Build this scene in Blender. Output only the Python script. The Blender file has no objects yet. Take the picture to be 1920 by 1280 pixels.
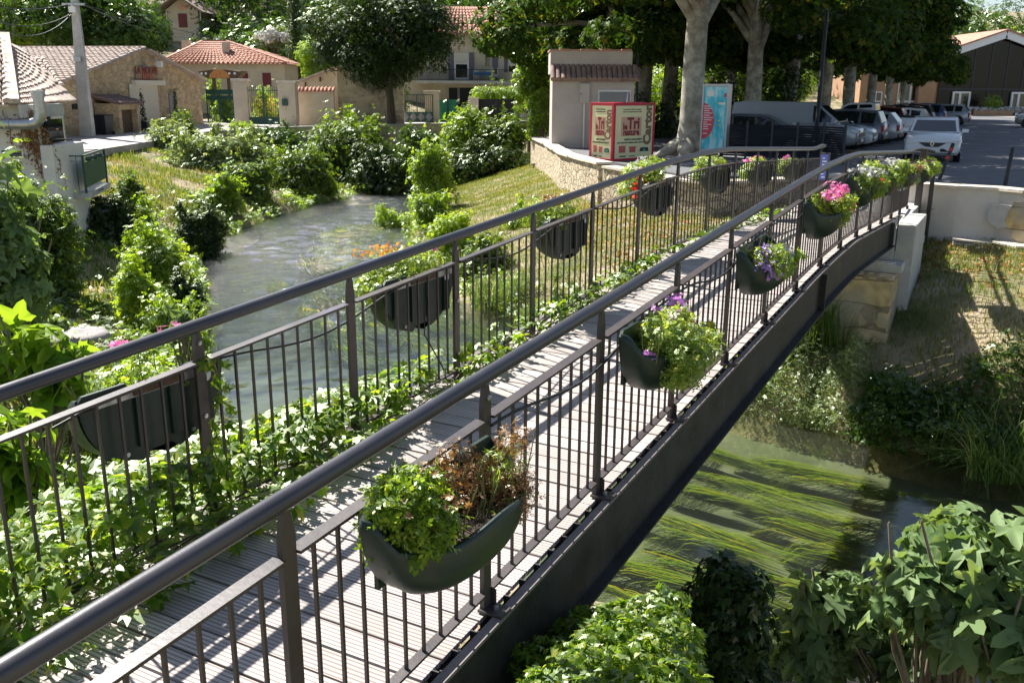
import bpy, bmesh, math, random
import numpy as np
from mathutils import Matrix, Vector
rad = math.radians
SC = bpy.context.scene
COL = SC.collection
# ------------------------------------------------------------------ camera, world, sun
F, PIT, ROLL = 1726.0, 0.26764, 0.005577      # focal length in 1920-px units, downward pitch, roll
cd = bpy.data.cameras.new("camera"); cam = bpy.data.objects.new("camera", cd); COL.objects.link(cam)
cd.sensor_width = 36; cd.lens = F / 1920 * 36; cd.clip_start = 0.05; cd.clip_end = 3000
cam.matrix_world = Matrix.Rotation(math.pi/2 - PIT, 4, 'X') @ Matrix.Rotation(ROLL, 4, 'Z')
SC.camera = cam
SUN_EL, SUN_AZ = rad(47), rad(-43)            # elevation; azimuth clockwise from +Y
w = bpy.data.worlds.new("World"); SC.world = w; w.use_nodes = True
nt = w.node_tree; nt.nodes.clear()
sky = nt.nodes.new('ShaderNodeTexSky'); sky.sky_type = 'NISHITA'; sky.sun_disc = False
sky.sun_elevation = SUN_EL; sky.sun_rotation = SUN_AZ; sky.air_density = 1.0; sky.dust_density = 0.6
bg = nt.nodes.new('ShaderNodeBackground'); bg.inputs[1].default_value = 0.06
wo = nt.nodes.new('ShaderNodeOutputWorld')
hs = nt.nodes.new("ShaderNodeHueSaturation"); hs.inputs["Saturation"].default_value = .85; nt.links.new(sky.outputs[0], hs.inputs["Color"]); nt.links.new(hs.outputs[0], bg.inputs[0]); nt.links.new(bg.outputs[0], wo.inputs[0])
sl = bpy.data.lights.new("sun", 'SUN'); sl.energy = 5.0; sl.angle = rad(0.55); sl.color = (1, .955, .88)
sun = bpy.data.objects.new("sun", sl); COL.objects.link(sun)
sd = Vector((math.sin(SUN_AZ)*math.cos(SUN_EL), math.cos(SUN_AZ)*math.cos(SUN_EL), math.sin(SUN_EL)))
sun.rotation_euler = sd.to_track_quat('Z', 'Y').to_euler()
SC.view_settings.view_transform = 'Standard'; SC.view_settings.look = 'None'
SC.view_settings.gamma = 1; SC.view_settings.exposure = 1.3
SC.render.engine = 'CYCLES'
# ------------------------------------------------------------------ helpers
def ray(px, py):
    x, y = (px-960)/F, (640-py)/F
    c, s = math.cos(ROLL), math.sin(ROLL); x, y = c*x - s*y, s*x + c*y
    cp, sp = math.cos(PIT), math.sin(PIT)
    return Vector((x, cp + y*sp, -sp + y*cp))
def P(px, py, y=None, z=None):                # photograph pixel + known depth or height -> place in the scene
    r = ray(px, py); return r * ((y/r.y) if y is not None else (z/r.z))
def tag(o, label=None, cat=None, group=None, kind=None):
    if label: o['label'] = label
    if cat: o['category'] = cat
    if group: o['group'] = group
    if kind: o['kind'] = kind
    return o
def thing(name, loc, rz=0, label=None, cat=None, group=None):
    o = bpy.data.objects.new(name, None); COL.objects.link(o); o.empty_display_size = .2
    o.location = loc; o.rotation_euler = (0, 0, rz)
    return tag(o, label, cat, group)
def mat4(o): return Matrix.Translation(o.location) @ o.rotation_euler.to_matrix().to_4x4()
def link(name, me, m, parent=None, world=False):
    o = bpy.data.objects.new(name, me); COL.objects.link(o)
    if m is not None and not len(me.materials):
        for k in (m if isinstance(m, (list, tuple)) else [m]): me.materials.append(k)
    if parent:
        o.parent = parent
        if world:
            pm = mat4(parent)
            if parent.parent: pm = Matrix.Identity(4)
            o.matrix_parent_inverse = pm.inverted()
    return o
class MB:
    """collects shapes into one mesh"""
    def __init__(s, M=None): s.v = []; s.f = []; s.mi = []; s.M = M; s.cur = 0; s.sm = []
    def add(s, vs, fs, smooth=False):
        b = len(s.v)
        for p in vs: s.v.append(tuple(s.M @ Vector(p)) if s.M else tuple(p))
        for f in fs: s.f.append([b+i for i in f]); s.mi.append(s.cur); s.sm.append(smooth)
        return s
    def box(s, x0, x1, y0, y1, z0, z1, M=None):
        vs = [(x0,y0,z0),(x1,y0,z0),(x1,y1,z0),(x0,y1,z0),(x0,y0,z1),(x1,y0,z1),(x1,y1,z1),(x0,y1,z1)]
        if M: vs = [M @ Vector(v) for v in vs]
        return s.add(vs, [(0,3,2,1),(4,5,6,7),(0,1,5,4),(1,2,6,5),(2,3,7,6),(3,0,4,7)])
    def prism(s, pts, d):                     # polygon (3-D points) pushed along vector d
        n = len(pts); d = Vector(d); a = [Vector(p) for p in pts]; b = [p+d for p in a]
        return s.add(a+b, [tuple(range(n-1,-1,-1)), tuple(range(n,2*n))] + [(i,(i+1)%n,n+(i+1)%n,n+i) for i in range(n)])
    def tube(s, path, r, n=10, caps=True, sq=1.0):
        path = [Vector(p) for p in path]; m = len(path); rr = r if isinstance(r, (list, tuple)) else [r]*m
        vs = []; up = Vector((0,0,1)); prev = None
        for i, p in enumerate(path):
            t = (path[min(i+1,m-1)] - path[max(i-1,0)]).normalized()
            if prev is None: a = t.cross(up) if abs(t.z) < .95 else t.cross(Vector((1,0,0)))
            else: a = prev - t*prev.dot(t)
            a.normalize(); prev = a.copy(); b = t.cross(a)
            for k in range(n):
                an = 2*math.pi*k/n; vs.append(p + a*math.cos(an)*rr[i] + b*math.sin(an)*rr[i]*sq)
        fs = [(i*n+k, i*n+(k+1)%n, (i+1)*n+(k+1)%n, (i+1)*n+k) for i in range(m-1) for k in range(n)]
        s.add(vs, fs, True)
        if caps: s.add([vs[k] for k in range(n)], [tuple(range(n-1,-1,-1))]); s.add(vs[-n:], [tuple(range(n))])
        return s
    def bar(s, a, b, w, t, up=(0,0,1)):       # rectangular bar a->b, width w sideways, t along up
        a, b = Vector(a), Vector(b); d = (b-a).normalized(); u = Vector(up); sx = d.cross(u).normalized()*w/2; uu = sx.cross(d).normalized()*t/2
        return s.add([a-sx-uu,a+sx-uu,a+sx+uu,a-sx+uu,b-sx-uu,b+sx-uu,b+sx+uu,b-sx+uu],[(0,1,2,3),(7,6,5,4),(0,4,5,1),(1,5,6,2),(2,6,7,3),(3,7,4,0)])
    def disc(s, c, r, nrm=(0,0,1), n=20, ry=None, up=None):
        nrm = Vector(nrm).normalized(); a = (Vector(up) if up else (Vector((0,0,1)) if abs(nrm.z)<.9 else Vector((0,1,0)))).cross(nrm).normalized(); b = nrm.cross(a)
        c = Vector(c); ry = ry or r
        return s.add([c + a*math.cos(2*math.pi*k/n)*r + b*math.sin(2*math.pi*k/n)*ry for k in range(n)], [tuple(range(n))])
    def mesh(s, name):
        me = bpy.data.meshes.new(name); me.from_pydata(s.v, [], s.f)
        me.polygons.foreach_set('material_index', s.mi); me.polygons.foreach_set('use_smooth', s.sm); me.update(); return me
    def build(s, name, m, parent=None, world=True, bevel=0, label=None):
        o = link(name, s.mesh(name), m, parent, world)
        if bevel:
            b = o.modifiers.new('bevel', 'BEVEL'); b.width = bevel; b.segments = 2; b.limit_method = 'ANGLE'
        if label: o['label'] = label
        return o
def npmesh(name, V, Fq, k, smooth=False):
    """V (n,3) array, Fq (m,k) face index array"""
    me = bpy.data.meshes.new(name); V = np.asarray(V, np.float32); Fq = np.asarray(Fq, np.int32)
    me.vertices.add(len(V)); me.vertices.foreach_set('co', V.ravel())
    me.loops.add(Fq.size); me.loops.foreach_set('vertex_index', Fq.ravel())
    me.polygons.add(len(Fq)); me.polygons.foreach_set('loop_start', np.arange(0, Fq.size, k, dtype=np.int32))
    me.polygons.foreach_set('loop_total', np.full(len(Fq), k, np.int32))
    if smooth: me.polygons.foreach_set('use_smooth', np.ones(len(Fq), bool))
    me.update(calc_edges=True); return me
def copy_tree(root, loc, rz=0, label=None, scale=None):
    c = root.copy(); COL.objects.link(c); c.location = loc; c.rotation_euler = (0,0,rz)
    if scale: c.scale = scale if isinstance(scale, tuple) else (scale,)*3
    if label: c['label'] = label
    def rec(a, b):
        for ch in [o for o in a.children]:
            k = ch.copy(); COL.objects.link(k); k.parent = b; k.matrix_parent_inverse = ch.matrix_parent_inverse.copy(); rec(ch, k)
    rec(root, c); return c
# ------------------------------------------------------------------ materials
def M(name, c1, c2=None, sc=5, rough=.8, bump=0, bsc=None, metal=0, c3=None, detail=6, spec=.5, stretch=None, r2=None, lo=.35, hi=.65, space='Object', coat=0):
    m = bpy.data.materials.new(name); m.use_nodes = True; t = m.node_tree; N = t.nodes; L = t.links
    b = N['Principled BSDF']; b.inputs['Roughness'].default_value = rough; b.inputs['Metallic'].default_value = metal
    b.inputs['Specular IOR Level'].default_value = spec; b.inputs['Base Color'].default_value = (*c1, 1)
    b.inputs['Coat Weight'].default_value = coat
    if c2 or bump:
        tc = N.new('ShaderNodeTexCoord'); mp = N.new('ShaderNodeMapping'); L.new(tc.outputs[space], mp.inputs[0])
        if stretch: mp.inputs['Scale'].default_value = stretch
    if c2:
        n = N.new('ShaderNodeTexNoise'); n.inputs['Scale'].default_value = sc; n.inputs['Detail'].default_value = detail; n.inputs['Roughness'].default_value = .65
        L.new(mp.outputs[0], n.inputs[0]); r = N.new('ShaderNodeValToRGB'); L.new(n.outputs[0], r.inputs[0]); e = r.color_ramp.elements
        e[0].position = lo; e[1].position = hi; e[0].color = (*c1, 1); e[1].color = (*c2, 1)
        if c3: q = e.new((lo+hi)/2); q.color = (*c3, 1)
        L.new(r.outputs[0], b.inputs['Base Color'])
        if r2 is not None:
            mr = N.new('ShaderNodeMapRange'); mr.inputs[3].default_value = rough; mr.inputs[4].default_value = r2
            mr.inputs[1].default_value = lo; mr.inputs[2].default_value = hi
            L.new(n.outputs[0], mr.inputs[0]); L.new(mr.outputs[0], b.inputs['Roughness'])
    if bump:
        n2 = N.new('ShaderNodeTexNoise'); n2.inputs['Scale'].default_value = bsc or sc*3; n2.inputs['Detail'].default_value = 8
        L.new(mp.outputs[0], n2.inputs[0]); bp = N.new('ShaderNodeBump'); bp.inputs['Strength'].default_value = min(1, bump); bp.inputs['Distance'].default_value = .02*max(1, bump)
        L.new(n2.outputs[0], bp.inputs['Height']); L.new(bp.outputs[0], b.inputs['Normal'])
    return m
def leafmat(name, ca, cb, cc=None, tr=.45, gloss=.12, grough=.5, tint=(2.1, 2.0, .8)):
    """leaf: diffuse + translucent + a little gloss, colour varied leaf by leaf"""
    m = bpy.data.materials.new(name); m.use_nodes = True; t = m.node_tree; N = t.nodes; L = t.links; N.clear()
    g = N.new('ShaderNodeNewGeometry'); r = N.new('ShaderNodeValToRGB'); L.new(g.outputs['Random Per Island'], r.inputs[0])
    e = r.color_ramp.elements; e[0].color = (*ca, 1); e[1].color = (*cb, 1); e[0].position = .05; e[1].position = .8
    if cc: q = e.new(.97); q.color = (*cc, 1)
    d = N.new('ShaderNodeBsdfDiffuse'); L.new(r.outputs[0], d.inputs[0])
    mu = N.new('ShaderNodeMix'); mu.data_type = 'RGBA'; mu.blend_type = 'MULTIPLY'; mu.inputs[0].default_value = 1
    L.new(r.outputs[0], mu.inputs[6]); mu.inputs[7].default_value = (*tint, 1); mu.clamp_result = False
    tl = N.new('ShaderNodeBsdfTranslucent'); L.new(mu.outputs[2], tl.inputs[0])
    m1 = N.new('ShaderNodeMixShader'); m1.inputs[0].default_value = tr; L.new(d.outputs[0], m1.inputs[1]); L.new(tl.outputs[0], m1.inputs[2])
    gl = N.new('ShaderNodeBsdfGlossy'); gl.inputs['Roughness'].default_value = grough; gl.inputs[0].default_value = (.45,.5,.4,1)
    fr = N.new('ShaderNodeFresnel'); fr.inputs[0].default_value = 1.42; mm = N.new('ShaderNodeMath'); mm.operation = 'MULTIPLY_ADD'; mm.inputs[1].default_value = .2; mm.inputs[2].default_value = gloss*.06
    L.new(fr.outputs[0], mm.inputs[0])
    m2 = N.new('ShaderNodeMixShader'); L.new(mm.outputs[0], m2.inputs[0]); L.new(m1.outputs[0], m2.inputs[1]); L.new(gl.outputs[0], m2.inputs[2])
    o = N.new('ShaderNodeOutputMaterial'); L.new(m2.outputs[0], o.inputs[0]); return m
def nodes(m): return m.node_tree.nodes, m.node_tree.links
LF = dict(
 mid=leafmat('leaf mid green', (.04,.085,.011), (.1,.165,.024), (.2,.24,.03), tr=.5),
 lite=leafmat('leaf light green', (.09,.17,.018), (.2,.3,.035), (.32,.36,.05), tr=.55),
 lime=leafmat('leaf lime', (.2,.32,.02), (.36,.46,.035), (.42,.48,.04), tr=.55, tint=(1.5,1.5,.8)),
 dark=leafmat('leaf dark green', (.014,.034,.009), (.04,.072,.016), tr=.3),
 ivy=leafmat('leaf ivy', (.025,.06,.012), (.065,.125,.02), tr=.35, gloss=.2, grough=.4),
 pale=leafmat('leaf grey green', (.11,.16,.06), (.21,.27,.12), (.3,.33,.2), tr=.4),
 plane=leafmat('leaf plane tree', (.022,.05,.01), (.05,.09,.016), (.14,.14,.02), tr=.4, tint=(1.9,2.0,.6)),
 vine=leafmat('leaf creeper', (.06,.13,.014), (.17,.27,.028), (.32,.34,.05), tr=.5, gloss=.18),
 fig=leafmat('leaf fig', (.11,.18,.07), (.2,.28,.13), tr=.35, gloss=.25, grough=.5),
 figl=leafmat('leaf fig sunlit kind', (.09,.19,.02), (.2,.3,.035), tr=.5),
 reed=leafmat('leaf reed', (.06,.12,.02), (.14,.22,.05), (.35,.36,.2), tr=.35, gloss=.2),
 grass=leafmat('grass blade', (.07,.12,.025), (.16,.2,.05), (.38,.32,.15), tr=.4),
 dry=leafmat('grass blade dry', (.2,.18,.07), (.38,.31,.16), (.5,.4,.25), tr=.3),
 fallen=leafmat('fallen leaf', (.35,.15,.05), (.55,.3,.14), (.62,.42,.25), tr=.15),
 plant=leafmat('bedding plant leaf', (.12,.2,.03), (.26,.35,.07), (.4,.4,.13), tr=.45),
 brown=leafmat('withered leaf', (.16,.07,.035), (.32,.17,.08), (.4,.27,.14), tr=.25),
 pink=leafmat('petal pink', (.75,.12,.4), (.9,.3,.55), tr=.3, tint=(1,1,1)),
 purple=leafmat('petal purple', (.35,.2,.65), (.6,.35,.8), tr=.3, tint=(1,1,1)),
 mauve=leafmat('petal mauve', (.65,.2,.7), (.8,.35,.8), tr=.3, tint=(1,1,1)),
 red=leafmat('petal red', (.6,.01,.015), (.8,.05,.03), tr=.3, tint=(1,1,1)),
 orange=leafmat('petal orange', (.85,.2,.01), (.9,.4,.02), tr=.3, tint=(1,1,1)),
 yellow=leafmat('petal yellow', (.85,.65,.05), (.9,.8,.2), tr=.3, tint=(1,1,1)),
 white=leafmat('petal white', (.55,.53,.5), (.68,.68,.66), tr=.3, tint=(1,1,1)),
 weed=leafmat('river weed', (.12,.2,.008), (.28,.34,.015), (.45,.36,.02), tr=.3, gloss=.1),
)
T = dict(
 steel=M('brown painted steel', (.035,.027,.026), (.055,.043,.042), 3, .40, .05, 45, spec=.6, r2=.48),
 rail=M('dark grey handrail paint', (.03,.029,.036), (.046,.043,.052), 3, .34, .03, 60, spec=.6, r2=.4),
 web=M('girder steel', (.014,.013,.013), (.045,.043,.04), 2.2, .5, .2, 30, spec=.4, r2=.75),
 flange=M('flange paint with sunlight', (.13,.11,.105), (.22,.19,.18), 4, .5, .1, 40),  # lighter than the girder steel: sunlight on its top put into the colour
 edgeshade=M('rail shade paint', (.03,.026,.026), rough=.6),  # dark colour stands for the bottom rail's shade on the boards
 bolt=M('zinc bolt', (.6,.6,.6), rough=.3, metal=.9),
 galv=M('galvanised metal', (.4,.41,.43), (.52,.53,.55), 9, .35, metal=.75),
 plastic=M('dark green plastic', (.006,.02,.016), (.012,.03,.024), 6, .38, .1, 40, spec=.5, r2=.5),
 soil=M('soil', (.03,.02,.012), (.06,.04,.025), 20, .95, .6),
 stem=M('green stem', (.12,.16,.04), (.2,.16,.06), 8, .8),
 bark=M('bark', (.06,.045,.032), (.13,.1,.07), 8, .95, .8, 20, stretch=(1,1,.3)),
 planebark=M('plane tree bark', (.2,.18,.14), (.42,.4,.33), 2.2, .9, .4, 14, c3=(.3,.29,.23), lo=.4, hi=.6),
 plaster=M('cream plaster', (.5,.42,.3), (.6,.52,.4), 1.2, .9, .25, 25),
 white=M('white render', (.62,.58,.52), (.74,.71,.66), 1.5, .9, .4, 12),
 kiosk=M('beige render', (.42,.37,.34), (.48,.43,.39), 1.3, .9, .2, 40),
 cream=M('cream shutter', (.62,.58,.48), rough=.6),
 concrete=M('concrete', (.4,.39,.36), (.52,.51,.48), 3, .85, .3, 30),
 dark=M('dark void', (.012,.012,.013), rough=.7),
 green=M('dark green metal', (.008,.05,.04), (.015,.075,.06), 4, .45),
 greennet=M('green netting', (.02,.16,.09), (.03,.24,.14), 30, .8),
 maroon=M('maroon paint', (.14,.012,.02), rough=.5),
 wood=M('weathered brown wood', (.07,.04,.025), (.13,.08,.05), 6, .8, .3),
 shutter=M('grey violet shutter', (.13,.12,.15), rough=.6),
 asphalt=M('asphalt', (.1,.1,.11), (.15,.15,.16), 1.1, .9, .25, 90),
 road=M('pale lane asphalt', (.36,.33,.33), (.46,.43,.42), 1.4, .9, .2, 70),
 paint=M('road paint', (.7,.7,.7), rough=.7),
 black=M('black painted metal', (.012,.012,.014), rough=.4),
 anth=M('anthracite slats', (.02,.023,.035), rough=.45),
 alu=M('brushed aluminium', (.45,.45,.47), rough=.4, metal=.6),
 redp=M('red frame paint', (.45,.012,.035), rough=.45),
 yel=M('pale yellow panel', (.72,.66,.36), (.76,.7,.42), 2, .5),
 tan=M('tan print', (.62,.36,.24), rough=.5), dred=M('dark red print', (.22,.015,.02), rough=.5), brn=M('brown print', (.16,.12,.08), (.28,.15,.07), 8, .5), pred=M('pale red print', (.5,.1,.09), rough=.5), blk=M('black print', (.02,.02,.02), rough=.5), grn=M('green print', (.05,.35,.2), rough=.5),
 wht=M('white paint', (.78,.78,.76), rough=.5), ylw=M('yellow print', (.8,.7,.08), rough=.5),
 rubber=M('black rubber', (.012,.012,.012), rough=.75),
 ochre=M('ochre render', (.36,.21,.12), (.42,.26,.16), 2, .85),
 stonecap=M('pale stone coping', (.5,.43,.34), (.68,.62,.52), 3, .9, .4, 30),
 grey=M('grey metal door', (.2,.21,.22), rough=.5),
 cable=M('black cable', (.01,.01,.01), rough=.5), blue=M('blue cloth', (.03,.2,.45), rough=.8),
 bluesign=M('blue sign', (.12,.15,.5), rough=.4),
)
def glass_mat():
    m = bpy.data.materials.new('dark glass'); m.use_nodes = True; b = m.node_tree.nodes['Principled BSDF']
    b.inputs['Base Color'].default_value = (.012,.014,.016,1); b.inputs['Roughness'].default_value = .04; b.inputs['Specular IOR Level'].default_value = .9; return m
T['glass'] = glass_mat()
def stone_mat(name, ca, cb, mortar, scale, stretch=(1,1,1.5), bump=1.0, big=None):
    """rubble masonry: voronoi stones with mortar joints"""
    m = M(name, ca); N, L = nodes(m); b = N['Principled BSDF']; b.inputs['Roughness'].default_value = .92
    tc = N.new('ShaderNodeTexCoord'); mp = N.new('ShaderNodeMapping'); mp.inputs['Scale'].default_value = stretch; L.new(tc.outputs['Object'], mp.inputs[0])
    ns = N.new('ShaderNodeTexNoise'); ns.inputs['Scale'].default_value = scale*.8; L.new(mp.outputs[0], ns.inputs[0])
    ad = N.new('ShaderNodeVectorMath'); ad.operation = 'MULTIPLY_ADD'; ad.inputs[1].default_value = (.25/scale*2,)*3; L.new(ns.outputs['Color'], ad.inputs[0]); L.new(mp.outputs[0], ad.inputs[2])
    v = N.new('ShaderNodeTexVoronoi'); v.feature = 'DISTANCE_TO_EDGE'; v.inputs['Scale'].default_value = scale; L.new(ad.outputs[0], v.inputs[0])
    v2 = N.new('ShaderNodeTexVoronoi'); v2.inputs['Scale'].default_value = scale; L.new(ad.outputs[0], v2.inputs[0])
    sp = N.new('ShaderNodeSeparateColor'); L.new(v2.outputs['Color'], sp.inputs[0])
    r = N.new('ShaderNodeValToRGB'); L.new(sp.outputs[0], r.inputs[0]); r.color_ramp.elements[0].color = (*ca,1); r.color_ramp.elements[1].color = (*cb,1)
    n3 = N.new('ShaderNodeTexNoise'); n3.inputs['Scale'].default_value = scale*4; n3.inputs['Detail'].default_value = 8; L.new(mp.outputs[0], n3.inputs[0])
    mx0 = N.new('ShaderNodeMix'); mx0.data_type = 'RGBA'; mx0.blend_type = 'OVERLAY'; mx0.inputs[0].default_value = .6; L.new(r.outputs[0], mx0.inputs[6]); L.new(n3.outputs[0], mx0.inputs[7])
    mr = N.new('ShaderNodeMapRange'); mr.inputs[1].default_value = .02; mr.inputs[2].default_value = .09; L.new(v.outputs[0], mr.inputs[0])
    mx = N.new('ShaderNodeMix'); mx.data_type = 'RGBA'; L.new(mr.outputs[0], mx.inputs[0]); mx.inputs[6].default_value = (*mortar,1); L.new(mx0.outputs[2], mx.inputs[7])
    L.new(mx.outputs[2], b.inputs['Base Color'])
    a2 = N.new('ShaderNodeMath'); a2.operation = 'MULTIPLY_ADD'; a2.inputs[1].default_value = .35; L.new(n3.outputs[0], a2.inputs[0]); L.new(mr.outputs[0], a2.inputs[2])
    bp = N.new('ShaderNodeBump'); bp.inputs['Strength'].default_value = bump; bp.inputs['Distance'].default_value = .05; L.new(a2.outputs[0], bp.inputs['Height']); L.new(bp.outputs[0], b.inputs['Normal'])
    return m
T['rubble'] = stone_mat('rubble wall', (.42,.34,.22), (.56,.47,.33), (.34,.28,.2), 3.2)
T['barnstone'] = stone_mat('ochre rubble stone', (.36,.26,.15), (.58,.45,.28), (.5,.39,.25), 2.2, bump=.8)
T['dstone'] = stone_mat('dark damp stone', (.1,.085,.06), (.2,.17,.12), (.07,.06,.045), 2.5)
def ashlar_mat():
    m = M('ashlar abutment', (.4,.3,.14)); N, L = nodes(m); b = N['Principled BSDF']; b.inputs['Roughness'].default_value = .92
    tc = N.new('ShaderNodeTexCoord'); sx = N.new('ShaderNodeSeparateXYZ'); L.new(tc.outputs['Object'], sx.inputs[0])
    u = N.new('ShaderNodeMath'); u.operation = 'MULTIPLY_ADD'; u.inputs[1].default_value = .55; L.new(sx.outputs[0], u.inputs[0]); L.new(sx.outputs[1], u.inputs[2])
    cb = N.new('ShaderNodeCombineXYZ'); L.new(u.outputs[0], cb.inputs[0]); L.new(sx.outputs[2], cb.inputs[1])
    n = N.new('ShaderNodeTexNoise'); n.inputs['Scale'].default_value = 2.2; L.new(tc.outputs['Object'], n.inputs[0]); va = N.new('ShaderNodeVectorMath'); va.operation = 'MULTIPLY_ADD'; va.inputs[1].default_value = (.16,.12,0); L.new(n.outputs['Color'], va.inputs[0]); L.new(cb.outputs[0], va.inputs[2])
    br = N.new('ShaderNodeTexBrick'); L.new(va.outputs[0], br.inputs[0]); br.inputs['Scale'].default_value = 1; br.inputs['Brick Width'].default_value = .62; br.inputs['Row Height'].default_value = .40; br.inputs['Mortar Size'].default_value = .012; br.inputs['Mortar Smooth'].default_value = .6
    br.inputs['Color1'].default_value = (.5,.36,.15,1); br.inputs['Color2'].default_value = (.42,.36,.26,1); br.inputs['Mortar'].default_value = (.22,.18,.12,1)
    n2 = N.new('ShaderNodeTexNoise'); n2.inputs['Scale'].default_value = 6; n2.inputs['Detail'].default_value = 10; L.new(tc.outputs['Object'], n2.inputs[0])
    mx = N.new('ShaderNodeMix'); mx.data_type = 'RGBA'; mx.blend_type = 'OVERLAY'; mx.inputs[0].default_value = .75; L.new(br.outputs[0], mx.inputs[6]); L.new(n2.outputs[0], mx.inputs[7])
    n4 = N.new('ShaderNodeTexNoise'); n4.inputs['Scale'].default_value = 1.1; n4.inputs['Detail'].default_value = 5; L.new(tc.outputs['Object'], n4.inputs[0]); r = N.new('ShaderNodeValToRGB'); r.color_ramp.elements[0].position = .45; r.color_ramp.elements[1].position = .62; L.new(n4.outputs[0], r.inputs[0])
    m2 = N.new('ShaderNodeMix'); m2.data_type = 'RGBA'; L.new(r.outputs[0], m2.inputs[0]); L.new(mx.outputs[2], m2.inputs[6]); m2.inputs[7].default_value = (.36,.33,.27,1); L.new(m2.outputs[2], b.inputs['Base Color'])
    ad = N.new('ShaderNodeMath'); ad.operation = 'MULTIPLY_ADD'; ad.inputs[1].default_value = -1.2; L.new(br.outputs['Fac'], ad.inputs[0]); L.new(n2.outputs[0], ad.inputs[2])
    bp = N.new('ShaderNodeBump'); bp.inputs['Strength'].default_value = .8; bp.inputs['Distance'].default_value = .03; L.new(ad.outputs[0], bp.inputs['Height']); L.new(bp.outputs[0], b.inputs['Normal']); return m
T['ashlar'] = ashlar_mat()
T['hallglass'] = M('tinted hall glass', (.008,.007,.008), rough=.12, spec=.25)
def tile_mat(name, ca, cb):
    return M(name, ca, cb, 3.5, .9, .3, 25, c3=tuple((a+b)/2 for a, b in zip(ca, cb)))
T['tile'] = tile_mat('weathered roof tile', (.36,.27,.22), (.58,.5,.44))
T['redtile'] = tile_mat('red roof tile', (.34,.15,.1), (.52,.3,.22))
T['browntile'] = tile_mat('brown roof tile', (.16,.11,.1), (.3,.2,.17))
def stain_mat():
    m = M('stained plaster', (.5,.42,.28), (.62,.55,.4), .9, .92, .3, 18); N, L = nodes(m); b = N['Principled BSDF']
    src = b.inputs['Base Color'].links[0].from_socket; n = N.new('ShaderNodeTexNoise'); n.inputs['Scale'].default_value = .55; n.inputs['Detail'].default_value = 9; n.inputs['Roughness'].default_value = .7
    tc = N.new('ShaderNodeTexCoord'); mp = N.new('ShaderNodeMapping'); mp.inputs['Scale'].default_value = (1,1,1.6); L.new(tc.outputs['Object'], mp.inputs[0]); L.new(mp.outputs[0], n.inputs[0])
    r = N.new('ShaderNodeValToRGB'); r.color_ramp.elements[0].position = .48; r.color_ramp.elements[1].position = .66; L.new(n.outputs[0], r.inputs[0])
    mx = N.new('ShaderNodeMix'); mx.data_type = 'RGBA'; L.new(r.outputs[0], mx.inputs[0]); L.new(src, mx.inputs[6]); mx.inputs[7].default_value = (.16,.13,.11,1); L.new(mx.outputs[2], b.inputs['Base Color']); return m
T['stain'] = stain_mat()
# ------------------------------------------------------------------ terrain
WZ = -4.95
KW = 4.95/5.2                                 # bank lines were measured for a water level of -5.2: slide them along the sight lines
LB = [(-6,50),(-8.6,43.8),(-9.4,40.4),(-10.1,36.3),(-10.0,31.7),(-9.9,28.6),(-8.5,24.9),(-7.0,20.7),(-5.9,17),(-4.7,14.3),(-2.8,11.8),(-.5,9.6),(1.2,8.5),(3.5,7.4),(6,6.4),(9,5.4),(14,3.8),(24,1)]
RB = [(-3.0,50),(-4.0,44),(-4.3,39.7),(-3.8,32.5),(-2.1,27.5),(-1.3,22.6),(0,21.2),(1.3,19.6),(2.4,17.2),(3.6,14.9),(4.6,14),(5.3,13.5),(5.8,12.9),(7.1,12),(10,10.8),(15,9.2),(26,6)]
MID = [(-5,52),(-6.6,43),(-7.0,38),(-7.0,32),(-6.0,27),(-4.3,22.5),(-2.2,17.5),(.1,14),(2.5,11.6),(5.5,9.7),(9,8.2),(14,6.4),(25,3.5)]
LB, RB, MID = [[(x*KW, y*KW) for x, y in q] for q in (LB, RB, MID)]
def ks(z): return 1-(1-KW)*min(1, max(0, (-z-3.05)/1.2))
CP = [(x,y,WZ-.02) for x,y in LB+RB] + [(x,y,WZ-.9) for x,y in MID]
for (a, b_) in ((LB, -1), (RB, 1)):           # low bank lips just outside the water line
    for (x, y), (x2, y2) in zip(a[1:-1], a[2:]):
        dx, dy = x2-x, y2-y; l = math.hypot(dx, dy); nx, ny = (dy/l, -dx/l) if b_ < 0 else (-dy/l, dx/l)
        CP.append((x+nx*.5, y+ny*.5, WZ+(.32 if b_ < 0 else .28)))
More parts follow.
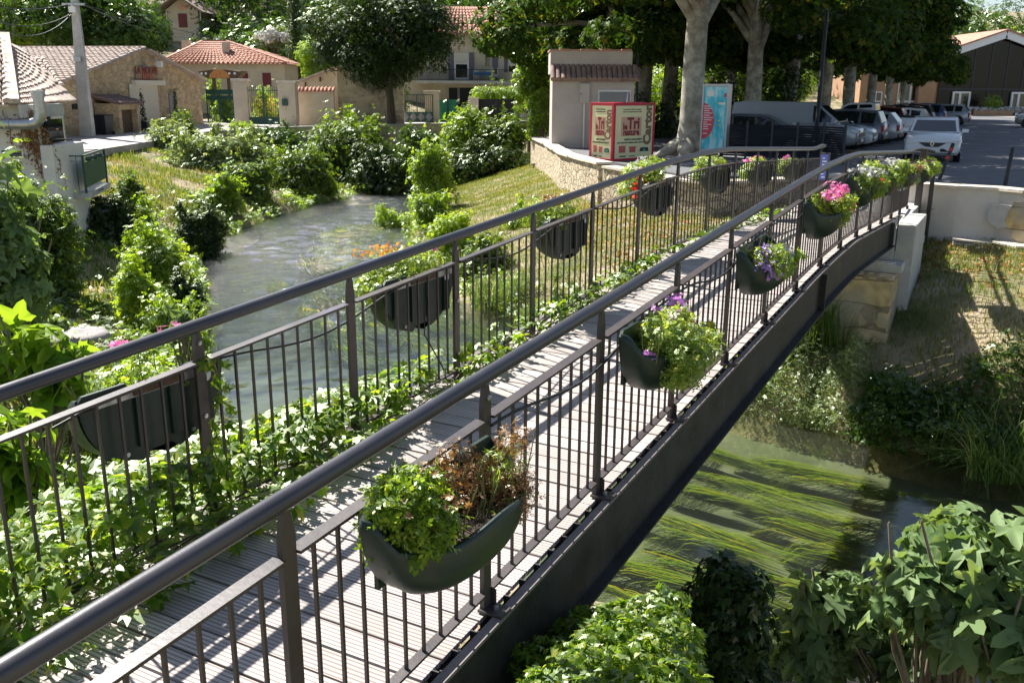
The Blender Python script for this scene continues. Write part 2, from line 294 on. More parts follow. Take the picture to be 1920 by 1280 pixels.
CQ = [(-17.4,36,-2.75),(-17.6,43,-2.75),(-17.4,50,-2.9),(-14.3,57,-3.9),(-9,61.5,-4.1),(-4.5,64,-4.2),(0,72,-3.4),(-14,36,-3.7),(-14.5,42,-3.7),(-13.5,48,-4.1),(-11.5,53,-4.4),(-12.5,30,-4.1),
 (-13.5,33,-3.5),(-11.5,24.5,-4.1),(-11,21,-4.3),(-14,19,-4.0),(-9.5,18.5,-4.4),(-8,15.5,-4.4),(-10,13,-4.0),(-6,11.5,-4.2),(-5.0,8,-3.7),(-3.2,6.5,-3.3),(-2.8,4.2,-2.95),(-6,4,-3.0),(-12,6,-3.0),(-4,9.8,-4.5),
 (-1.5,7.2,-3.9),(0,6.2,-4.0),(.8,7,-4.5),(2,5.4,-4.0),(4,4.6,-4.5),(3.2,6.2,-4.7),(6,4,-4.3),(3,2,-3.6),(0,0,-2.6),(6,0,-2.8),(-3,0,-2.3),(-4,-6,-2),(6,-6,-2.2),(14,0,-3.6),(-16,24,-3.2),(-20,28,-2.9),(-20,18,-3),
 (-19,36,-2.62),(-20,44,-2.62),(-22,50,-2.62),(-18,62,-2.62),(-8,70,-2.62),(4,76,-2.62),(-30,50,-2.62),(-36,40,-2.7),(-12,74,-2.5),(2,90,-2.6),(-30,66,-2.6),
 (14,12.8,-4.0),(11,12.4,-4.5),(17,11,-4.2),(5,17,-4.5),
 (3.6,17.8,-4.5),(3,20,-4.15),(2,23,-3.95),(4.8,19.5,-3.7),(6.4,21,-3.0),(5.1,24.9,-3.1),(8.5,25.3,-2.9),(7,23,-2.9),(3,25.5,-3.4),(3.5,28,-3.5),(2.7,31,-3.55),(1.5,35,-3.65),(.8,38,-3.8),(.5,43,-3.9),(0,28,-4.2),(-1.2,33,-4.4),(-1.5,40,-4.6),(-.8,47,-4.2),(1.2,24.5,-4.2),
 (12,24,-2.62),(16,20,-2.62),(9,29,-2.62),(5,30,-2.62),(5,38,-2.62),(4,46,-2.62),(20,30,-2.62),(30,50,-2.62),(14,50,-2.62),(40,80,-2.62),(60,100,-2.62),(30,20,-2.7),(50,50,-2.62),(10,60,-2.6),(20,90,-2.6),(70,70,-2.62),
 (-32,78,-2.2),(-22,78,-2.2),(-36,95,3.4),(-22,98,3.6),(-50,85,1),(-10,100,2),(-12,115,9),(-30,115,11),(-60,110,11),(4,104,0),(10,125,8),(-40,150,22),(0,160,20),(40,150,6),(70,160,8),(-90,100,10),(-80,60,2),(-60,40,-2)]
CP += [(x*ks(z), y*ks(z), z*ks(z)) if y < 60 else (x,y,z) for x, y, z in CQ]
for x, y, z in [(0,-60,-2),(-120,-20,0),(120,-20,-2.6),(140,80,-2),(140,200,14),(0,300,26),(-200,200,26),(200,300,24),(-200,60,10),(-400,900,20),(400,900,20),(0,900,20),(-400,-60,4),(400,-60,0),(400,300,20),(-400,300,26)]: CP.append((x,y,z))
for px, py, z in ((1735,428,-2.72),(1800,434,-2.72),(1870,441,-2.72),(1925,448,-2.72),(2050,462,-2.75),(1750,400,-2.72),(1900,408,-2.72),(2050,420,-2.72),(1735,520,-3.15),(1810,555,-3.15),(1900,560,-3.15),(2030,570,-3.15),(1720,640,-3.8),(1850,640,-3.55),(1900,700,-3.75),(1760,720,-4.15),(2050,700,-3.7),(1640,640,-3.85),(1560,640,-3.95),(1600,700,-4.1),(1500,700,-4.3),(1680,760,-4.35)): q = P(px,py,z=z); CP.append((q.x,q.y,z))
for (a, b_) in ((LB, 1), (RB, -1)):
    for (x, y), (x2, y2) in zip(a[1:-1], a[2:]):
        dx, dy = x2-x, y2-y; l = math.hypot(dx, dy); nx, ny = (-dy/l, dx/l) if b_ > 0 else (dy/l, -dx/l); CP.append((x+nx*.15, y+ny*.15, WZ-.6))
CP += [(.3,3.3,-2.75),(1.0,2.6,-2.8),(1.6,3.6,-3.5),(.4,4.6,-3.5),(1.3,5,-3.9)]
CP = np.array(CP, float)
def _fit():
    X = CP[:, :2]; D = np.hypot(X[:,None,0]-X[None,:,0], X[:,None,1]-X[None,:,1])
    A = np.zeros((len(X)+3,)*2); A[:len(X),:len(X)] = D + np.eye(len(X))*.02; A[:len(X),-3] = 1; A[:len(X),-2:] = X; A[-3,:len(X)] = 1; A[-2:,:len(X)] = X.T
    return np.linalg.solve(A, np.concatenate([CP[:,2], [0,0,0]]))
CO = _fit()
def HT(x, y):
    x = np.asarray(x, float); y = np.asarray(y, float); s = x.shape; x = x.ravel(); y = y.ravel(); out = np.empty(len(x))
    for i in range(0, len(x), 4000):
        a, b = x[i:i+4000], y[i:i+4000]
        out[i:i+4000] = np.hypot(a[:,None]-CP[None,:,0], b[:,None]-CP[None,:,1]) @ CO[:-3] + CO[-3] + CO[-2]*a + CO[-1]*b
    n = .05*np.sin(x*2.1+1.3*np.sin(y*1.7))*np.sin(y*1.9+x*.7) + .03*np.sin(x*5.3+y*2)*np.sin(y*4.7-x*1.3)
    out = np.clip(out, -6.4, 32) + n*np.clip((out-WZ)*1.5, 0, 1)*np.clip((-2.7-out)*4, 0, 1)
    return out.reshape(s)
def hz(x, y): return float(HT([x], [y])[0])
def lines(*seg):
    o = []
    for a, b, st in seg: o += list(np.arange(a, b, st))
    return np.array(o + [seg[-1][1]])
gx = lines((-400,-100,60),(-100,-40,6),(-40,-16,1.2),(-16,18,.3),(18,40,1.5),(40,100,6),(100,400,60))
gy = lines((-60,-6,6),(-6,2,.8),(2,32,.3),(32,60,.6),(60,110,2),(110,200,8),(200,900,70))
XX, YY = np.meshgrid(gx, gy); ZZ = HT(XX, YY)
V = np.stack([XX.ravel(), YY.ravel(), ZZ.ravel()], 1); nx_, ny_ = len(gx), len(gy)
ii = (np.arange(ny_-1)[:,None]*nx_ + np.arange(nx_-1)[None,:]).ravel()
FQ = np.stack([ii, ii+1, ii+1+nx_, ii+nx_], 1)
gm = M('bank soil and grass', (.08,.10,.03), (.36,.28,.2), .8, .95, 1.2, 22, c3=(.19,.17,.08), detail=9, lo=.36, hi=.6)
tag(link('ground', npmesh('ground', V, FQ, 4, True), gm), kind='structure')
# water: clear tinted surface with ripples over a bed
def water_mat():
    m = bpy.data.materials.new('river water'); m.use_nodes = True; t = m.node_tree; N = t.nodes; L = t.links; N.clear()
    tc = N.new('ShaderNodeTexCoord'); mp = N.new('ShaderNodeMapping'); L.new(tc.outputs['Object'], mp.inputs[0]); mp.inputs['Rotation'].default_value = (0,0,rad(35)); mp.inputs['Scale'].default_value = (.55,1.4,1)
    n1 = N.new('ShaderNodeTexNoise'); n1.inputs['Scale'].default_value = 1.8; n1.inputs['Detail'].default_value = 3; n1.inputs['Distortion'].default_value = .6; L.new(mp.outputs[0], n1.inputs[0])
    n2 = N.new('ShaderNodeTexNoise'); n2.inputs['Scale'].default_value = 9; n2.inputs['Detail'].default_value = 7; n2.inputs['Roughness'].default_value = .7; n2.inputs['Distortion'].default_value = .8; L.new(tc.outputs['Object'], n2.inputs[0])
    sx = N.new('ShaderNodeSeparateXYZ'); L.new(tc.outputs['Object'], sx.inputs[0])
    mr = N.new('ShaderNodeMapRange'); mr.inputs[1].default_value = 15; mr.inputs[2].default_value = 24; mr.inputs[3].default_value = .012; mr.inputs[4].default_value = 1; L.new(sx.outputs[1], mr.inputs[0])
    n3 = N.new('ShaderNodeTexNoise'); n3.inputs['Scale'].default_value = .35; L.new(tc.outputs['Object'], n3.inputs[0])
    mu = N.new('ShaderNodeMath'); mu.operation = 'MULTIPLY'; L.new(mr.outputs[0], mu.inputs[0]); L.new(n3.outputs[0], mu.inputs[1])
    b1 = N.new('ShaderNodeBump'); b1.inputs['Strength'].default_value = .12; b1.inputs['Distance'].default_value = .03; L.new(n1.outputs[0], b1.inputs['Height'])
    m3 = N.new('ShaderNodeMath'); m3.operation = 'MULTIPLY'; L.new(mu.outputs[0], m3.inputs[0]); L.new(n2.outputs[0], m3.inputs[1])
    b2 = N.new('ShaderNodeBump'); b2.inputs['Strength'].default_value = 1; b2.inputs['Distance'].default_value = .10; L.new(m3.outputs[0], b2.inputs['Height']); L.new(b1.outputs[0], b2.inputs['Normal'])
    g = N.new('ShaderNodeBsdfGlossy'); rg = N.new('ShaderNodeMapRange'); rg.inputs[1].default_value = 14; rg.inputs[2].default_value = 24; rg.inputs[3].default_value = .05; rg.inputs[4].default_value = .07; L.new(sx.outputs[1], rg.inputs[0]); L.new(rg.outputs[0], g.inputs['Roughness']); L.new(b2.outputs[0], g.inputs['Normal'])
    tr = N.new('ShaderNodeBsdfTransparent'); tr.inputs[0].default_value = (.8,.86,.7,1)
    df = N.new('ShaderNodeBsdfDiffuse'); df.inputs[0].default_value = (.17,.2,.19,1); L.new(b2.outputs[0], df.inputs['Normal'])
    ma = N.new('ShaderNodeMixShader'); ma.inputs[0].default_value = .06; L.new(tr.outputs[0], ma.inputs[1]); L.new(df.outputs[0], ma.inputs[2])
    fr = N.new('ShaderNodeFresnel'); fr.inputs[0].default_value = 1.36; L.new(b2.outputs[0], fr.inputs['Normal'])
    f2 = N.new('ShaderNodeMath'); f2.operation = 'MULTIPLY_ADD'; f2.inputs[1].default_value = 1.5; f2.inputs[2].default_value = .0; f2.use_clamp = True; L.new(fr.outputs[0], f2.inputs[0])
    mx = N.new('ShaderNodeMixShader'); L.new(f2.outputs[0], mx.inputs[0]); L.new(ma.outputs[0], mx.inputs[1]); L.new(g.outputs[0], mx.inputs[2])
    o = N.new('ShaderNodeOutputMaterial'); L.new(mx.outputs[0], o.inputs[0]); return m
def water_mesh():
    xs = lines((-26,-10.6,1.2),(-10.6,1.6,.065),(1.6,34,1.0)); ys = lines((-2,12,.5),(12,46,.075),(46,66,.6)); X, Y = np.meshgrid(xs, ys); Z = np.zeros_like(X); rs = np.random.default_rng(3)
    for k in range(46):
        lam = .26*1.9**rs.uniform(0, 2.6); a = rs.normal(-.5, 1.0) + (math.pi/2 if k % 3 else 0); kx, ky = math.cos(a)*2*math.pi/lam, math.sin(a)*2*math.pi/lam; wx, wy = rs.uniform(.2,.5,2)
        Z += lam**.9*.019*np.sin(kx*X+ky*Y+rs.uniform(0,6)+1.8*np.sin(wx*X*2+rs.uniform(0,6))+1.8*np.sin(wy*Y*2+rs.uniform(0,6)))*(.5+.5*np.sin(wx*X*1.7+wy*Y*1.3+rs.uniform(0,6)))
    rif = np.clip((Y-13)/11, .012, 1)*(.55+.45*np.sin(X*.5+Y*.32+1)*np.sin(Y*.21-X*.3)); edge = np.clip((X+10.6)/1, 0, 1)*np.clip((1.6-X)/1.5, 0, 1)
    Z = Z*rif*edge*np.clip((46-Y)/3, 0, 1)
    nx2, ny2 = len(xs), len(ys); b = (np.arange(ny2-1)[:,None]*nx2+np.arange(nx2-1)[None,:]).ravel()
    return npmesh('river_water', np.stack([X.ravel(),Y.ravel(),Z.ravel()+WZ],1), np.stack([b,b+1,b+1+nx2,b+nx2],1), 4, True)
tag(link('river_water', water_mesh(), water_mat()), kind='structure')
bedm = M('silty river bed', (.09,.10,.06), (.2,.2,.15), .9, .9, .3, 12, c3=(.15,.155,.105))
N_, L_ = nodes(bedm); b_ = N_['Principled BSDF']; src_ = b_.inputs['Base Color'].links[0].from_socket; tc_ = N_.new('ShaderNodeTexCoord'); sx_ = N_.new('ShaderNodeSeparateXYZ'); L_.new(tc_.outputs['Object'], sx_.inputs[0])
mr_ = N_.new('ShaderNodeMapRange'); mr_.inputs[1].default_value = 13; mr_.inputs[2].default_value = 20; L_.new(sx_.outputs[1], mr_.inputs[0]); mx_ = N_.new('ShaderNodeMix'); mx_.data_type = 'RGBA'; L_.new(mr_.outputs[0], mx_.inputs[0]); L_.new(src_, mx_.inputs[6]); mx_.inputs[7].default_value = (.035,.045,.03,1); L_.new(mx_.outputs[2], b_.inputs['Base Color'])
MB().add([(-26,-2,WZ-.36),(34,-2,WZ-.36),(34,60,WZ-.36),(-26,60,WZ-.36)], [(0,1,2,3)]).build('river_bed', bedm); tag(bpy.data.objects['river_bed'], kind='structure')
RNG = np.random.default_rng(7); random.seed(7)
MIDA = np.array(MID, float)
def flow(x, y):
    a = MIDA[:-1]; b = MIDA[1:]; d = b-a; l = np.linalg.norm(d, axis=1); p = np.array([x, y])
    t = np.clip(((p-a)*d).sum(1)/l**2, 0, 1); q = a + d*t[:,None]; w_ = 1/(np.linalg.norm(q-p, axis=1)**2+.5)**2
    v = (d/l[:,None]*w_[:,None]).sum(0); return v/np.linalg.norm(v)
def strands(name, segs, wid, mat, **kw):
    """ribbons: list of (n,3) centre lines, all the same length"""
    S = np.array(segs); n, k, _ = S.shape; T_ = np.diff(S, axis=1, append=S[:,-1:]); T_[:,-1] = T_[:,-2]
    sd_ = np.stack([T_[...,1], -T_[...,0], T_[...,2]*0], -1); sd_ /= np.linalg.norm(sd_, axis=-1, keepdims=True)+1e-9
    taper = np.array([1-.85*(i/(k-1))**2 for i in range(k)])[None,:,None]; wv = np.asarray(wid).reshape(-1,1,1)*np.ones((n,1,1))
    Vv = np.stack([S - sd_*wv*taper/2, S + sd_*wv*taper/2], 2).reshape(-1,3)
    base = (np.arange(n)[:,None]*k*2 + np.arange(k-1)[None,:]*2).ravel()
    return npmesh(name, Vv, np.stack([base, base+1, base+3, base+2], 1), 4, True)
segs = []; wd = []
def weed_clump(x, y, n, ln, spread):
    v0 = flow(x, y); ph = random.uniform(0, 6); nn = np.array([-v0[1], v0[0]])
    for _ in range(n):
        o = np.array([x, y]) + nn*random.gauss(0, spread) + v0*random.uniform(-.5, .7)*ln*.5; L_ = ln*random.uniform(.35, 1); pts = []; p = o.copy(); off = random.gauss(0, .04)
        zt = random.uniform(-.16, -.015)
        for i in range(9):
            u = i/8; v = flow(*p) if i % 4 == 0 else v
            q = p + np.array([-v[1], v[0]])*(.11*math.sin(3.2*u*L_+ph) + off*u)*ln*.4
            pts.append((q[0], q[1], WZ-.33 + (zt+.33)*min(1, u*3.5))); p = p + v*L_/8
        segs.append(pts); wd.append(random.uniform(.008, .018))
def bed_at(i, t, off, n, ln, sp): a = MIDA[i]*(1-t)+MIDA[i+1]*t; v = flow(*a); weed_clump(a[0]-v[1]*off, a[1]+v[0]*off, n, ln, sp)
rs_w = random.Random(5)
for (px, py) in ((1300,830),(1430,850),(1290,905),(1420,925),(1300,975),(1450,965),(1200,950),(1210,1030),(1150,1090),(1380,1050),(1510,880),(1270,870),(1350,1120),(1130,1030),(1560,960),(1250,985),(1360,890),(1500,1010),(1600,900),(1480,1100)):
    q = P(px,py,z=WZ); weed_clump(q.x, q.y, rs_w.choice([90,150,220]), rs_w.uniform(1.0,1.7), rs_w.uniform(.028,.06))
for k in range(46):
    bed_at(random.choice([4,5,5,6,6]), random.random(), random.uniform(-1.2,2.6), 130, random.uniform(1.4,2.4), random.uniform(.05,.14))
for k in range(60): bed_at(random.choice([2,3,4]), random.random(), random.uniform(.2,2.8), 90, random.uniform(1.8,3), .3)
o = link('river_weed', strands('river_weed', segs, np.array(wd)*1.3, None), LF['weed']); tag(o, 'long green and yellow water weed combed by the current in the river', 'water weed', kind='stuff')
# ------------------------------------------------------------------ footbridge
BP = Vector((-.11, 3.60, 0)); BT = math.atan2(.47967, .87745); BD = Vector((.47967,.87745,0)); BN = Vector((-.87745,.47967,0)); BW = 1.65
def prof(s):
    if s < 6.2: return -2.12+.052*s
    if s > 9.2: return -1.742-.05*(s-9.2)
    t = (s-6.2)/3; return -1.7976 + 3*(.052*t - .094*t*t/2) + (-1.742+1.7976-3*(.052-.047))*t*t
def bw(s, w_, h): return BP + BD*s + BN*w_ + Vector((0,0,prof(s)+h))
BR = thing('footbridge', BP, -BT, 'dark steel footbridge with slatted deck crossing the weedy river', 'footbridge')
def bl(s, w_, h): return Vector((-w_, s, prof(s)+h))
S0, S1 = -4.2, 16.4
def boards():
    mb = MB(); s = S0; k = 0
    while s < 14.6:
        a = random.uniform(-.002, .002); z0 = prof(s)-.09+a; z1 = prof(s+.138)-.09+a; e = random.uniform(-.01, .01)
        vs = [(.018+e*0,s,z0-.025),(.018,s+.134,z1-.025),(-BW-.1+e,s+.134,z1-.025),(-BW-.1+e,s,z0-.025)]
        mb.add([Vector(v) for v in vs]+[Vector(v)+Vector((0,0,.025)) for v in vs], [(3,2,1,0),(4,5,6,7),(0,1,5,4),(1,2,6,5),(2,3,7,6),(3,0,4,7)])
        s += .147; k += 1
    return mb
def board_mat():
    m = M('grooved composite deck boards', (.40,.355,.33), (.54,.49,.455), 1.1, .82, detail=8, stretch=(1.2,4,1)); N, L = nodes(m); b = N['Principled BSDF']
    g = N.new('ShaderNodeNewGeometry'); mx = N.new('ShaderNodeMix'); mx.data_type = 'RGBA'; mx.blend_type = 'MULTIPLY'; mx.inputs[0].default_value = 1
    r = N.new('ShaderNodeMapRange'); r.inputs[3].default_value = .78; r.inputs[4].default_value = 1.08; L.new(g.outputs['Random Per Island'], r.inputs[0])
    src = b.inputs['Base Color'].links[0].from_socket; L.new(src, mx.inputs[6]); L.new(r.outputs[0], mx.inputs[7])
    tc = N.new('ShaderNodeTexCoord'); wv = N.new('ShaderNodeTexWave'); wv.bands_direction = 'Y'; wv.inputs['Scale'].default_value = 14.2; L.new(tc.outputs['Object'], wv.inputs[0])
    gr = N.new('ShaderNodeMapRange'); gr.inputs[1].default_value = .0; gr.inputs[2].default_value = .45; L.new(wv.outputs['Fac'], gr.inputs[0])
    m2 = N.new('ShaderNodeMix'); m2.data_type = 'RGBA'; L.new(gr.outputs[0], m2.inputs[0]); m2.inputs[6].default_value = (.2,.165,.15,1); L.new(mx.outputs[2], m2.inputs[7]); L.new(m2.outputs[2], b.inputs['Base Color'])
    bp = N.new('ShaderNodeBump'); bp.inputs['Strength'].default_value = .7; bp.inputs['Distance'].default_value = .003; L.new(gr.outputs[0], bp.inputs['Height']); L.new(bp.outputs[0], b.inputs['Normal']); return m
boards().build('deck', board_mat(), BR, False)
def girder(wc, sgn, parts_=((-.006,.006,-.49,-.1),(-.06,.075,-.505,-.49))):
    mb = MB(); ss = np.arange(S0, 13.0, .3)
    for a, b in zip(ss[:-1], ss[1:]):
        for (w0, w1, h0, h1) in parts_:
            ps = []
            for s in (a, b):
                for ww, hh in ((w0,h0),(w1,h0),(w1,h1),(w0,h1)): ps.append(bl(s, wc-sgn*ww, hh))
            mb.add(ps, [(0,1,5,4),(1,2,6,5),(2,3,7,6),(3,0,4,7)] + ([(0,3,2,1)] if a == ss[0] else []) + ([(4,5,6,7)] if b == ss[-1] else []))
    return mb
for wc, sg in ((-.082, 1), (BW+.165, -1)):
    g_ = girder(wc, sg).build('girder', T['web'], BR, False); girder(wc, sg, ((-.02 if wc < 0 else -.035,.026 if wc < 0 else .045,-.0995,-.083),)).build('top_flange', T['flange'], g_, False)
    for s in (6.9, 12.6):  # mid-span plate is added to stand in for a shadow band on the web
        mb = MB(); c = bl(s, wc-sg*.04, -.295); mb.box(c.x-.03, c.x+.03, c.y-.012, c.y+.012, c.z-.19, c.z+.19); mb.build('web_plate', T['web'], g_, False)
mb = MB()                                     # cross bearers under the deck and the ribbed dark strip painting the bottom rail's shade
for s in np.arange(S0+.3, 12.6, 1.2): mb.box(-BW-.155, .074, s-.04, s+.04, prof(s)-.26, prof(s)-.12)
mb.build('cross_bearer', T['web'], BR, False)
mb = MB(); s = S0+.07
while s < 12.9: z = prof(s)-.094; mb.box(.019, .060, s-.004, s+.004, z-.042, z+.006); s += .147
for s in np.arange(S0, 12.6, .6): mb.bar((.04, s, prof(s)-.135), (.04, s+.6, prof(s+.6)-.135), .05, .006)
mb.build('edge_shade_strip', T['edgeshade'], BR, False)
def handrail(wc):
    pts = [bl(s, wc, .985) for s in np.arange(S0, 14.7, .3)]; sg = -1 if wc < .5 else 1
    pts += [bl(14.9, wc, .985), bl(15.3, wc+sg*.01, .995), bl(15.6, wc+sg*.02, 1.03), bl(15.9, wc+sg*.04, 1.04), bl(16.3, wc+sg*.06, 1.035), bl(16.5, wc+sg*.16, 1.01), bl(16.5, wc+sg*.3, .98)]
    return MB().tube(pts, .033, 16).build('handrail', T['rail'], BR, False)
handrail(0); handrail(BW)
def post_mesh(bolts, side):
    mb = MB(); W2 = .031; T2 = .011
    out = [(-W2,-.17),(W2,-.17),(W2,.86),(.020,.925),(.010,.957),(-.010,.957),(-.020,.925),(-W2,.86)]
    mb.prism([(-T2, y, z) for y, z in out], (2*T2, 0, 0))
    return mb.mesh('post')
def bolt_mesh(side):
    mb = MB(); x = side*.011
    mb.prism([(x, .0125*math.cos(a*math.pi/3), .0125*math.sin(a*math.pi/3)) for a in range(6)], (side*.009,0,0)); mb.tube([(x+side*.009,0,0),(x+side*.014,0,0)], .006, 8); return mb.mesh('bolt')
pm = post_mesh(0, 0); bm_in = {1: bolt_mesh(1), -1: bolt_mesh(-1)}
link_posts = []
KS = list(range(-3, 15))
for wc, side in ((0, 1), (BW, 1)):
    for k in KS:
        s = 1.2*(k-1)
        if s > 16.2: continue
        po = link('post', pm, T['steel'], BR); po.location = (-wc, s, prof(s)); 
        if k % 2:
            for h in ((.895,) if wc == 0 else (.9,.52,.12)):
                bo = link('bolt', bm_in[1], T['bolt'], po); bo.location = (0, 0, h)
        ft = MB(); xo = .035 if wc == 0 else -.06; ft.box(xo-.05, xo+.07, -.045, .045, -.085, -.073); ft.box(-.012 if wc == 0 else -.03, .03 if wc == 0 else .012, .033, .045, -.073, -.005)
        ft = ft.build('base_plate', T['steel'], po, False)
        if k > -2:
            b2 = MB().tube([(xo+.02,0,-.073),(xo+.02,0,-.058)], .012, 6); b2.build('bolt', T['bolt'], po, False)
for wc in (0, BW):
    for nm, hh, wd_, th in (('mid_rail', .80, .052, .012), ('bottom_rail', 0, .045, .012)):
        for k in KS[:-1]:
            s = 1.2*(k-1); e = min(s+1.2, 16.3)
            mb = MB()
            a, m_, b = bl(s+.033, wc, hh), bl((s+e)/2, wc, hh), bl(e-.033, wc, hh)
            mb.bar(a, b, wd_, th); mb.build(nm, T['steel'], BR, False)
allb = []
for wc in (0, BW):
    for k in KS[:-1]:
        for j in range(9):
            s = 1.2*(k-1)+.12*(j+1)
            if s < 16.2: allb.append((s, wc, (bw(s, wc, .4)).length))
bmesh_ = MB(); bmesh_.box(-.006,.006,-.006,.006,.006,.794); bal = bmesh_.mesh('baluster')
vis = sorted([b for b in allb if not (b[1] == 0 and b[0] < -2.2)], key=lambda b: b[2] + (0 if (b[1] == BW and b[0] > -1.6) or (b[1] == 0 and b[0] > -1.9) else 50))
for s, wc, _ in vis[:100]:
    b = link('baluster', bal, T['steel'], BR); b.location = (-wc, s, prof(s)); b.rotation_euler = (0,0,random.uniform(-.05,.05))
mb = MB()
for s, wc, _ in vis[100:] + [b for b in allb if b not in vis]:
    mb.box(-wc-.006,-wc+.006,s-.006,s+.006,prof(s)+.006,prof(s)+.794)
tag(mb.build('balusters', T['steel'], BR, False), kind='stuff')
# slack lighting cable tied under both mid rails
for wc, rng in ((-.03, (0.0, 12)), (BW+.03, (-.8, 13))):
    mb = MB(); pts = []
    for s in np.arange(rng[0], rng[1], .12):
        u = (s % 2.4)/2.4; pts.append(bl(s, wc, .775-.11*(max(0, math.sin(math.pi*min(1, u*1.25)))**2 if u < .8 else 0)))
    mb.tube(pts, .007, 6).build('light_cable', T['cable'], BR, False)
# ------------------------------------------------------------------ paved ground
GP = -2.35
def sheet(name, pts, z, m, t=.0, kind='structure'):
    mb = MB()
    if t: mb.prism([(x,y,z-t) for x,y in pts][::1], (0,0,t))
    else: mb.add([(x,y,z) for x,y in pts], [tuple(range(len(pts)))])
    return tag(mb.build(name, m), kind=kind)
CPK = [(1.35,60),(1.4,46),(1.5,42),(2.2,37),(3.3,31.6),(4.1,28.8),(5.1,26.3),(8.9,26.7),(6.5,19.5),(6.15,17.9),(7.6,17.0),(8.9,19.9),(10.5,18.9),(14,16.8),(24,11),(70,11),(90,60),(80,120),(30,120),(10,90),(1.35,75)]
sheet('car_park', CPK, GP, T['asphalt'], .25)
# pale wheel lane strips and bay ticks painted on the car park
for i, (px, py) in enumerate([(1819,240),(1807,270),(1793,296),(1792,278),(1822,254)]):
    p = P(px, py, z=GP); MB().box(p.x-.55, p.x+.25, p.y-.06, p.y+.06, GP+.003, GP+.006).build('painted_line', T['paint']); tag(bpy.data.objects['painted_line' if i == 0 else 'painted_line.%03d' % i], kind='structure')
MB().add([tuple(P(1775,216,z=GP+.012)), tuple(P(1990,222,z=GP+.012)), tuple(P(1990,218,z=GP+.012)), tuple(P(1775,212.5,z=GP+.012))], [(0,1,2,3)]).build('pavement', T['stonecap']); tag(bpy.data.objects['pavement'], kind='structure')
LANE = [(-17.0,35.4),(-17.2,43),(-17.3,49.5),(-14.6,57.2),(-9.5,62),(-5.2,65.2),(2,73),(6,86),(4,100),(-30,100),(-45,60),(-45,36),(-24,32)]
sheet('lane', LANE, -2.5, T['road'], .3)
def wall_line(name, pts, z0, z1, th, m, cap=None, capo=.06, capt=.07, label=None, cat='wall', rough=0, capm=None, ztop=None, group=None):
    """low wall along a plan line, with coping"""
    r = thing(name, (pts[0][0], pts[0][1], z0), 0, label, cat, group)
    zt = ztop or [z1]*len(pts)
    mb = MB(); cb = MB(); L_ = len(pts)
    def off(i, d):
        a = Vector(pts[max(i-1,0)]); b = Vector(pts[min(i+1,L_-1)]); t = (b-a).normalized(); return Vector(pts[i]) + Vector((-t.y, t.x))*d
    for i in range(L_-1):
        a0, a1, b0, b1 = off(i,-th/2), off(i,th/2), off(i+1,-th/2), off(i+1,th/2); za, zb = zt[i], zt[i+1]
        mb.add([(a0.x,a0.y,z0),(a1.x,a1.y,z0),(b1.x,b1.y,z0),(b0.x,b0.y,z0),(a0.x,a0.y,za),(a1.x,a1.y,za),(b1.x,b1.y,zb),(b0.x,b0.y,zb)], [(0,3,2,1),(4,5,6,7),(0,1,5,4),(1,2,6,5),(2,3,7,6),(3,0,4,7)])
        if cap:
            l = (b0-a0).length; n = max(1, int(l/cap)); 
            for k in range(n):
                u0, u1 = k/n, (k+1)/n-.012/l; q = lambda A, B, u: A*(1-u)+B*u; e = random.uniform(-.03,.03) if rough else 0; zz = lambda u: za*(1-u)+zb*u + random.uniform(0, rough)
                A0, A1, B0, B1 = off(i,-th/2-capo+e), off(i,th/2+capo+e), off(i+1,-th/2-capo+e), off(i+1,th/2+capo+e)
                c = [q(A0,B0,u0), q(A1,B1,u0), q(A1,B1,u1), q(A0,B0,u1)]; z_ = [zz(u0), zz(u0), zz(u1), zz(u1)]; z_ = [max(z_[0],zt[i] if 0 else z_[0])]*0 + z_
                cb.add([(p.x,p.y,z+.003) for p, z in zip(c, z_)] + [(p.x,p.y,z+capt) for p, z in zip(c, z_)], [(0,3,2,1),(4,5,6,7),(0,1,5,4),(1,2,6,5),(2,3,7,6),(3,0,4,7)])
    mb.build('wall', m, r)
    if cap: cb.build('coping', capm or T['stonecap'], r)
    return r
# rubble wall round the terrace on the right bank
cs = [P(1003,256,z=-2.2), P(1030,268,z=-2.2), P(1060,286,z=-2.2), P(1100,297,z=-2.2), P(1134,305,z=-2.2)]
ptsA = [(1.2,47.5)]+[(p.x, p.y) for p in cs]
wall_line('terrace_wall', ptsA, -4.0, -2.27, .4, T['rubble'], 1.0, .08, .07, 'rubble stone wall with slab coping curving below the beige kiosk', rough=.02)
ptsB = [(p.x,p.y) for p in (P(1140,309,z=-2.2), P(1200,318,z=-2.2), P(1262,330,z=-2.2), P(1330,338,z=-2.2), P(1420,334,z=-2.2), P(1520,329,z=-2.2), P(1590,324,z=-2.2))]
wall_line('terrace_wall', ptsB, -3.8, -2.3, .35, T['rubble'], .9, .07, .07, 'low stone wall with white coping seen through the far bridge railing', rough=.015)
# rough ledge stones at the foot of the wall
lg = MB()
for i in range(26):
    u = i/25; p = Vector(P(1008,300,z=-3.25))*(1-u) + Vector(P(1170,362,z=-3.35))*u; s = random.uniform(.22,.42); z = hz(p.x,p.y)
    a = random.uniform(0,3); M_ = Matrix.Translation((p.x+random.uniform(-.1,.1), p.y, z+.04)) @ Matrix.Rotation(a,4,'Z'); lg.box(-s,s,-s*.7,s*.7,-.2,random.uniform(.05,.14), M=M_)
tag(lg.build('stone_ledge', T['rubble'], bevel=.05), 'pale ledge of flat stones along the foot of the rubble wall', 'stone ledge')
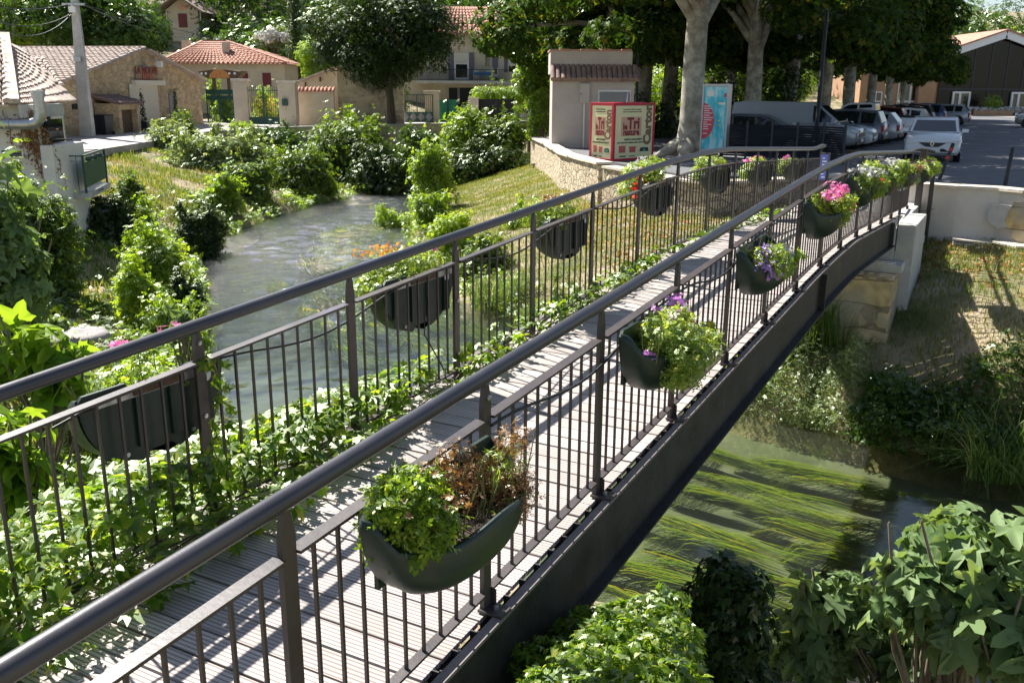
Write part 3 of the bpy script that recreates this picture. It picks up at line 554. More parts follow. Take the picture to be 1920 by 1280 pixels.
# right bank wall with peeled render
WR = [P(1724,343,z=-1.75), P(1800,348,z=-1.75), P(1880,352,z=-1.75), P(1930,357,z=-1.75), P(2040,366,z=-1.75)]
WRp = [(p.x, p.y) for p in WR]; WRp = [(WRp[0][0]-.25, WRp[0][1]+.15)] + WRp[1:]
peel = M('peeling cream render', (.55,.5,.44), (.64,.6,.54), 1.2, .9, .3, 20); N_, L_ = nodes(peel)
wr = wall_line('bank_wall', WRp, -3.6, -1.8, .3, peel, 1.4, .05, .06, 'cream rendered wall with peeling patch behind the bridge end', rough=.004)
def slab_on(wall_a, wall_b, u0, u1, z0, z1, m, name, parent, d=.155, ragged=.03, n=14):
    a, b = Vector((*wall_a,0)), Vector((*wall_b,0)); t = (b-a).normalized(); nn = Vector((t.y,-t.x,0)); L2 = (b-a).length
    if nn.y > 0: nn = -nn
    pts = []
    for k in range(n):
        an = 2*math.pi*k/n; cu = (u0+u1)/2 + (u1-u0)/2*math.copysign(abs(math.cos(an))**.6, math.cos(an))*(1+random.uniform(-ragged,ragged)*6); cz = (z0+z1)/2+(z1-z0)/2*math.copysign(abs(math.sin(an))**.6, math.sin(an))*(1+random.uniform(-ragged,ragged)*6)
        pts.append(a + t*cu + nn*d + Vector((0,0,cz)))
    return MB().prism(pts, nn*.015).build(name, m, parent)
slab_on(WRp[1], WRp[3], .95, 2.3, -2.72, -1.95, T['ashlar'], 'bare_stone', wr, d=.15)
slab_on(WRp[1], WRp[3], .62, 1.2, -2.45, -2.05, T['concrete'], 'bare_mortar', wr, d=.144)
fo = [Vector((x,y)) for x,y in WRp]; fo = [(p.x-.12, p.y-.25) for p in fo]
wall_line('footing', [fo[0], fo[1]], -4.0, -2.95, .25, T['concrete'], None, label='grey render footing left of the broken step under the cream wall', cat='footing')
wall_line('footing', fo[1:], -4.0, -2.78, .36, T['concrete'], .8, .02, .04, 'broken concrete footing with pale top edge below the peeling cream wall', 'footing', rough=.05)
# abutment: dressed stone pier under the far end, concrete head
ab = thing('bridge_abutment', (bw(12.6, .8, -2)), -BT, 'stone abutment with grey concrete head under the far end of the bridge', 'abutment')
def abx(s0, s1, w0, w1, z0, z1, nm, m, bev=.015, top=None):
    mb = MB(); c = [bw(s0,w0,0), bw(s0,w1,0), bw(s1,w1,0), bw(s1,w0,0)]
    mb.add([(p.x,p.y,z0) for p in c]+[(p.x,p.y,z1) for p in c], [(0,1,2,3),(7,6,5,4),(0,4,5,1),(1,5,6,2),(2,6,7,3),(3,7,4,0)]); return mb.build(nm, m, ab, bevel=bev)
abx(12.05, 16.0, -.28, BW+.5, -5.4, -2.80, 'stone_pier', T['ashlar'], .03)
abx(12.45, 16.1, -.34, BW+.5, -2.80, -2.66, 'bearing_shelf', T['concrete'])
abx(12.95, 14.6, -.44, -.15, -3.75, -2.08, 'concrete_head', T['concrete'])
abx(12.95, 16.3, -.15, BW+.4, -2.72, -2.14, 'back_wall', T['concrete'])
abx(14.62, 17.9, -.15, BW+.2, -2.6, -2.13, 'landing', T['concrete'])
mb = MB(); c = bl(12.55, -.175, 0); ap = bw(12.55, -.2, 0); MB().tube([(ap.x,ap.y,ap.z-.55),(ap.x,ap.y,ap.z+.75)], .012, 8).build('drain_pipe', T['steel'], ab)
# end posts and small post with blue notice at far end
ep = bw(16.3, -.12, 0); pst = thing('gate_post', (ep.x, ep.y, -3.0), -BT, 'thick dark steel post carrying the last planter at the far bridge end', 'post')
MB().box(-.06,.06,-.06,.06,0,1.95).build('post', T['steel'], pst, False, bevel=.008); MB().bar((.02,0,.75),(.3,-.1,.83),.05,.012).build('bracket', T['steel'], pst, False)
MB().box(.16,.24,.1,.18,.05,1.6).build('rear_post', T['steel'], pst, False, bevel=.006)
ep = bw(16.4, BW+.05, 0); pst = thing('notice_post', (ep.x, ep.y, GP), -BT, 'dark post with a narrow blue notice at the left rail end', 'post')
MB().box(-.09,.09,-.05,.05,0,1.15).build('post', T['steel'], pst, False, bevel=.008)
sg = MB().box(-.075,.075,-.062,-.052,.62,1.12); sg = sg.build('notice', T['bluesign'], pst, False)
q = MB()
for i in range(7):
    z = .66+i*.062; q.box(-.055+random.uniform(0,.03), .055-random.uniform(0,.05), -.0655, -.0625, z, z+.022)
q.build('notice_marks', T['wht'], sg, False)
# black hose on the right bank wall
hp = [P(1729,358,y=19.3), P(1735,378,y=19.25), P(1745,390,y=19.2), P(1762,396,y=19.1), P(1800,398,y=18.9), P(1830,404,y=18.75), P(1870,409,y=18.5), P(1930,413,y=18.2)]
pts = []
for a, b in zip(hp[:-1], hp[1:]): pts += [a*(1-u)+b*u for u in (0,.25,.5,.75)]
tag(MB().tube([p+Vector((-.0,-.13,0)) for p in pts], .018, 8).build('hose', T['cable']), 'black hose sagging across the cream bank wall', 'hose')
# ------------------------------------------------------------------ text helper
def text_mesh(s, size, ext=.002, bold=.0, sx=1.0):
    cu = bpy.data.curves.new('txt', 'FONT'); cu.body = s; cu.size = size; cu.extrude = ext; cu.offset = bold; cu.align_x = 'CENTER'; cu.align_y = 'CENTER'; cu.resolution_u = 3
    o = bpy.data.objects.new('txt', cu); COL.objects.link(o); bpy.context.view_layer.update()
    me = bpy.data.meshes.new_from_object(o.evaluated_get(bpy.context.evaluated_depsgraph_get())); bpy.data.objects.remove(o)
    me.transform(Matrix.Diagonal((sx,1,1,1))); me.materials.clear(); return me
def text(name, s, size, m, parent, loc, rot=0, bold=0, sx=1.0, vertical=False):
    """text standing on an XZ face looking along -Y; rot turns it in that face"""
    me = text_mesh(s, size, .0015, bold, sx); me.transform(Matrix.Rotation(rot,4,'Z')); me.transform(Matrix.Rotation(math.pi/2,4,'X')); me.transform(Matrix.Translation(loc)); me.name = name
    return link(name, me, m, parent)
# ------------------------------------------------------------------ cardboard container
def facep(root, pw, ph, name, rotz, off, off2=(0,0,0)):
    p = thing(name, off); p.rotation_euler = (0,0,rotz); return p
A = P(1112,301,z=GP); Bq = P(1148,303,z=GP); Cq = P(1230,298,z=GP); ang = math.atan2(Cq.y-Bq.y, Cq.x-Bq.x); Wd = 2.02; Dp = 1.15; Hh = 1.92
bx = thing('cardboard_container', Bq, ang, 'red framed cardboard recycling container with printed cream panels', 'recycling container')
fr = MB()
fr.box(0,.1,0,.1,0,Hh); fr.box(Wd-.1,Wd,0,.1,0,Hh); fr.box(0,.1,Dp-.1,Dp,0,Hh); fr.box(Wd-.1,Wd,Dp-.1,Dp,0,Hh)
fr.box(.1,Wd-.1,0,.1,Hh-.1,Hh); fr.box(0,.1,.1,Dp-.1,Hh-.1,Hh); fr.box(.1,Wd-.1,Dp-.1,Dp,Hh-.1,Hh); fr.box(Wd-.1,Wd,.1,Dp-.1,Hh-.1,Hh); fr.box(.1,Wd-.1,.1,Dp-.1,Hh-.03,Hh-.01)
fr.box(.1,Wd-.1,0,.1,0,.08); fr.box(0,.1,.1,Dp-.1,0,.08); fr.build('frame', T['redp'], bx, False, bevel=.008)
MB().tube([(.9,.3,Hh-.02),(.93,.3,Hh+.28),(1.0,.3,Hh+.34),(1.07,.3,Hh+.28),(1.08,.3,Hh-.02)], .018, 8).build('lifting_loop', T['galv'], bx, False)
def panel(parent, W, nm):
    """front panel in its own axes: x 0..W, face at y=0, z 0..H"""
    def bxm(x0,x1,z0,z1,d,m,n): return MB().box(x0,x1,-d,-.0005 if d < .004 else 0,z0,z1).build(n, m, parent, False)
    k = (W-.2)/1.85
    X = lambda v: .1+v*k
    bxm(X(.28),X(1.28),.82,1.45,.003,T['tan'],'logo_patch')
    text('logo_le','le',.3,T['dred'],parent,(X(.47),-.006,1.13),0,.012,k); text('logo_tri','Tri',.52,T['dred'],parent,(X(.88),-.006,1.22),0,.02,k*.95)
    text('logo_nature','nature',.3,T['dred'],parent,(X(.78),-.006,.94),0,.012,k)
    text('carton_word','Carton',.5,T['brn'],parent,(X(1.6),-.006,1.2),math.pi/2,.026,.95) if k > .7 else text('carton_word','Carton',.42,T['brn'],parent,(X(1.55),-.006,1.2),math.pi/2,.022,.8)
    text('small_line','Ne pas jeter les déchets ménagers,',.062,T['blk'],parent,(X(.8),-.004,1.70),0,.001,k); text('small_line','seuls* sont acceptés les cartons vides',.062,T['blk'],parent,(X(.8),-.004,1.62),0,.001,k)
    text('small_line','RÉSERVÉ UNIQUEMENT',.085,T['blk'],parent,(X(.9),-.004,.70),0,.002,k); text('small_line',"AUX CARTONS D'EMBALLAGES, CARTONS PLATS",.07,T['blk'],parent,(X(.88),-.004,.60),0,.002,k)
    a = MB(); a.box(X(.2),X(.52),-.004,-.0008,.27,.5).build('box_picture', T['pred'], parent, False)
    a = MB(); a.bar((X(.22),-.006,.29),(X(.5),-.006,.48),.004,.012,up=(0,1,0)); a.bar((X(.22),-.006,.48),(X(.5),-.006,.29),.004,.012,up=(0,1,0)); a.build('box_picture', T['tan'], parent, False)
    a = MB(); a.box(X(.72),X(1.02),-.004,-.0008,.27,.4); a.prism([(X(.66),-.004,.45),(X(.72),-.004,.4),(X(1.02),-.004,.4),(X(1.1),-.004,.45),(X(.96),-.004,.47),(X(.78),-.004,.47)],(0,.003,0)); a.build('box_picture', T['pred'], parent, False)
    a = MB(); a.prism([(X(1.22),-.004,.29),(X(1.7),-.004,.29),(X(1.64),-.004,.42),(X(1.28),-.004,.42)],(0,.003,0)); a.build('box_picture', T['blk'], parent, False)
    MB().disc((X(1.46),-.0055,.34), .07, (0,-1,0), 16, .04).build('box_picture', T['grn'], parent, False)
    a = MB(); a.box(X(.25),X(.55),-.004,-.0008,.13,.17); a.box(X(.7),X(1.0),-.004,-.0008,.135,.16); a.build('small_line', T['blk'], parent, False)
pf = MB().box(.1,Wd-.1,.012,.05,.08,Hh-.1).build('front_panel', T['yel'], bx, False)
e1 = pf; pnl = bpy.data.objects.new('print_sheet', MB().box(.16,Wd-.16,.008,.0115,.12,Hh-.14).mesh('print_sheet')); pnl.data.materials.append(T['yel']); COL.objects.link(pnl); pnl.parent = bx
bpy.context.view_layer.update()
def panel_on(parent, W, mat):
    before = set(bpy.data.objects); panel(parent, W, ''); new = [o for o in bpy.data.objects if o not in before and o.type == 'MESH']
    for o in new: o.data.transform(mat)
panel_on(pnl, Wd, Matrix.Translation((0,.0075,0)))
sp_ = MB().box(.012,.05,.1,Dp-.1,.08,Hh-.1).build('side_panel', T['yel'], bx, False)
panel_on(sp_, Dp, Matrix.Translation((.0115,0,0)) @ Matrix.Rotation(-math.pi/2,4,'Z') @ Matrix.Translation((-Dp,0,0)))
# ------------------------------------------------------------------ poster stand
pp = P(1310,296,z=GP); ps = thing('poster_stand', (pp.x, pp.y, GP), rad(-34), 'slim aluminium poster stand with turquoise poster beside plane tree trunk', 'poster stand')
W_, H_ = .98, 2.55
b = MB(); b.box(0,.06,0,.3,.22,H_); b.box(W_-.06,W_,0,.3,.22,H_); b.box(.06,W_-.06,0,.3,.22,.32); b.box(.06,W_-.06,0,.3,H_-.09,H_); b.box(.06,W_-.06,.05,.25,.32,H_-.09); b.build('case', T['alu'], ps, False, bevel=.01)
b = MB(); b.box(.15,.25,.1,.2,0,.22); b.box(W_-.25,W_-.15,.1,.2,0,.22); b.build('leg', T['dark'], ps, False)
tq = M('turquoise print', (.03,.42,.55), (.5,.78,.82), 1.4, .45, c3=(.1,.6,.72), stretch=(3,1,.8), lo=.4, hi=.62)
po = MB().box(.06,W_-.06,.03,.048,.32,H_-.09).build('poster', tq, ps, False)
el = MB(); el.v = []; 
pts = [(.063+ (.42*math.cos(a)), .026, 1.28+.62*math.sin(a)) for a in np.linspace(-math.pi/2, math.pi/2, 22)]; el.prism(pts, (0,.003,0)); el.build('red_shape', M('poster red', (.62,.06,.1), rough=.45), po, False)
ln = MB()
for i, wdt in enumerate([.25,.3,.2,.32,.22,.36,.3,.14,.3,.18,.2,0,.16]):
    z = 1.78-i*.078
    if wdt: ln.box(.09, .09+wdt, .021, .0255, z, z+.028)
ln.box(.18,.42,.024,.029,H_-.42,H_-.22); ln.box(.64,.86,.024,.029,H_-.7,H_-.62); ln.build('white_marks', T['wht'], po, False)
ln = MB().disc((.84,.028,H_-.38), .05, (0,-1,0), 16, .08).build('red_shape', bpy.data.materials['poster red'], po, False)
ln = MB(); [ln.disc((x,.028,z), .035, (0,-1,0), 6) for x, z in ((.62,1.9),(.66,1.3),(.42,.82),(.46,.7),(.7,1.15))]; ln.build('yellow_marks', T['ylw'], po, False)
# ------------------------------------------------------------------ louvred enclosure
fz = GP; f0 = P(1352,296,z=GP); f1 = (10.5, 31.9); f2 = (10.95, 31.1)
lf = thing('louvred_fence', (f0.x, f0.y, GP), 0, 'anthracite fence of horizontal louvres screening the parked cars', 'fence')
def louvre(a, b, h, parent, n, back):
    a, b = Vector((*a,0)), Vector((*b,0)); t = (b-a).normalized(); L2 = (b-a).length
    for k in range(n):
        p, q_ = a+t*(L2*k/n+.03), a+t*(L2*(k+1)/n-.03); mb = MB()
        for i in range(15): 
            z = fz+.12+i*(h-.16)/15; mb.bar(p+Vector((0,0,z)), q_+Vector((0,0,z)), .07, .012, up=Vector((0,0,1))*.55-t.cross(Vector((0,0,1))))
        mb.build('louvre_panel', T['anth'], parent)
    for k in range(n+1):
        p = a+t*L2*k/n; MB().box(p.x-.035,p.x+.035,p.y-.035,p.y+.035,fz,fz+h+.03).build('post', T['anth'], parent)
louvre((f0.x, f0.y-.0), f1, 1.27, lf, 4, 0); louvre((f1[0]+.02, f1[1]+.05), f2, 1.27, lf, 1, 0)
# ------------------------------------------------------------------ lamps, bollards
def lamp_post(px, py, h, r, lab, head=True, arm=0):
    p = P(px, py, z=GP); t = thing('street_lamp', (p.x,p.y,GP), 0, lab, 'street lamp', 'street lamps')
    MB().tube([(0,0,0),(0,0,.15),(0,0,.9),(0,0,.95),(0,0,h)], [r*1.6,r*1.6,r*1.5,r,r*.75], 12).build('pole', T['black'], t, False)
    if head:
        MB().tube([(0,0,h),(0,0,h+.12),(0,0,h+.2),(0,0,h+.24),(0,0,h+.42)], [.05,.06,.42,.43,.1], 18).build('lamp_shade', T['black'], t, False); MB().tube([(0,0,h+.17),(0,0,h+.195)], .2, 12).build('lens', T['wht'], t, False)
    return t
lamp_post(1527,286, 7.6, .085, 'tall dark lamp post rising out of frame beside the louvred fence')
p = P(1190,265,z=GP); lamp_post(1190,266, 4.55, .075, 'dark lamp post with dish shade between kiosk and plane tree')
lamp_post(1499,206, 3.4, .06, 'thin dark lamp post in the plane tree row behind the silver van'); lamp_post(1608,205, 3.2, .06, 'thin dark lamp post further back between plane trunks')
for px, py, h, lab, red in ((1761,337,1.02,'black bollard with red bands beside the white hatchback',True),(1884,349,.98,'plain black bollard on the asphalt behind the cream wall',False)):
    p = P(px,py,z=GP); t = thing('bollard', (p.x,p.y,GP), 0, lab, 'bollard', 'bollards'); t.rotation_euler = (0,rad(15) if red else rad(4),0)
    MB().tube([(0,0,0),(0,0,h-.02),(0,0,h)], [.05,.05,.03], 14).build('shaft', T['black'], t, False)
    if red:
        for z in (h-.22,h-.45): MB().tube([(0,0,z),(0,0,z+.09)], .054, 14).build('red_band', M('reflective red', (.5,.03,.02), rough=.5), t, False)
# ------------------------------------------------------------------ beige kiosk
k0 = P(1105,292,z=GP); kf = P(1030,277,z=GP)
kk = thing('transformer_kiosk', (2.0,39.2,GP), 0, 'beige rendered kiosk with tiled canopy and grey metal door', 'kiosk')
kx0 = (1028-960)/F*40.4; kx1 = (1171-960)/F*40.4; ky = 39.0; kt = 1.35
MB().box(kx0,kx1,ky,ky+2.6,GP-.1,-2.35+2.95).build('body', T['kiosk'], kk); MB().box(kx0-.08,kx1-.08,ky+.35,ky+2.7,-2.35+2.95,-2.35+3.85).build('upper_wall', T['kiosk'], kk)
rf = MB()
for i in range(17):
    x = kx0+.02+i*(kx1-kx0+.1)/16.5
    rf.tube([(x,ky-.28,.38),(x,ky+.38,.92)], [.115,.1], 8); rf.tube([(x+.1,ky-.22,.34),(x+.1,ky+.38,.86)], [.07,.07], 6)
rf.build('tiled_canopy', T['browntile'], kk)
rr = MB(); [rr.box(kx0-.12+i*.42, kx0-.12+i*.42+.40, ky+.28, ky+2.8, 1.5, 1.56+.02*(i%2)) for i in range(8)]; rr.build('coping_tiles', T['redtile'], kk)
dx0, dx1 = (1112-960)/F*40, (1166-960)/F*40
dr = MB().box(dx0-.06,dx1+.04,ky-.03,ky,GP,-.02).build('door_frame', T['galv'], kk); MB().box(dx0,dx1,ky-.05,ky-.031,GP+.03,-.1).build('door', T['grey'], kk)
mx0 = (1080-960)/F*39; mb_ = MB().box(mx0,mx0+.4,ky-.17,ky-.003,-.55,.22).build('meter_box', T['kiosk'], kk, bevel=.01); MB().tube([(mx0+.2,ky-.07,-.55),(mx0+.2,ky-.07,GP)], .04, 8).build('conduit', T['white'], kk); MB().tube([(mx0+.02,ky-.18,-.2),(mx0+.06,ky-.2,-.2)], .02, 6).build('lock', T['black'], mb_)
# ------------------------------------------------------------------ roofs with curved tiles
def tile_roof(corners, m, parent, name='roof', pitch=.28, rad_=.09, lap=.38, thick=.06, base=True, jit=.01):
    """corners: eave-left, eave-right, ridge-right, ridge-left; rows of round tiles run up the slope"""
    a, b, c, d = [Vector(v) for v in corners]; mb = MB(); n = max(2, int((b-a).length/pitch)); nrm = (b-a).cross(d-a).normalized()
    if nrm.z < 0: nrm = -nrm
    if base: mb.prism([a-nrm*.02, b-nrm*.02, c-nrm*.02, d-nrm*.02], nrm*-thick)
    sdir = (b-a).normalized()
    for i in range(n+1):
        u = i/n; p0 = a*(1-u)+b*u; p1 = d*(1-u)+c*u; L_ = (p1-p0).length; k = max(1, int(L_/lap)); t = (p1-p0)/k
        for j in range(k):
            q0 = p0+t*j - t*.12; q1 = p0+t*(j+1); jj = nrm*random.uniform(0, jit)+sdir*random.uniform(-jit, jit)
            if (q1-q0).length < .05: continue
            vs = []
            for q, r, hh in ((q0, rad_*1.12, .035), (q1, rad_*.9, 0)):
                for an in (180,135,90,45,0): vs.append(q + jj + sdir*math.cos(rad(an))*r + nrm*(math.sin(rad(an))*r*.9+hh))
            mb.add(vs, [(x,x+1,x+6,x+5) for x in range(4)], True); mb.add(vs[:5], [(0,1,2,3,4)])
    return mb.build(name, m, parent)
def quadwall(mb, p, q, z0, z1, th=.3):
    mb.bar((p[0],p[1],(z0+z1)/2), (q[0],q[1],(z0+z1)/2), th, z1-z0)
def facade_pt(A, B, z):                         # pixel column -> point on a vertical plane through A,B (plan)
    def f(px, py=None, z_=z):
        r = ray(px, py if py is not None else 200); a = Vector(A); b = Vector(B); e = b-a; n = Vector((-e.y, e.x)); t = (a.dot(n))/(r.x*n.x+r.y*n.y); return Vector(r)*t
    return f
# ------------------------------------------------------------------ stone barn on the left bank road
LZ = -2.5
A_, B_ = Vector((-22.9,47.6)), Vector((-21.9,66.8)); fp = facade_pt(A_, B_, 0); fe = (B_-A_).normalized(); fn = Vector((fe.y,-fe.x))
barn = thing('stone_barn', (-22.5,56,LZ), 0, 'ochre rubble stone barn with cream roller shutter and pale tiled roof', 'barn')
ap = fp(268,95); el_ = fp(131,158); er = fp(391,152)
wl = MB(); outline = [Vector((*A_,LZ-.2)), Vector((*B_,LZ-.2)), Vector((B_.x,B_.y,er.z)), Vector(ap), Vector((A_.x,A_.y,el_.z))]; wl.prism(outline, Vector((-fn.x,-fn.y,0))*.5); 
back = Vector((-14,2.2,0)); q = [Vector(v) for v in outline]; wl.add([q[0],q[4],q[4]+back,q[0]+back], [(0,1,2,3)])
wl.build('wall', T['barnstone'], barn)
o1 = Vector((fn.x,fn.y,0))*.12
tile_roof([Vector((A_.x,A_.y,el_.z))+back, Vector((A_.x,A_.y,el_.z))+o1, Vector(ap)+Vector((0,0,.12))+o1, Vector(ap)+Vector((0,0,.12))+back], T['tile'], barn, pitch=.34, rad_=.13, lap=.5, jit=.02)
MB().bar(Vector(ap)+Vector((0,0,.2))+o1, Vector(ap)+Vector((0,0,.2))+back, .3, .14).build('ridge', T['tile'], barn)
MB().bar(Vector(ap)+o1*2+Vector((0,0,.05)), Vector((B_.x,B_.y,er.z+.05))+o1*2, .5, .1).build('verge', T['tile'], barn)
def onf(px0, px1, py0, py1, d, m, nm, parent, f=fp, nn=fn, th=.04):
    a, b = f(px0, py1), f(px1, py1); zt = f((px0+px1)/2, py0).z; zb = min(a.z, b.z); off = Vector((nn.x,nn.y,0))*d
    mb = MB(); a2 = Vector((a.x,a.y,0))+off; b2 = Vector((b.x,b.y,0))+off; mb.bar((a2.x,a2.y,(zb+zt)/2),(b2.x,b2.y,(zb+zt)/2),th,zt-zb); return mb.build(nm, m, parent)
gd = onf(248,300,158,243,.06,T['cream'],'roller_shutter',barn); onf(246,303,151,160,.15,T['cream'],'shutter_box',gd,th=.25)
mb = MB(); a, b = fp(248,243), fp(300,243); 
for z in np.arange(LZ+.1, fp(274,162).z-.1, .12): mb.bar((a.x+.1,a.y,z),(b.x+.1,b.y,z),.012,.02)
mb.build('slat', T['cream'], gd)
sgn = onf(253,294,126,150,.05,M('faded sign board', (.24,.15,.1), (.34,.24,.17), 5, .9),'sign_board',barn)
sa, sb = fp(253,150), fp(294,150); sc_ = (sa+sb)/2; rotf = math.atan2(fe.y, fe.x)
for txt, zz, sz, col in (('LA NOUVE', fp(274,133).z, .62, T['dred']), ('AUTO', fp(274,143).z-.05, .5, T['pred'])):
    me = text_mesh(txt, sz, .004, .012, 1.05); me.transform(Matrix.Rotation(math.pi/2,4,'X')); me.transform(Matrix.Rotation(rotf,4,'Z')); me.transform(Matrix.Translation((sc_.x+.1,sc_.y,zz))); link('lettering', me, col, sgn, True)
onf(320,333,176,232,.03,T['grey'],'door',barn); onf(317,336,170,176,.08,T['barnstone'],'lintel',barn,th=.2); onf(135,148,195,205,.03,T['dark'],'vent_window',barn)
p = fp(270,113); MB().tube([p+Vector((.1,0,0)), p+Vector((.8,.2,.0))], .025, 6).tube([p+Vector((.1,-.2,-.42)), p+Vector((.1,-.2,-.3))], [.5,.1], 12).build('wall_lamp', T['galv'], barn); p2 = fp(285,115); MB().box(p2.x+.3,p2.x+.6,p2.y-.15,p2.y+.15,p2.z-.35,p2.z).build('floodlight', T['wht'], barn)
# little lean-to against the barn
h0, h1 = fp(188,252), fp(222,252); lt = thing('lean_to', (h0.x+.8,h0.y,LZ), 0, 'small stone lean-to with slate roof against the barn', 'lean-to')
za = fp(190,190).z-.1; mb = MB(); mb.box(h0.x+.02,h0.x+1.3,h0.y-.4,h0.y,LZ,za); mb.box(h0.x+.02,h0.x+1.3,h1.y,h1.y+.4,LZ,za); mb.box(h0.x+1.0,h0.x+1.3,h0.y,h1.y,za-.35,za); mb.build('wall', T['barnstone'], lt)
MB().box(h0.x+.9,h0.x+.98,h0.y,h1.y,LZ,za-.35).build('door', T['wood'], lt)
tile_roof([(h0.x+1.5,h0.y-.6,za), (h0.x+1.5,h1.y+.6,za), (h0.x-.3,h1.y+.6,za+.45), (h0.x-.3,h0.y-.6,za+.45)], T['browntile'], lt, lap=.4)
for i, (px, lab) in enumerate(((182,'dark wheelie bin nearer the concrete pole'),(199,'dark wheelie bin by the lean-to door'))):
    p = P(px,253,z=LZ); t = thing('wheelie_bin', (p.x,p.y,LZ), rad(-15), lab, 'bin', 'bins by the barn'); mb = MB(); mb.prism([(-.25,-.25,.08),(.25,-.25,.08),(.25,.25,.08),(-.25,.25,.08)],(0,0,.01))
    mb.add([(-.22,-.25,.06),(.22,-.25,.06),(.22,.25,.06),(-.22,.25,.06),(-.3,-.36,1.0),(.3,-.36,1.0),(.3,.36,1.0),(-.3,.36,1.0)],[(0,3,2,1),(4,5,6,7),(0,1,5,4),(1,2,6,5),(2,3,7,6),(3,0,4,7)]); mb.build('body', T['anth'], t, False, bevel=.02)
    MB().box(-.32,.32,-.38,.4,1.003,1.06).build('lid', T['anth'], t, False, bevel=.02)
    for sx in (-.24,.24): MB().tube([(sx-.03,.3,.1),(sx+.03,.3,.1)], .1, 12).build('wheel', T['rubber'], t, False)
# potted cypress by the shutter
# annex with lower roof, left of the barn
an = thing('annex', (-26,44.5,LZ), 0, 'low cream annex with brown tiled roof left of the barn', 'annex')
c1 = P(122,262,y=44.5); mb = MB().prism([(-34,44.5,LZ-.2),(c1.x,44.5,LZ-.2),(c1.x*47.5/44.5,47.5,LZ-.2),(-36,47.5,LZ-.2)],(0,0,P(100,162,y=44.5).z-LZ+.2)).build('wall', T['plaster'], an)
ze = P(100,161,y=44.3).z; tile_roof([(-34,44.1,ze),(c1.x+.35,44.1,ze),(c1.x-2.2,47.8,ze+1.3),(-34,47.8,ze+1.3)], T['tile'], an, pitch=.34, rad_=.12, lap=.45, jit=.02)
# ------------------------------------------------------------------ white riverside building with balcony
rb = thing('riverside_building', (-13,25,-4.5), 0, 'whitewashed building with curved roof tiles, flue pipe and green balcony door', 'building')
yF = 23.0; xr = P(84,300,y=yF).x; zt = P(60,196,y=yF).z
k_ = lambda x, y, y2: x*y2/y                    # corner receding along the sight line keeps the side just out of view
w0 = MB(); w0.prism([(-19,yF,-6),(xr,yF,-6),(k_(xr,yF,yF+5)-.05,yF+5,-6),(-19,yF+5,-6)],(0,0,zt+6)); w0.build('wall', T['white'], rb, bevel=.02)
yS = 24.6; xs0 = P(84,300,y=yS).x-.3; xs1 = P(121,300,y=yS).x; w0 = MB(); w0.prism([(xs0,yS,-4.3),(xs1,yS,-4.3),(k_(xs1,yS,yS+3.5)+.12,yS+3.5,-4.3),(xs0-1,yS+3.5,-4.3)],(0,0,zt-.02+4.3)); w0.build('side_wall', T['white'], rb, bevel=.02)
w0 = MB(); w0.prism([(xs0-6,yS-.1,-6),(xs1-.05,yS-.1,-6),(k_(xs1,yS,yS+4),yS+4,-6),(xs0-6,yS+4,-6)],(0,0,1.7)); w0.build('base_wall', T['dstone'], rb)
w0 = MB(); w0.box(P(80,290,y=23).x,P(104,290,y=23).x,yF-.12,yS-.01,-4.6,P(95,272,y=23).z); w0.build('buttress', T['white'], rb, bevel=.04)
zr = zt+.02
tile_roof([(-19,yF-.4,zr),(xr-.5,yF-.4,zr),(xr-3.2,yF+5,zr+1.75),(-19,yF+5,zr+1.75)], T['tile'], rb, pitch=.30, rad_=.125, lap=.42, jit=.02)
tile_roof([(xr-.3,yF-.3,zr-.02),(k_(xs1,yS,yS+3.6)+.45,yS+3.6,zr-.02),(xr-3.4,yS+4.4,zr+1.5),(xr-3.2,yF+5,zr+1.6)], T['tile'], rb, pitch=.2, rad_=.085, lap=.4)
MB().bar((xr-.35,yF-.42,zr+.06),(xr-3.2,yF+5,zr+1.85),.24,.12).build('hip_ridge', T['tile'], rb)
# corrugated valance under the hip
va = MB(); 
for i in range(22):
    u = i/21; x = xr-.28+(xs1+.1-xr+.28)*u; y = yF-.32+(yS+.3-yF)*u; va.tube([(x,y,zr-.33),(x,y,zr-.02)], .045, 6)
va.build('eave_tiles', T['concrete'], rb)
# flue
zf = P(0,233,y=22.6).z; xv = P(78,233,y=22.6).x
fl = MB(); rr_ = .125; fl.tube([(-18,22.6,zf),(xv-.3,22.6,zf),(xv-.12,22.6,zf+.04),(xv-.03,22.6,zf+.13),(xv,22.6,zf+.3),(xv,22.6,P(76,173,y=22.6).z)], rr_, 16); fl.build('flue_pipe', T['galv'], rb)
zc = P(76,170,y=22.6).z
for a_, b_, r_ in [((xv,22.6,zc-.12),(xv,22.6,zc),.16),((xv,22.6,zf+.62),(xv,22.6,zf+.66),.14)]+[((x-.02,22.6,zf),(x+.02,22.6,zf),.14) for x in (xv-.75,xv-2)]: MB().tube([a_,b_], r_, 16).build('flue_collar', T['galv'], rb)
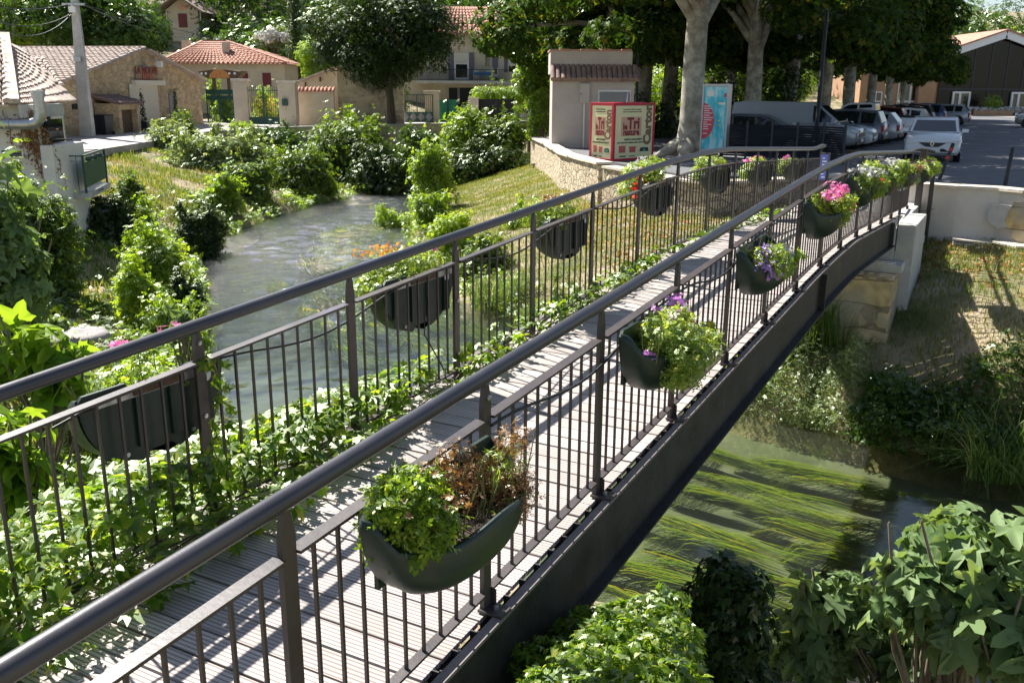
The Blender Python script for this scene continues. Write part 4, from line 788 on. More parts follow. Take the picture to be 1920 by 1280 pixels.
# louvre vent in a white frame, window and door
v0, v1 = P(4,295,y=yF), P(46,295,y=yF); zv0, zv1 = P(20,297,y=yF).z, P(20,279,y=yF).z
vt = MB().box(v0.x,v1.x,yF-.04,yF,zv0,zv1).build('vent_frame', T['wht'], rb); vb = MB().box(v0.x+.03,v1.x-.04,yF-.043,yF-.041,zv0+.035,zv1-.035).build('vent_hole', T['dark'], vt)
mb = MB(); [mb.bar((v0.x+.03,yF-.05,z),(v1.x-.04,yF-.05,z),.02,.012,up=(0,.6,1)) for z in np.linspace(zv0+.05,zv1-.05,4)]; mb.build('louvre', T['galv'], vt)
a, b = P(79,235,y=yF), P(88,271,y=yF); mbw = MB().box(xr-.14,xr+.02,yF+.2,yF+1.1,b.z,P(80,225,y=yF).z).build('window', T['glass'], rb); 
mb = MB().box(a.x-.02,a.x+.14,yF-.01,yF+.1,b.z,a.z+.15).build('window', T['glass'], rb)
MB().box(P(68,1,y=22.8).x,P(106,1,y=22.8).x,22.7,22.75,P(80,262,y=22.8).z,P(80,259.5,y=22.8).z).build('rail', T['black'], rb)
d0, d1 = P(99,355,y=yS), P(113,355,y=yS); zd = P(105,218,y=yS).z; db = P(115,362,y=yS).z
MB().box(d0.x,d1.x,yS-.02,yS,db,zd).build('door', T['green'], rb); MB().box(d0.x-.09,d0.x-.003,yS-.06,yS,db,zd+.06).build('door_frame', T['grey'], rb)
MB().box(d1.x+.02,d1.x+.1,yS-.09,yS-.002,db,zd+.05).build('door_jamb', T['white'], rb)
c = P(98,275,y=yS-.1); MB().box(c.x,c.x+.12,yS-.12,yS-.021,c.z-.05,c.z+.08).build('red_box', T['redp'], rb)
# balcony
bz = P(150,374,y=23.6).z; bc = [P(84,372,z=bz), P(166,374,z=bz), P(207,352,z=bz), P(112,346,z=bz)]
bal_ = MB().prism([(v.x,v.y,bz-.0) for v in bc], (0,0,.15)).build('balcony_slab', T['concrete'], rb)
zb2 = bz+.15; c1_, c2_, c0_ = Vector((bc[1].x-.06,bc[1].y+.06,zb2)), Vector((bc[2].x-.06,bc[2].y-.03,zb2)), Vector((P(100,360,z=bz).x,bc[1].y+.25,zb2))
hR = P(166,293,y=c1_.y).z-zb2
rl = MB(); rl.bar(c0_+Vector((0,0,hR)), c1_+Vector((0,0,hR)), .04,.03); rl.bar(c0_+Vector((0,0,hR-.13)), c1_+Vector((0,0,hR-.13)), .012,.012); rl.bar(c1_+Vector((0,0,hR)), c2_+Vector((0,0,hR)), .05,.04)
for i in range(9): p = c0_*(1-i/9)+c1_*(i/9); rl.bar(p+Vector((0,0,.05)), p+Vector((0,0,hR)), .012,.012,up=(0,1,0))
for p in (c1_,c2_): rl.bar(p, p+Vector((0,0,hR)), .045,.045,up=(0,1,0))
rl.bar(Vector((d1.x,yS-.1,zb2+hR+.05)), c2_+Vector((0,0,hR)), .02,.02)
for u in (.25,.5,.75):
    p = c1_*(1-u)+c2_*u; rl.tube([p+Vector((-.05,-.05,hR-.12)), p+Vector((.05,.05,hR-.12))], .05, 8)
rl.build('balcony_railing', T['green'], rb); t_ = (c2_-c1_); MB().bar(c1_+t_*.03+Vector((0,0,(hR-.2)/2+.08)), c2_-t_*.03+Vector((0,0,(hR-.2)/2+.08)), .012, hR-.3).build('balcony_panel', T['green'], rb)
# ------------------------------------------------------------------ concrete utility pole and wires
pp = P(165,257,z=LZ); up = thing('utility_pole', (pp.x,pp.y,LZ), 0, 'grey concrete utility pole with cross arm and junction box', 'utility pole')
top = P(138,-20,y=pp.y+.05); mb = MB(); a = Vector((0,0,0)); b = Vector((top.x-pp.x, top.y-pp.y, top.z-LZ)); up.location = (pp.x,pp.y,LZ)
mb.add([(-.34,-.2,0),(.34,-.2,0),(.34,.2,0),(-.34,.2,0),(b.x-.15,b.y-.12,b.z),(b.x+.15,b.y-.12,b.z),(b.x+.15,b.y+.12,b.z),(b.x-.15,b.y+.12,b.z)],[(0,3,2,1),(4,5,6,7),(0,1,5,4),(1,2,6,5),(2,3,7,6),(3,0,4,7)]); mb.build('pole', T['concrete'], up, False, bevel=.03)
def onp(py): q = P(140+py*.098, py, y=pp.y); return q-Vector((pp.x,pp.y,LZ))
q = onp(9); MB().box(q.x-.55,q.x+.55,-.24,-.14,q.z-.05,q.z+.05).build('cross_arm', T['galv'], up, False); q = onp(19); MB().box(q.x-.2,q.x+.12,-.34,-.16,q.z-.14,q.z+.14).build('junction_box', T['wht'], up, False); q = onp(112); MB().box(q.x-.2,q.x+.15,-.34,-.18,q.z-.1,q.z+.12).build('small_box', T['galv'], up, False)
mb = MB(); mb.tube([onp(40)+Vector((.24,-.2,0)), onp(150)+Vector((.3,-.22,0))], .03, 6); mb.build('conduit', T['galv'], up, False)
def wire(a, b, sag, r=.016, n=16): return [Vector(a)*(1-u)+Vector(b)*u-Vector((0,0,sag*4*u*(1-u))) for u in np.linspace(0,1,n)], r
for (x0,y0,x1,y1,sg_,lab) in ((126,9,-60,3,.25,'thin upper wire from the pole arm running out of frame left'),(136,24,-60,20,.6,'thick sagging cable from the pole box running out of frame left'),(134,27,-60,24,.95,'lowest sagging cable left of the concrete pole')):
    mb = MB(); pth, r = wire(P(x0,y0,y=pp.y-.2), P(x1,y1,y=pp.y-10), sg_, .02); mb.tube(pth, r, 6, False); tag(mb.build('overhead_wire', T['cable']), lab, 'wire', 'overhead wires')
for (x1,y1,yy,lab) in ((375,55,92,'wire from the pole towards the upper house'),(700,95,80,'long wire from the pole crossing in front of the hillside wood'),(300,18,90,'short upper wire from the pole to the hillside')):
    mb = MB(); pth, r = wire(P(158,10,y=pp.y), P(x1,y1,y=yy), .8, .016); mb.tube(pth, r, 5, False); tag(mb.build('overhead_wire', T['cable']), lab, 'wire', 'overhead wires')
# ------------------------------------------------------------------ boundary walls, pillars and gates of the lane
def pillar(px0, px1, py0, py1, lab, m='plaster', y=None):
    a = P(px0,py1,z=LZ) if y is None else P(px0,py1,y=y); b = P(px1,py1,y=a.y); zt_ = P((px0+px1)/2,py0,y=a.y).z; w_ = b.x-a.x
    t = thing('gate_pillar', ((a.x+b.x)/2,a.y,LZ), 0, lab, 'gate pillar', 'gate pillars'); MB().box(a.x,b.x,a.y,a.y+w_*.8,LZ,zt_-.15).build('shaft', T[m], t, bevel=.03); MB().box(a.x-.08,b.x+.08,a.y-.08,a.y+w_*.8+.08,zt_-.147,zt_).build('cap', T['stonecap'], t, bevel=.02); return a.y
y1_ = pillar(441,467,148,236,'grey weathered gate pillar right of the green garden gate'); y2_ = pillar(525,557,152,238,'wide rendered pillar carrying the green letter box'); y3_ = pillar(797,823,170,233,'slim pillar with flat cap right of the diamond panel gate', y=70)
mx = P(534,192,y=y2_); t = tag(MB().box(mx.x-.14,mx.x+.2,y2_-.2,y2_-.002,mx.z-.22,mx.z+.2).build('letter_box', T['green'], bevel=.02), 'dark green letter box on the wide gate pillar', 'letter box')
def gate(px0, px1, pt, pb, y, solid_top, solid_bot, bars, lab, nm='iron_gate', diam=False, spikes=False):
    a = P(px0,pb,y=y); b = P(px1,pb,y=y); zt_ = P(px0,pt,y=y).z; z0 = LZ+.08; H = zt_-z0; t = thing(nm, ((a.x+b.x)/2,y,LZ), 0, lab, 'gate')
    f = MB(); [f.box(x-.04,x+.04,y,y+.06,z0,zt_) for x in (a.x,b.x,(a.x+b.x)/2)]; f.box(a.x,b.x,y+.01,y+.05,zt_-.06,zt_) if not spikes else f.box(a.x,b.x,y+.01,y+.05,zt_-.25,zt_-.2); f.build('frame', T['green'], t)
    if solid_bot: 
        pn = MB().box(a.x+.04,b.x-.04,y+.015,y+.035,z0,z0+H*solid_bot).build('lower_panel', T['green'], t)
        if diam:
            k = MB(); n = 4; wv = (b.x-a.x)/n
            for i in range(n): cx = a.x+wv*(i+.5); hh = H*solid_bot; k.add([(cx-wv*.45,y+.012,z0+hh/2),(cx,y+.012,z0+.03),(cx+wv*.45,y+.012,z0+hh/2),(cx,y+.012,z0+hh-.03),(cx,y-.06,z0+hh/2)],[(0,1,4),(1,2,4),(2,3,4),(3,0,4)])
            k.build('raised_panel', T['grey'], pn)
    if solid_top:
        k = MB()
        for (u0,u1) in solid_top: k.box(a.x+.04,b.x-.04,y+.015,y+.035,zt_-H*u1,zt_-H*u0)
        k.build('upper_panel', T['green'], t)
    k = MB(); 
    for i in range(1,bars): x = a.x+(b.x-a.x)*i/bars; k.box(x-.012,x+.012,y+.02,y+.04,z0,zt_ + (.1*math.sin(i/bars*math.pi) if spikes else -.02))
    k.build('bars', T['green'] if not diam else T['anth'], t); return t
gate(391,440,168,230,66.2,[(0,.14),(.18,.3)],0,14,'dark gate with two green bands beside the barn','garden_gate')
gate(468,526,163,233,63.8,None,.2,15,'tall green spiked gate between the two rendered pillars',spikes=True)
gate(753,812,177,232,69.6,None,.38,16,'grey green gate with raised diamond panels right of the stained wall',diam=True)
# low wall with tile coping and shed with stained gable
yW = 64.2; t = thing('garden_wall', (P(590,200,y=yW).x,yW,LZ), 0, 'cream garden wall with pink tile coping beside the letter box pillar', 'wall')
a, b = P(556,237,y=yW), P(628,237,y=yW); zt_ = P(590,171,y=yW).z; MB().box(a.x,b.x,yW,yW+.3,LZ-.2,zt_).build('wall', T['plaster'], t); tile_roof([(a.x,yW-.15,zt_),(b.x,yW-.15,zt_),(b.x,yW+.4,zt_+.25),(a.x,yW+.4,zt_+.25)], T['redtile'], t, 'coping', pitch=.25, rad_=.08)
ys = 65.0; sh = thing('garden_shed', (P(650,200,y=ys).x,ys,LZ), 0, 'cream shed with sloping tiled roof and stained end wall', 'shed')
a, b, c = P(548,160,y=ys+1.2), P(634,127,y=ys+1.2), P(634,237,y=ys+1.2); mb = MB(); mb.prism([(a.x,ys+1.2,LZ),(b.x,ys+1.2,LZ),(b.x,ys+1.2,b.z),(a.x,ys+1.2,a.z)],(0,3,0)); mb.build('wall', T['plaster'], sh)
MB().bar((a.x-.4,ys+2.4,a.z-.05),(b.x+.1,ys+2.4,b.z+.12),3.0,.14,up=(0,0,1)).build('roof', T['tile'], sh)
mb = MB(); [mb.bar((a.x+(b.x-a.x)*u,ys+1.0,a.z+(b.z-a.z)*u-.2),(a.x+(b.x-a.x)*u-.05,ys+1.19,a.z+(b.z-a.z)*u-.45),.12,.12) for u in (.3,.62)]; mb.build('roof_bracket', T['wood'], sh)
s0, s1 = P(626,1,y=ys), P(752,1,y=ys+2); z0, z1 = P(640,130,y=ys).z, P(740,141,y=ys+2).z
sw = thing('stained_wall', (s0.x,ys,LZ), 0, 'tall cream wall with black weather stains behind the dark tree', 'wall'); MB().prism([(s0.x,ys,LZ-.2),(s1.x,ys+2,LZ-.2),(s1.x,ys+2,z1),(s0.x,ys,z0)],(0,.4,0)).build('wall', T['stain'], sw); MB().bar((s0.x,ys+.1,z0+.03),(s1.x,ys+2.1,z1+.03),.6,.06).build('coping', T['redtile'], sw)
# retaining wall of the lane above the river
wall_line('retaining_wall', [(-17.05,46),(-17.2,49.6),(-14.6,57.2),(-9.5,62),(-5.2,65.2),(2,73)], -5, -2.38, .3, T['stain'], 2.5, .03, .07, 'long river retaining wall with grey coping below the lane', cat='retaining wall', capm=T['concrete'])
# green netting fence and hedge fence at villa
def net_panel(px0, px1, pt, pb, y, n, lab, m='greennet'):
    a, b = P(px0,pb,y=y), P(px1,pb,y=y); zt_ = P(px0,pt,y=y).z; t = thing('netting_fence', (a.x,y,LZ), 0, lab, 'fence'); MB().box(a.x,b.x,y,y+.02,LZ+.1,zt_).build('netting', T[m], t)
    for i in range(n+1): x = a.x+(b.x-a.x)*i/n; MB().box(x-.04,x+.04,y-.05,y-.003,LZ,zt_+.05).build('post', T['anth'], t)
net_panel(823,858,187,232,71,2,'bright green netting fence right of the slim pillar'); a, b = P(898,210,y=76), P(1000,210,y=76)
net_panel(898,962,186,212,76,2,'dark netting fence under the clipped hedge','dark')
t = thing('gate_pillar', (P(885,200,y=75.5).x,75.5,LZ), 0, 'cream pillar at the left end of the clipped hedge', 'gate pillar', 'gate pillars'); q = P(878,200,y=75.5); q2 = P(897,183,y=75.5); MB().box(q.x,q2.x,75.5,76.1,LZ,q2.z).build('shaft', T['plaster'], t)
q, q2 = P(898,212,y=76.1), P(990,212,y=76.1); tag(MB().box(q.x,q2.x,76.1,76.4,LZ,q.z).build('low_wall', T['plaster']), 'low cream wall below the dark netting fence', 'wall')
# ------------------------------------------------------------------ hip roofed house with red shutters
y = 78; h = thing('hip_roofed_house', (P(430,120,y=y).x,y,LZ), 0, 'low cream house with red hipped tile roof and maroon shutters', 'house')
x0, x1 = P(376,118,y=y).x, P(531,118,y=y).x; ze = P(450,119,y=y).z; xr0, xr1 = P(380,78,y=y+5).x, P(424,78,y=y+5).x; zr = P(400,79,y=y+5).z
MB().box(x0-3,x1,y+.3,y+10,LZ-1,ze-.05).build('wall', T['plaster'], h)
a, b, c, d, e, g = Vector((x0-3.3,y-.2,ze)), Vector((x1+.4,y-.2,ze)), Vector((x1+.4,y+10.5,ze)), Vector((x0-3.3,y+10.5,ze)), Vector((xr0,y+5,zr)), Vector((xr1,y+5,zr))
tile_roof([a,b,g,e], T['redtile'], h, pitch=.36, rad_=.12, lap=.55); tile_roof([b,c,g,g], T['redtile'], h, pitch=.5, rad_=.12, lap=.6); tile_roof([d,a,e,e], T['redtile'], h, pitch=.5, rad_=.12, lap=.6)
MB().bar(e+Vector((0,0,.1)), g+Vector((0,0,.1)), .3,.12).bar(a+Vector((0,0,.1)), e+Vector((0,0,.1)), .3,.12).bar(b+Vector((0,0,.1)), g+Vector((0,0,.1)), .3,.12).build('ridge', T['redtile'], h)
for (px0,px1,pt,pb,yy) in ((341,353,76,94,y+4),(418,427,79,112,y+2)):
    p = P(px0,pb,y=yy); q = P(px1,pt,y=yy); MB().box(p.x,q.x,yy,yy+.7,p.z-.6,q.z).build('chimney', T['stonecap'], h)
for (px0,px1,pt,pb) in ((493,507,137,162),(450,464,137,150)):
    p = P(px0,pb,y=y+.2); q = P(px1,pt,y=y+.2); MB().box(p.x,q.x,y+.22,y+.297,p.z,q.z).build('shutter', T['maroon'], h)
# barrel-end sign over the garden
p = P(372,147,y=70); q = P(455,132,y=70); s = thing('boat_planter', ((p.x+q.x)/2,70,p.z), 0, 'dark wooden boat shaped sign hull with orange emblem above the garden', 'wooden hull')
mb = MB(); n = 12; mb.prism([(p.x+.6,70,p.z)] + [(p.x+.6+(q.x-p.x-1.0)*i/n,70,p.z) for i in range(1,n+1)] + [(q.x,70,q.z-.05)] + [(q.x-(q.x-p.x)*i/n,70,q.z-.12+.16*math.sin(math.pi*i/n)) for i in range(1,n+1)], (0,1.2,0)); mb.build('hull', T['wood'], s)
cx = P(411,147,y=69.9).x; MB().prism([(cx+.75*math.cos(a_),69.96,p.z+.02+.62*math.sin(a_)) for a_ in np.linspace(0,math.pi,14)],(0,.035,0)).build('emblem', M('orange emblem', (.42,.14,.03), (.5,.25,.08), 6, .7), s)
for px in (378,386,430,440): z_ = P(px,138,y=70); MB().disc((z_.x,69.99,z_.z), .09, (0,-1,0), 6).build('white_spot', T['wht'], s)
z_ = p.z; MB().box(p.x+.9,p.x+1.1,70.3,70.5,LZ,z_).box(q.x-1.3,q.x-1.1,70.3,70.5,LZ,z_).build('support', T['wood'], s)
# ------------------------------------------------------------------ upper house on the hill
y = 98; uh = thing('hill_house', (P(340,60,y=y).x,y,3.5), 0, 'tall pale house with maroon shutters up on the wooded hill', 'house')
xa, xb, xc = P(283,50,y=y+3).x, P(313,50,y=y).x, P(373,50,y=y).x; zb_ = P(340,98,y=y).z-1; ze = P(313,19,y=y).z; zp = P(347,-4,y=y).z; xm = (xb+xc)/2
MB().prism([(xb,y,zb_),(xc,y,zb_),(xc,y,ze),(xm,y,zp),(xb,y,ze)],(0,9,0)).build('front_wall', T['plaster'], uh); MB().box(xa-.5,xb-.003,y+1.5,y+8,zb_,ze-.1).build('side_wall', T['plaster'], uh)
for sg_ in (-1,1): MB().bar((xm,y+4.2,zp+.12),(xm+sg_*((xc-xb)/2+.9),y+4.2,ze-.42+.12),11,.15).build('roof', T['browntile'], uh)
MB().bar((xa-1.2,y+4,ze-.25),(xb,y+4,ze+.45),8,.15).build('roof', T['browntile'], uh)
for (px0,px1,pt,pb) in ((336,350,26,52),(296,302,28,52)): p = P(px0,pb,y=y); q = P(px1,pt,y=y); dy = 0 if px0 > 310 else 1.5; MB().box(p.x,q.x,y-.06+dy,y-.003+dy,p.z,q.z).build('shutter', T['maroon'], uh)
p = P(343,14,y=y); MB().disc((p.x,y-.02,p.z), .55, (0,-1,0), 12, .3).build('vent', T['tan'], uh); MB().tube([(xb+.1,y-.1,ze),(xb+.1,y-.1,zb_)], .06, 6).build('downpipe', T['white'], uh); MB().tube([(xc+.3,y-.1,ze),(xc+.25,y-.1,ze-1)], .06, 6).build('downpipe', T['white'], uh)
# ------------------------------------------------------------------ villa with balcony
y = 88; v = thing('balcony_villa', (P(900,150,y=y).x,y,LZ), 0, 'cream villa with long balcony and grey violet shutters behind the trees', 'house')
x0, x1 = P(740,150,y=y).x, P(978,150,y=y).x; ze = P(900,64,y=y).z; bz_ = P(880,153,y=y).z; xl = P(838,150,y=y).x
MB().box(x0,x1,y,y+9,LZ-.5,ze).build('wall', T['plaster'], v); tile_roof([(x0-.5,y-.8,ze),(x1+.6,y-.8,ze),(x1-3,y+4.5,ze+2.6),(x0+3,y+4.5,ze+2.6)], T['redtile'], v, pitch=.5, rad_=.15, lap=.6)
MB().box(x0+2,P(955,1,y=y).x,y-1.6,y-.003,bz_-.2,bz_+.05).build('balcony_slab', T['concrete'], v)
def vf(px0,px1,pt,pb,m,nm,par=v,d=.05,dd=0): p = P(px0,pb,y=y-dd); q = P(px1,pt,y=y-dd); return MB().box(p.x,q.x,y-dd-d,y-dd-.003,p.z,q.z).build(nm, T[m], par)
w1 = vf(852,879,101,150,'wht','window'); vf(855,876,121,146,'glass','pane',w1,.06); vf(853,878,102,119,'cream','roller_blind',w1,.07)
vf(841,851,99,152,'shutter','shutter',d=.1); vf(880,889,99,153,'shutter','shutter',d=.1); vf(910,918,103,125,'glass','window'); vf(923,934,103,150,'shutter','shutter',d=.1); w2 = vf(922,934,128,145,'wht','window',d=.12); vf(924,932,128,140,'glass','pane',w2,.13)
vf(945,952,104,136,'shutter','shutter',d=.1); vf(968,975,104,138,'shutter','shutter',d=.1); w3 = vf(953,967,102,137,'cream','window'); vf(954,966,124,135,'glass','pane',w3,.07)
vf(842,900,165,200,'dark','undercroft'); vf(858,862,165,195,'grey','undercroft_door',d=.06)
rl = MB(); ya = y-1.55; xa_, xb_ = x0+2, P(955,1,y=ya).x; zt_ = bz_+1.0
for i in range(90): x = xa_+(xb_-xa_)*i/89; rl.box(x-.015,x+.015,ya,ya+.03,bz_+.06,zt_)
rl.box(xa_,xb_,ya-.01,ya+.04,zt_,zt_+.05); rl.box(xa_,xb_,ya-.01,ya+.04,bz_+.1,bz_+.14); rl.build('balcony_railing', T['black'], v)
# balcony furniture
tp = P(905,135,y=y-1); t = thing('patio_table', (tp.x,y-.8,bz_+.05), 0, 'small balcony table under a blue cloth', 'table'); MB().box(-.7,.7,-.35,.35,.68,.72).build('tabletop', T['wht'], t, False); [MB().box(x-.03,x+.03,yy-.03,yy+.03,0,.68).build('leg', T['wht'], t, False) for x in (-.6,.6) for yy in (-.3,.3)]
tag(MB().box(tp.x-.75,tp.x+.75,y-1.2,y-.4,bz_+.78,bz_+.80).box(tp.x-.75,tp.x+.75,y-1.215,y-1.2,bz_+.5,bz_+.8).build('tablecloth', T['blue']), 'bright blue cloth draped over the balcony table', 'tablecloth')
for i, (px, lab) in enumerate(((917,'white plastic chair right of the blue covered table'),(893,'white plastic chair left of the blue covered table'))):
    c = thing('plastic_chair', (P(px,140,y=y-1).x,y-1.1,bz_+.05), 0, lab, 'chair', 'balcony chairs'); MB().box(-.25,.25,-.25,.25,.42,.46).build('seat', T['wht'], c, False); MB().box(-.25,.25,.22,.26,.46,.92).build('backrest', T['wht'], c, False)
    for x in (-.22,.22):
        for yy in (-.22,.22): MB().box(x-.02,x+.02,yy-.02,yy+.02,0,.42).build('leg', T['wht'], c, False)
# ------------------------------------------------------------------ village hall with glazed gable
y = 97; hh_ = thing('glazed_hall', (P(1840,200,y=y).x,y,GP), 0, 'hall with dark glazed gable, white door frames and ochre side wing', 'hall')
xl = P(1754,150,y=y).x; xr = P(1993,150,y=y).x; xm = (xl+xr)/2; ze = P(1757,108,y=y).z; zp = P(1876,62,y=y).z; zg = GP
MB().prism([(xl+.6,y+.4,zg),(xr-.6,y+.4,zg),(xr-.6,y+.4,ze+.2),(xm,y+.4,zp-.3),(xl+.6,y+.4,ze+.2)],(0,.1,0)).build('glazing', T['hallglass'], hh_)
MB().prism([(xl,y+.6,zg),(xr,y+.6,zg),(xr,y+.6,ze),(xm,y+.6,zp-.1),(xl,y+.6,ze)],(0,14,0)).build('wall', T['ochre'], hh_)
for sg_ in (-1,1):
    MB().bar((xm,y-.2,zp-.15),(xm+sg_*((xr-xl)/2+1.1),y-.2,ze-.35),.25,.7).build('barge_board', T['wht'], hh_); MB().bar((xm,y+6,zp+.28),(xm+sg_*((xr-xl)/2+1.2),y+6,ze+.06),13,.16).build('roof', T['redtile'], hh_)
mu = MB()
for i in range(1,7): x = xl+.6+(xr-xl-1.2)*i/7; zt_ = ze+.2+(zp-.5-ze)*(1-abs(x-xm)/((xr-xl)/2)); mu.box(x-.05,x+.05,y+.34,y+.397,zg,zt_)
mu.box(xl+.6,xr-.6,y+.33,y+.39,zg+2.5,zg+2.62); mu.build('mullion', T['anth'], hh_)
for (px0,px1,pt,pb) in ((1783,1822,172,214),(1893,1932,173,215)):
    p = P(px0,pb,y=y); q = P(px1,pt,y=y); d = MB(); wt = .18; d.box(p.x,p.x+wt,y+.1,y+.32,zg,q.z); d.box(q.x-wt,q.x,y+.1,y+.32,zg,q.z); d.box(p.x+wt,q.x-wt,y+.1,y+.32,q.z-wt,q.z); m_ = p.x+(q.x-p.x)*.42; d.box(m_-.12,m_+.12,y+.12,y+.3,zg,q.z-wt); d = d.build('door_frame', T['wht'], hh_); MB().box(p.x+wt,q.x-wt,y+.2,y+.24,zg,q.z-wt).build('pane', T['glass'], d)
wx0, wx1 = P(1600,150,y=y+3).x, xl; zw = P(1700,122,y=y).z
MB().box(wx0,wx1,y+.8,y+10,zg,zw).build('wing_wall', T['ochre'], hh_); MB().box(wx1-1.6,wx1+.1,y-.1,y+.8,zg,ze).build('pillar', T['ochre'], hh_)
for (px0,px1,pt,pb) in ((1684,1740,145,214),(1630,1660,172,214)):
    p = P(px0,pb,y=y); q = P(px1,pt,y=y); w_ = MB(); w_.box(p.x,q.x,y+.7,y+.797,zg,q.z); w_ = w_.build('window', T['wht'], hh_); g2 = MB(); nx2 = 2
    for i in range(nx2):
        a = p.x+(q.x-p.x)*i/nx2+.12; b = p.x+(q.x-p.x)*(i+1)/nx2-.12; g2.box(a,b,y+.66,y+.698,q.z-2.3 if q.z > .5 else q.z-.9,q.z-.12); g2.box(a,b,y+.66,y+.698,zg+.1,q.z-2.5 if q.z > .5 else q.z-1.05)
    g2.build('pane', T['glass'], w_)
fb = thing('flower_trough', (P(1855,212,y=y-2).x,y-2,GP), 0, 'long stone trough of pale flowers before the glazed hall', 'flower trough'); p, q = P(1822,213,y=y-2), P(1895,213,y=y-2); MB().box(p.x,q.x,y-2.4,y-1.6,GP,GP+.5).build('trough', T['ochre'], fb)
# ------------------------------------------------------------------ cars
def car_paint(name, c, met=0): return M(name, c, rough=.3, metal=met, coat=.6)
CARM = dict(white=car_paint('white car paint', (.68,.7,.73)), silver=car_paint('silver car paint', (.36,.38,.41), .4), grey=car_paint('slate car paint', (.1,.11,.14), .3), dark=car_paint('dark car paint', (.02,.022,.03)), beige=car_paint('pale gold car paint', (.33,.31,.26), .4), blue=car_paint('blue car paint', (.04,.07,.16)), ice=car_paint('pale blue car paint', (.3,.36,.43), .3), red=car_paint('dark red car paint', (.1,.01,.015)))
LAMP = M('clear lamp lens', (.6,.63,.66), rough=.12, coat=1); TAIL = M('red lamp lens', (.45,.01,.012), rough=.2, coat=1); PLATE = M('number plate', (.7,.7,.68), rough=.5); CHROME = M('chrome trim', (.7,.7,.72), rough=.15, metal=1); TRIM = M('black trim', (.015,.015,.017), rough=.45)
def car_body(prof_, W):
    """prof_: stations (x, z_low, z_belt, w_factor); skin with rounded shoulders"""
    ring = []
    for (x, zl, zb, wf) in prof_:
        w_ = W/2*wf; ring.append([(x,-w_*.90,zl),(x,-w_*.985,zl+.12),(x,-w_,zl+(zb-zl)*.45),(x,-w_*.985,zb-.12),(x,-w_*.93,zb-.02),(x,-w_*.5,zb+.02),(x,0,zb+.03),(x,w_*.5,zb+.02),(x,w_*.93,zb-.02),(x,w_*.985,zb-.12),(x,w_,zl+(zb-zl)*.45),(x,w_*.985,zl+.12),(x,w_*.90,zl)])
    mb = MB(); n = len(ring[0])
    for i in range(len(ring)): mb.add(ring[i], [])
    for i in range(len(ring)-1):
        for k in range(n): mb.f.append([i*n+k, (i+1)*n+k, (i+1)*n+(k+1)%n, i*n+(k+1)%n]); mb.mi.append(0); mb.sm.append(True)
    mb.f.append(list(range(n))); mb.mi.append(0); mb.sm.append(False); mb.f.append([(len(ring)-1)*n+k for k in range(n-1,-1,-1)]); mb.mi.append(0); mb.sm.append(False); return mb
KIND = {
 'hatch': dict(L=4.05, W=1.8, st=[(-2.02,.42,.62,.8),(-1.96,.3,.98,.93),(-1.6,.22,.96,1),(-.6,.2,.92,1),(.5,.2,.93,1),(.95,.2,.97,1),(1.5,.22,.93,.995),(1.86,.25,.84,.975),(1.98,.3,.77,.93),(2.02,.34,.66,.88)], cab=[(-1.93,.97),(-1.55,1.4),(-.9,1.46),(.1,1.44),(.3,1.38),(1.05,.97)], wh=(-1.27,1.3), r=.32),
 'mpv': dict(L=4.3, W=1.8, st=[(-2.14,.45,.7,.8),(-2.08,.3,1.02,.94),(-1.7,.22,1.0,1),(-.6,.2,.96,1),(.6,.2,.97,1),(1.1,.2,1.0,1),(1.65,.24,.95,.99),(2.0,.28,.85,.96),(2.12,.32,.76,.92),(2.16,.36,.66,.88)], cab=[(-2.02,1.02),(-1.8,1.5),(-.8,1.58),(.1,1.55),(.35,1.48),(1.25,1.0)], wh=(-1.35,1.4), r=.33),
 'van': dict(L=5.1, W=1.95, st=[(-2.54,.35,1.1,.95),(-2.5,.25,1.12,.99),(-1.5,.22,1.12,1),(0,.22,1.12,1),(1.2,.22,1.13,1),(1.7,.25,1.12,.98),(2.2,.28,1.02,.97),(2.46,.32,.92,.94),(2.54,.38,.76,.88)], cab=[(-2.52,1.12),(-2.46,1.86),(-2.0,1.92),(.6,1.9),(.95,1.82),(1.85,1.14)], wh=(-1.6,1.6), r=.35),
 'pickup': dict(L=5.3, W=1.86, st=[(-2.64,.5,1.1,.95),(-2.6,.42,1.12,.99),(-1.5,.38,1.12,1),(-.6,.36,1.12,1),(.8,.36,1.12,1),(1.4,.36,1.14,1),(2.2,.4,1.08,.97),(2.5,.45,.98,.92),(2.62,.5,.7,.85)], cab=[(-.72,1.12),(-.62,1.74),(-.4,1.8),(.5,1.78),(.7,1.72),(1.5,1.12)], wh=(-1.65,1.6), r=.38),
}
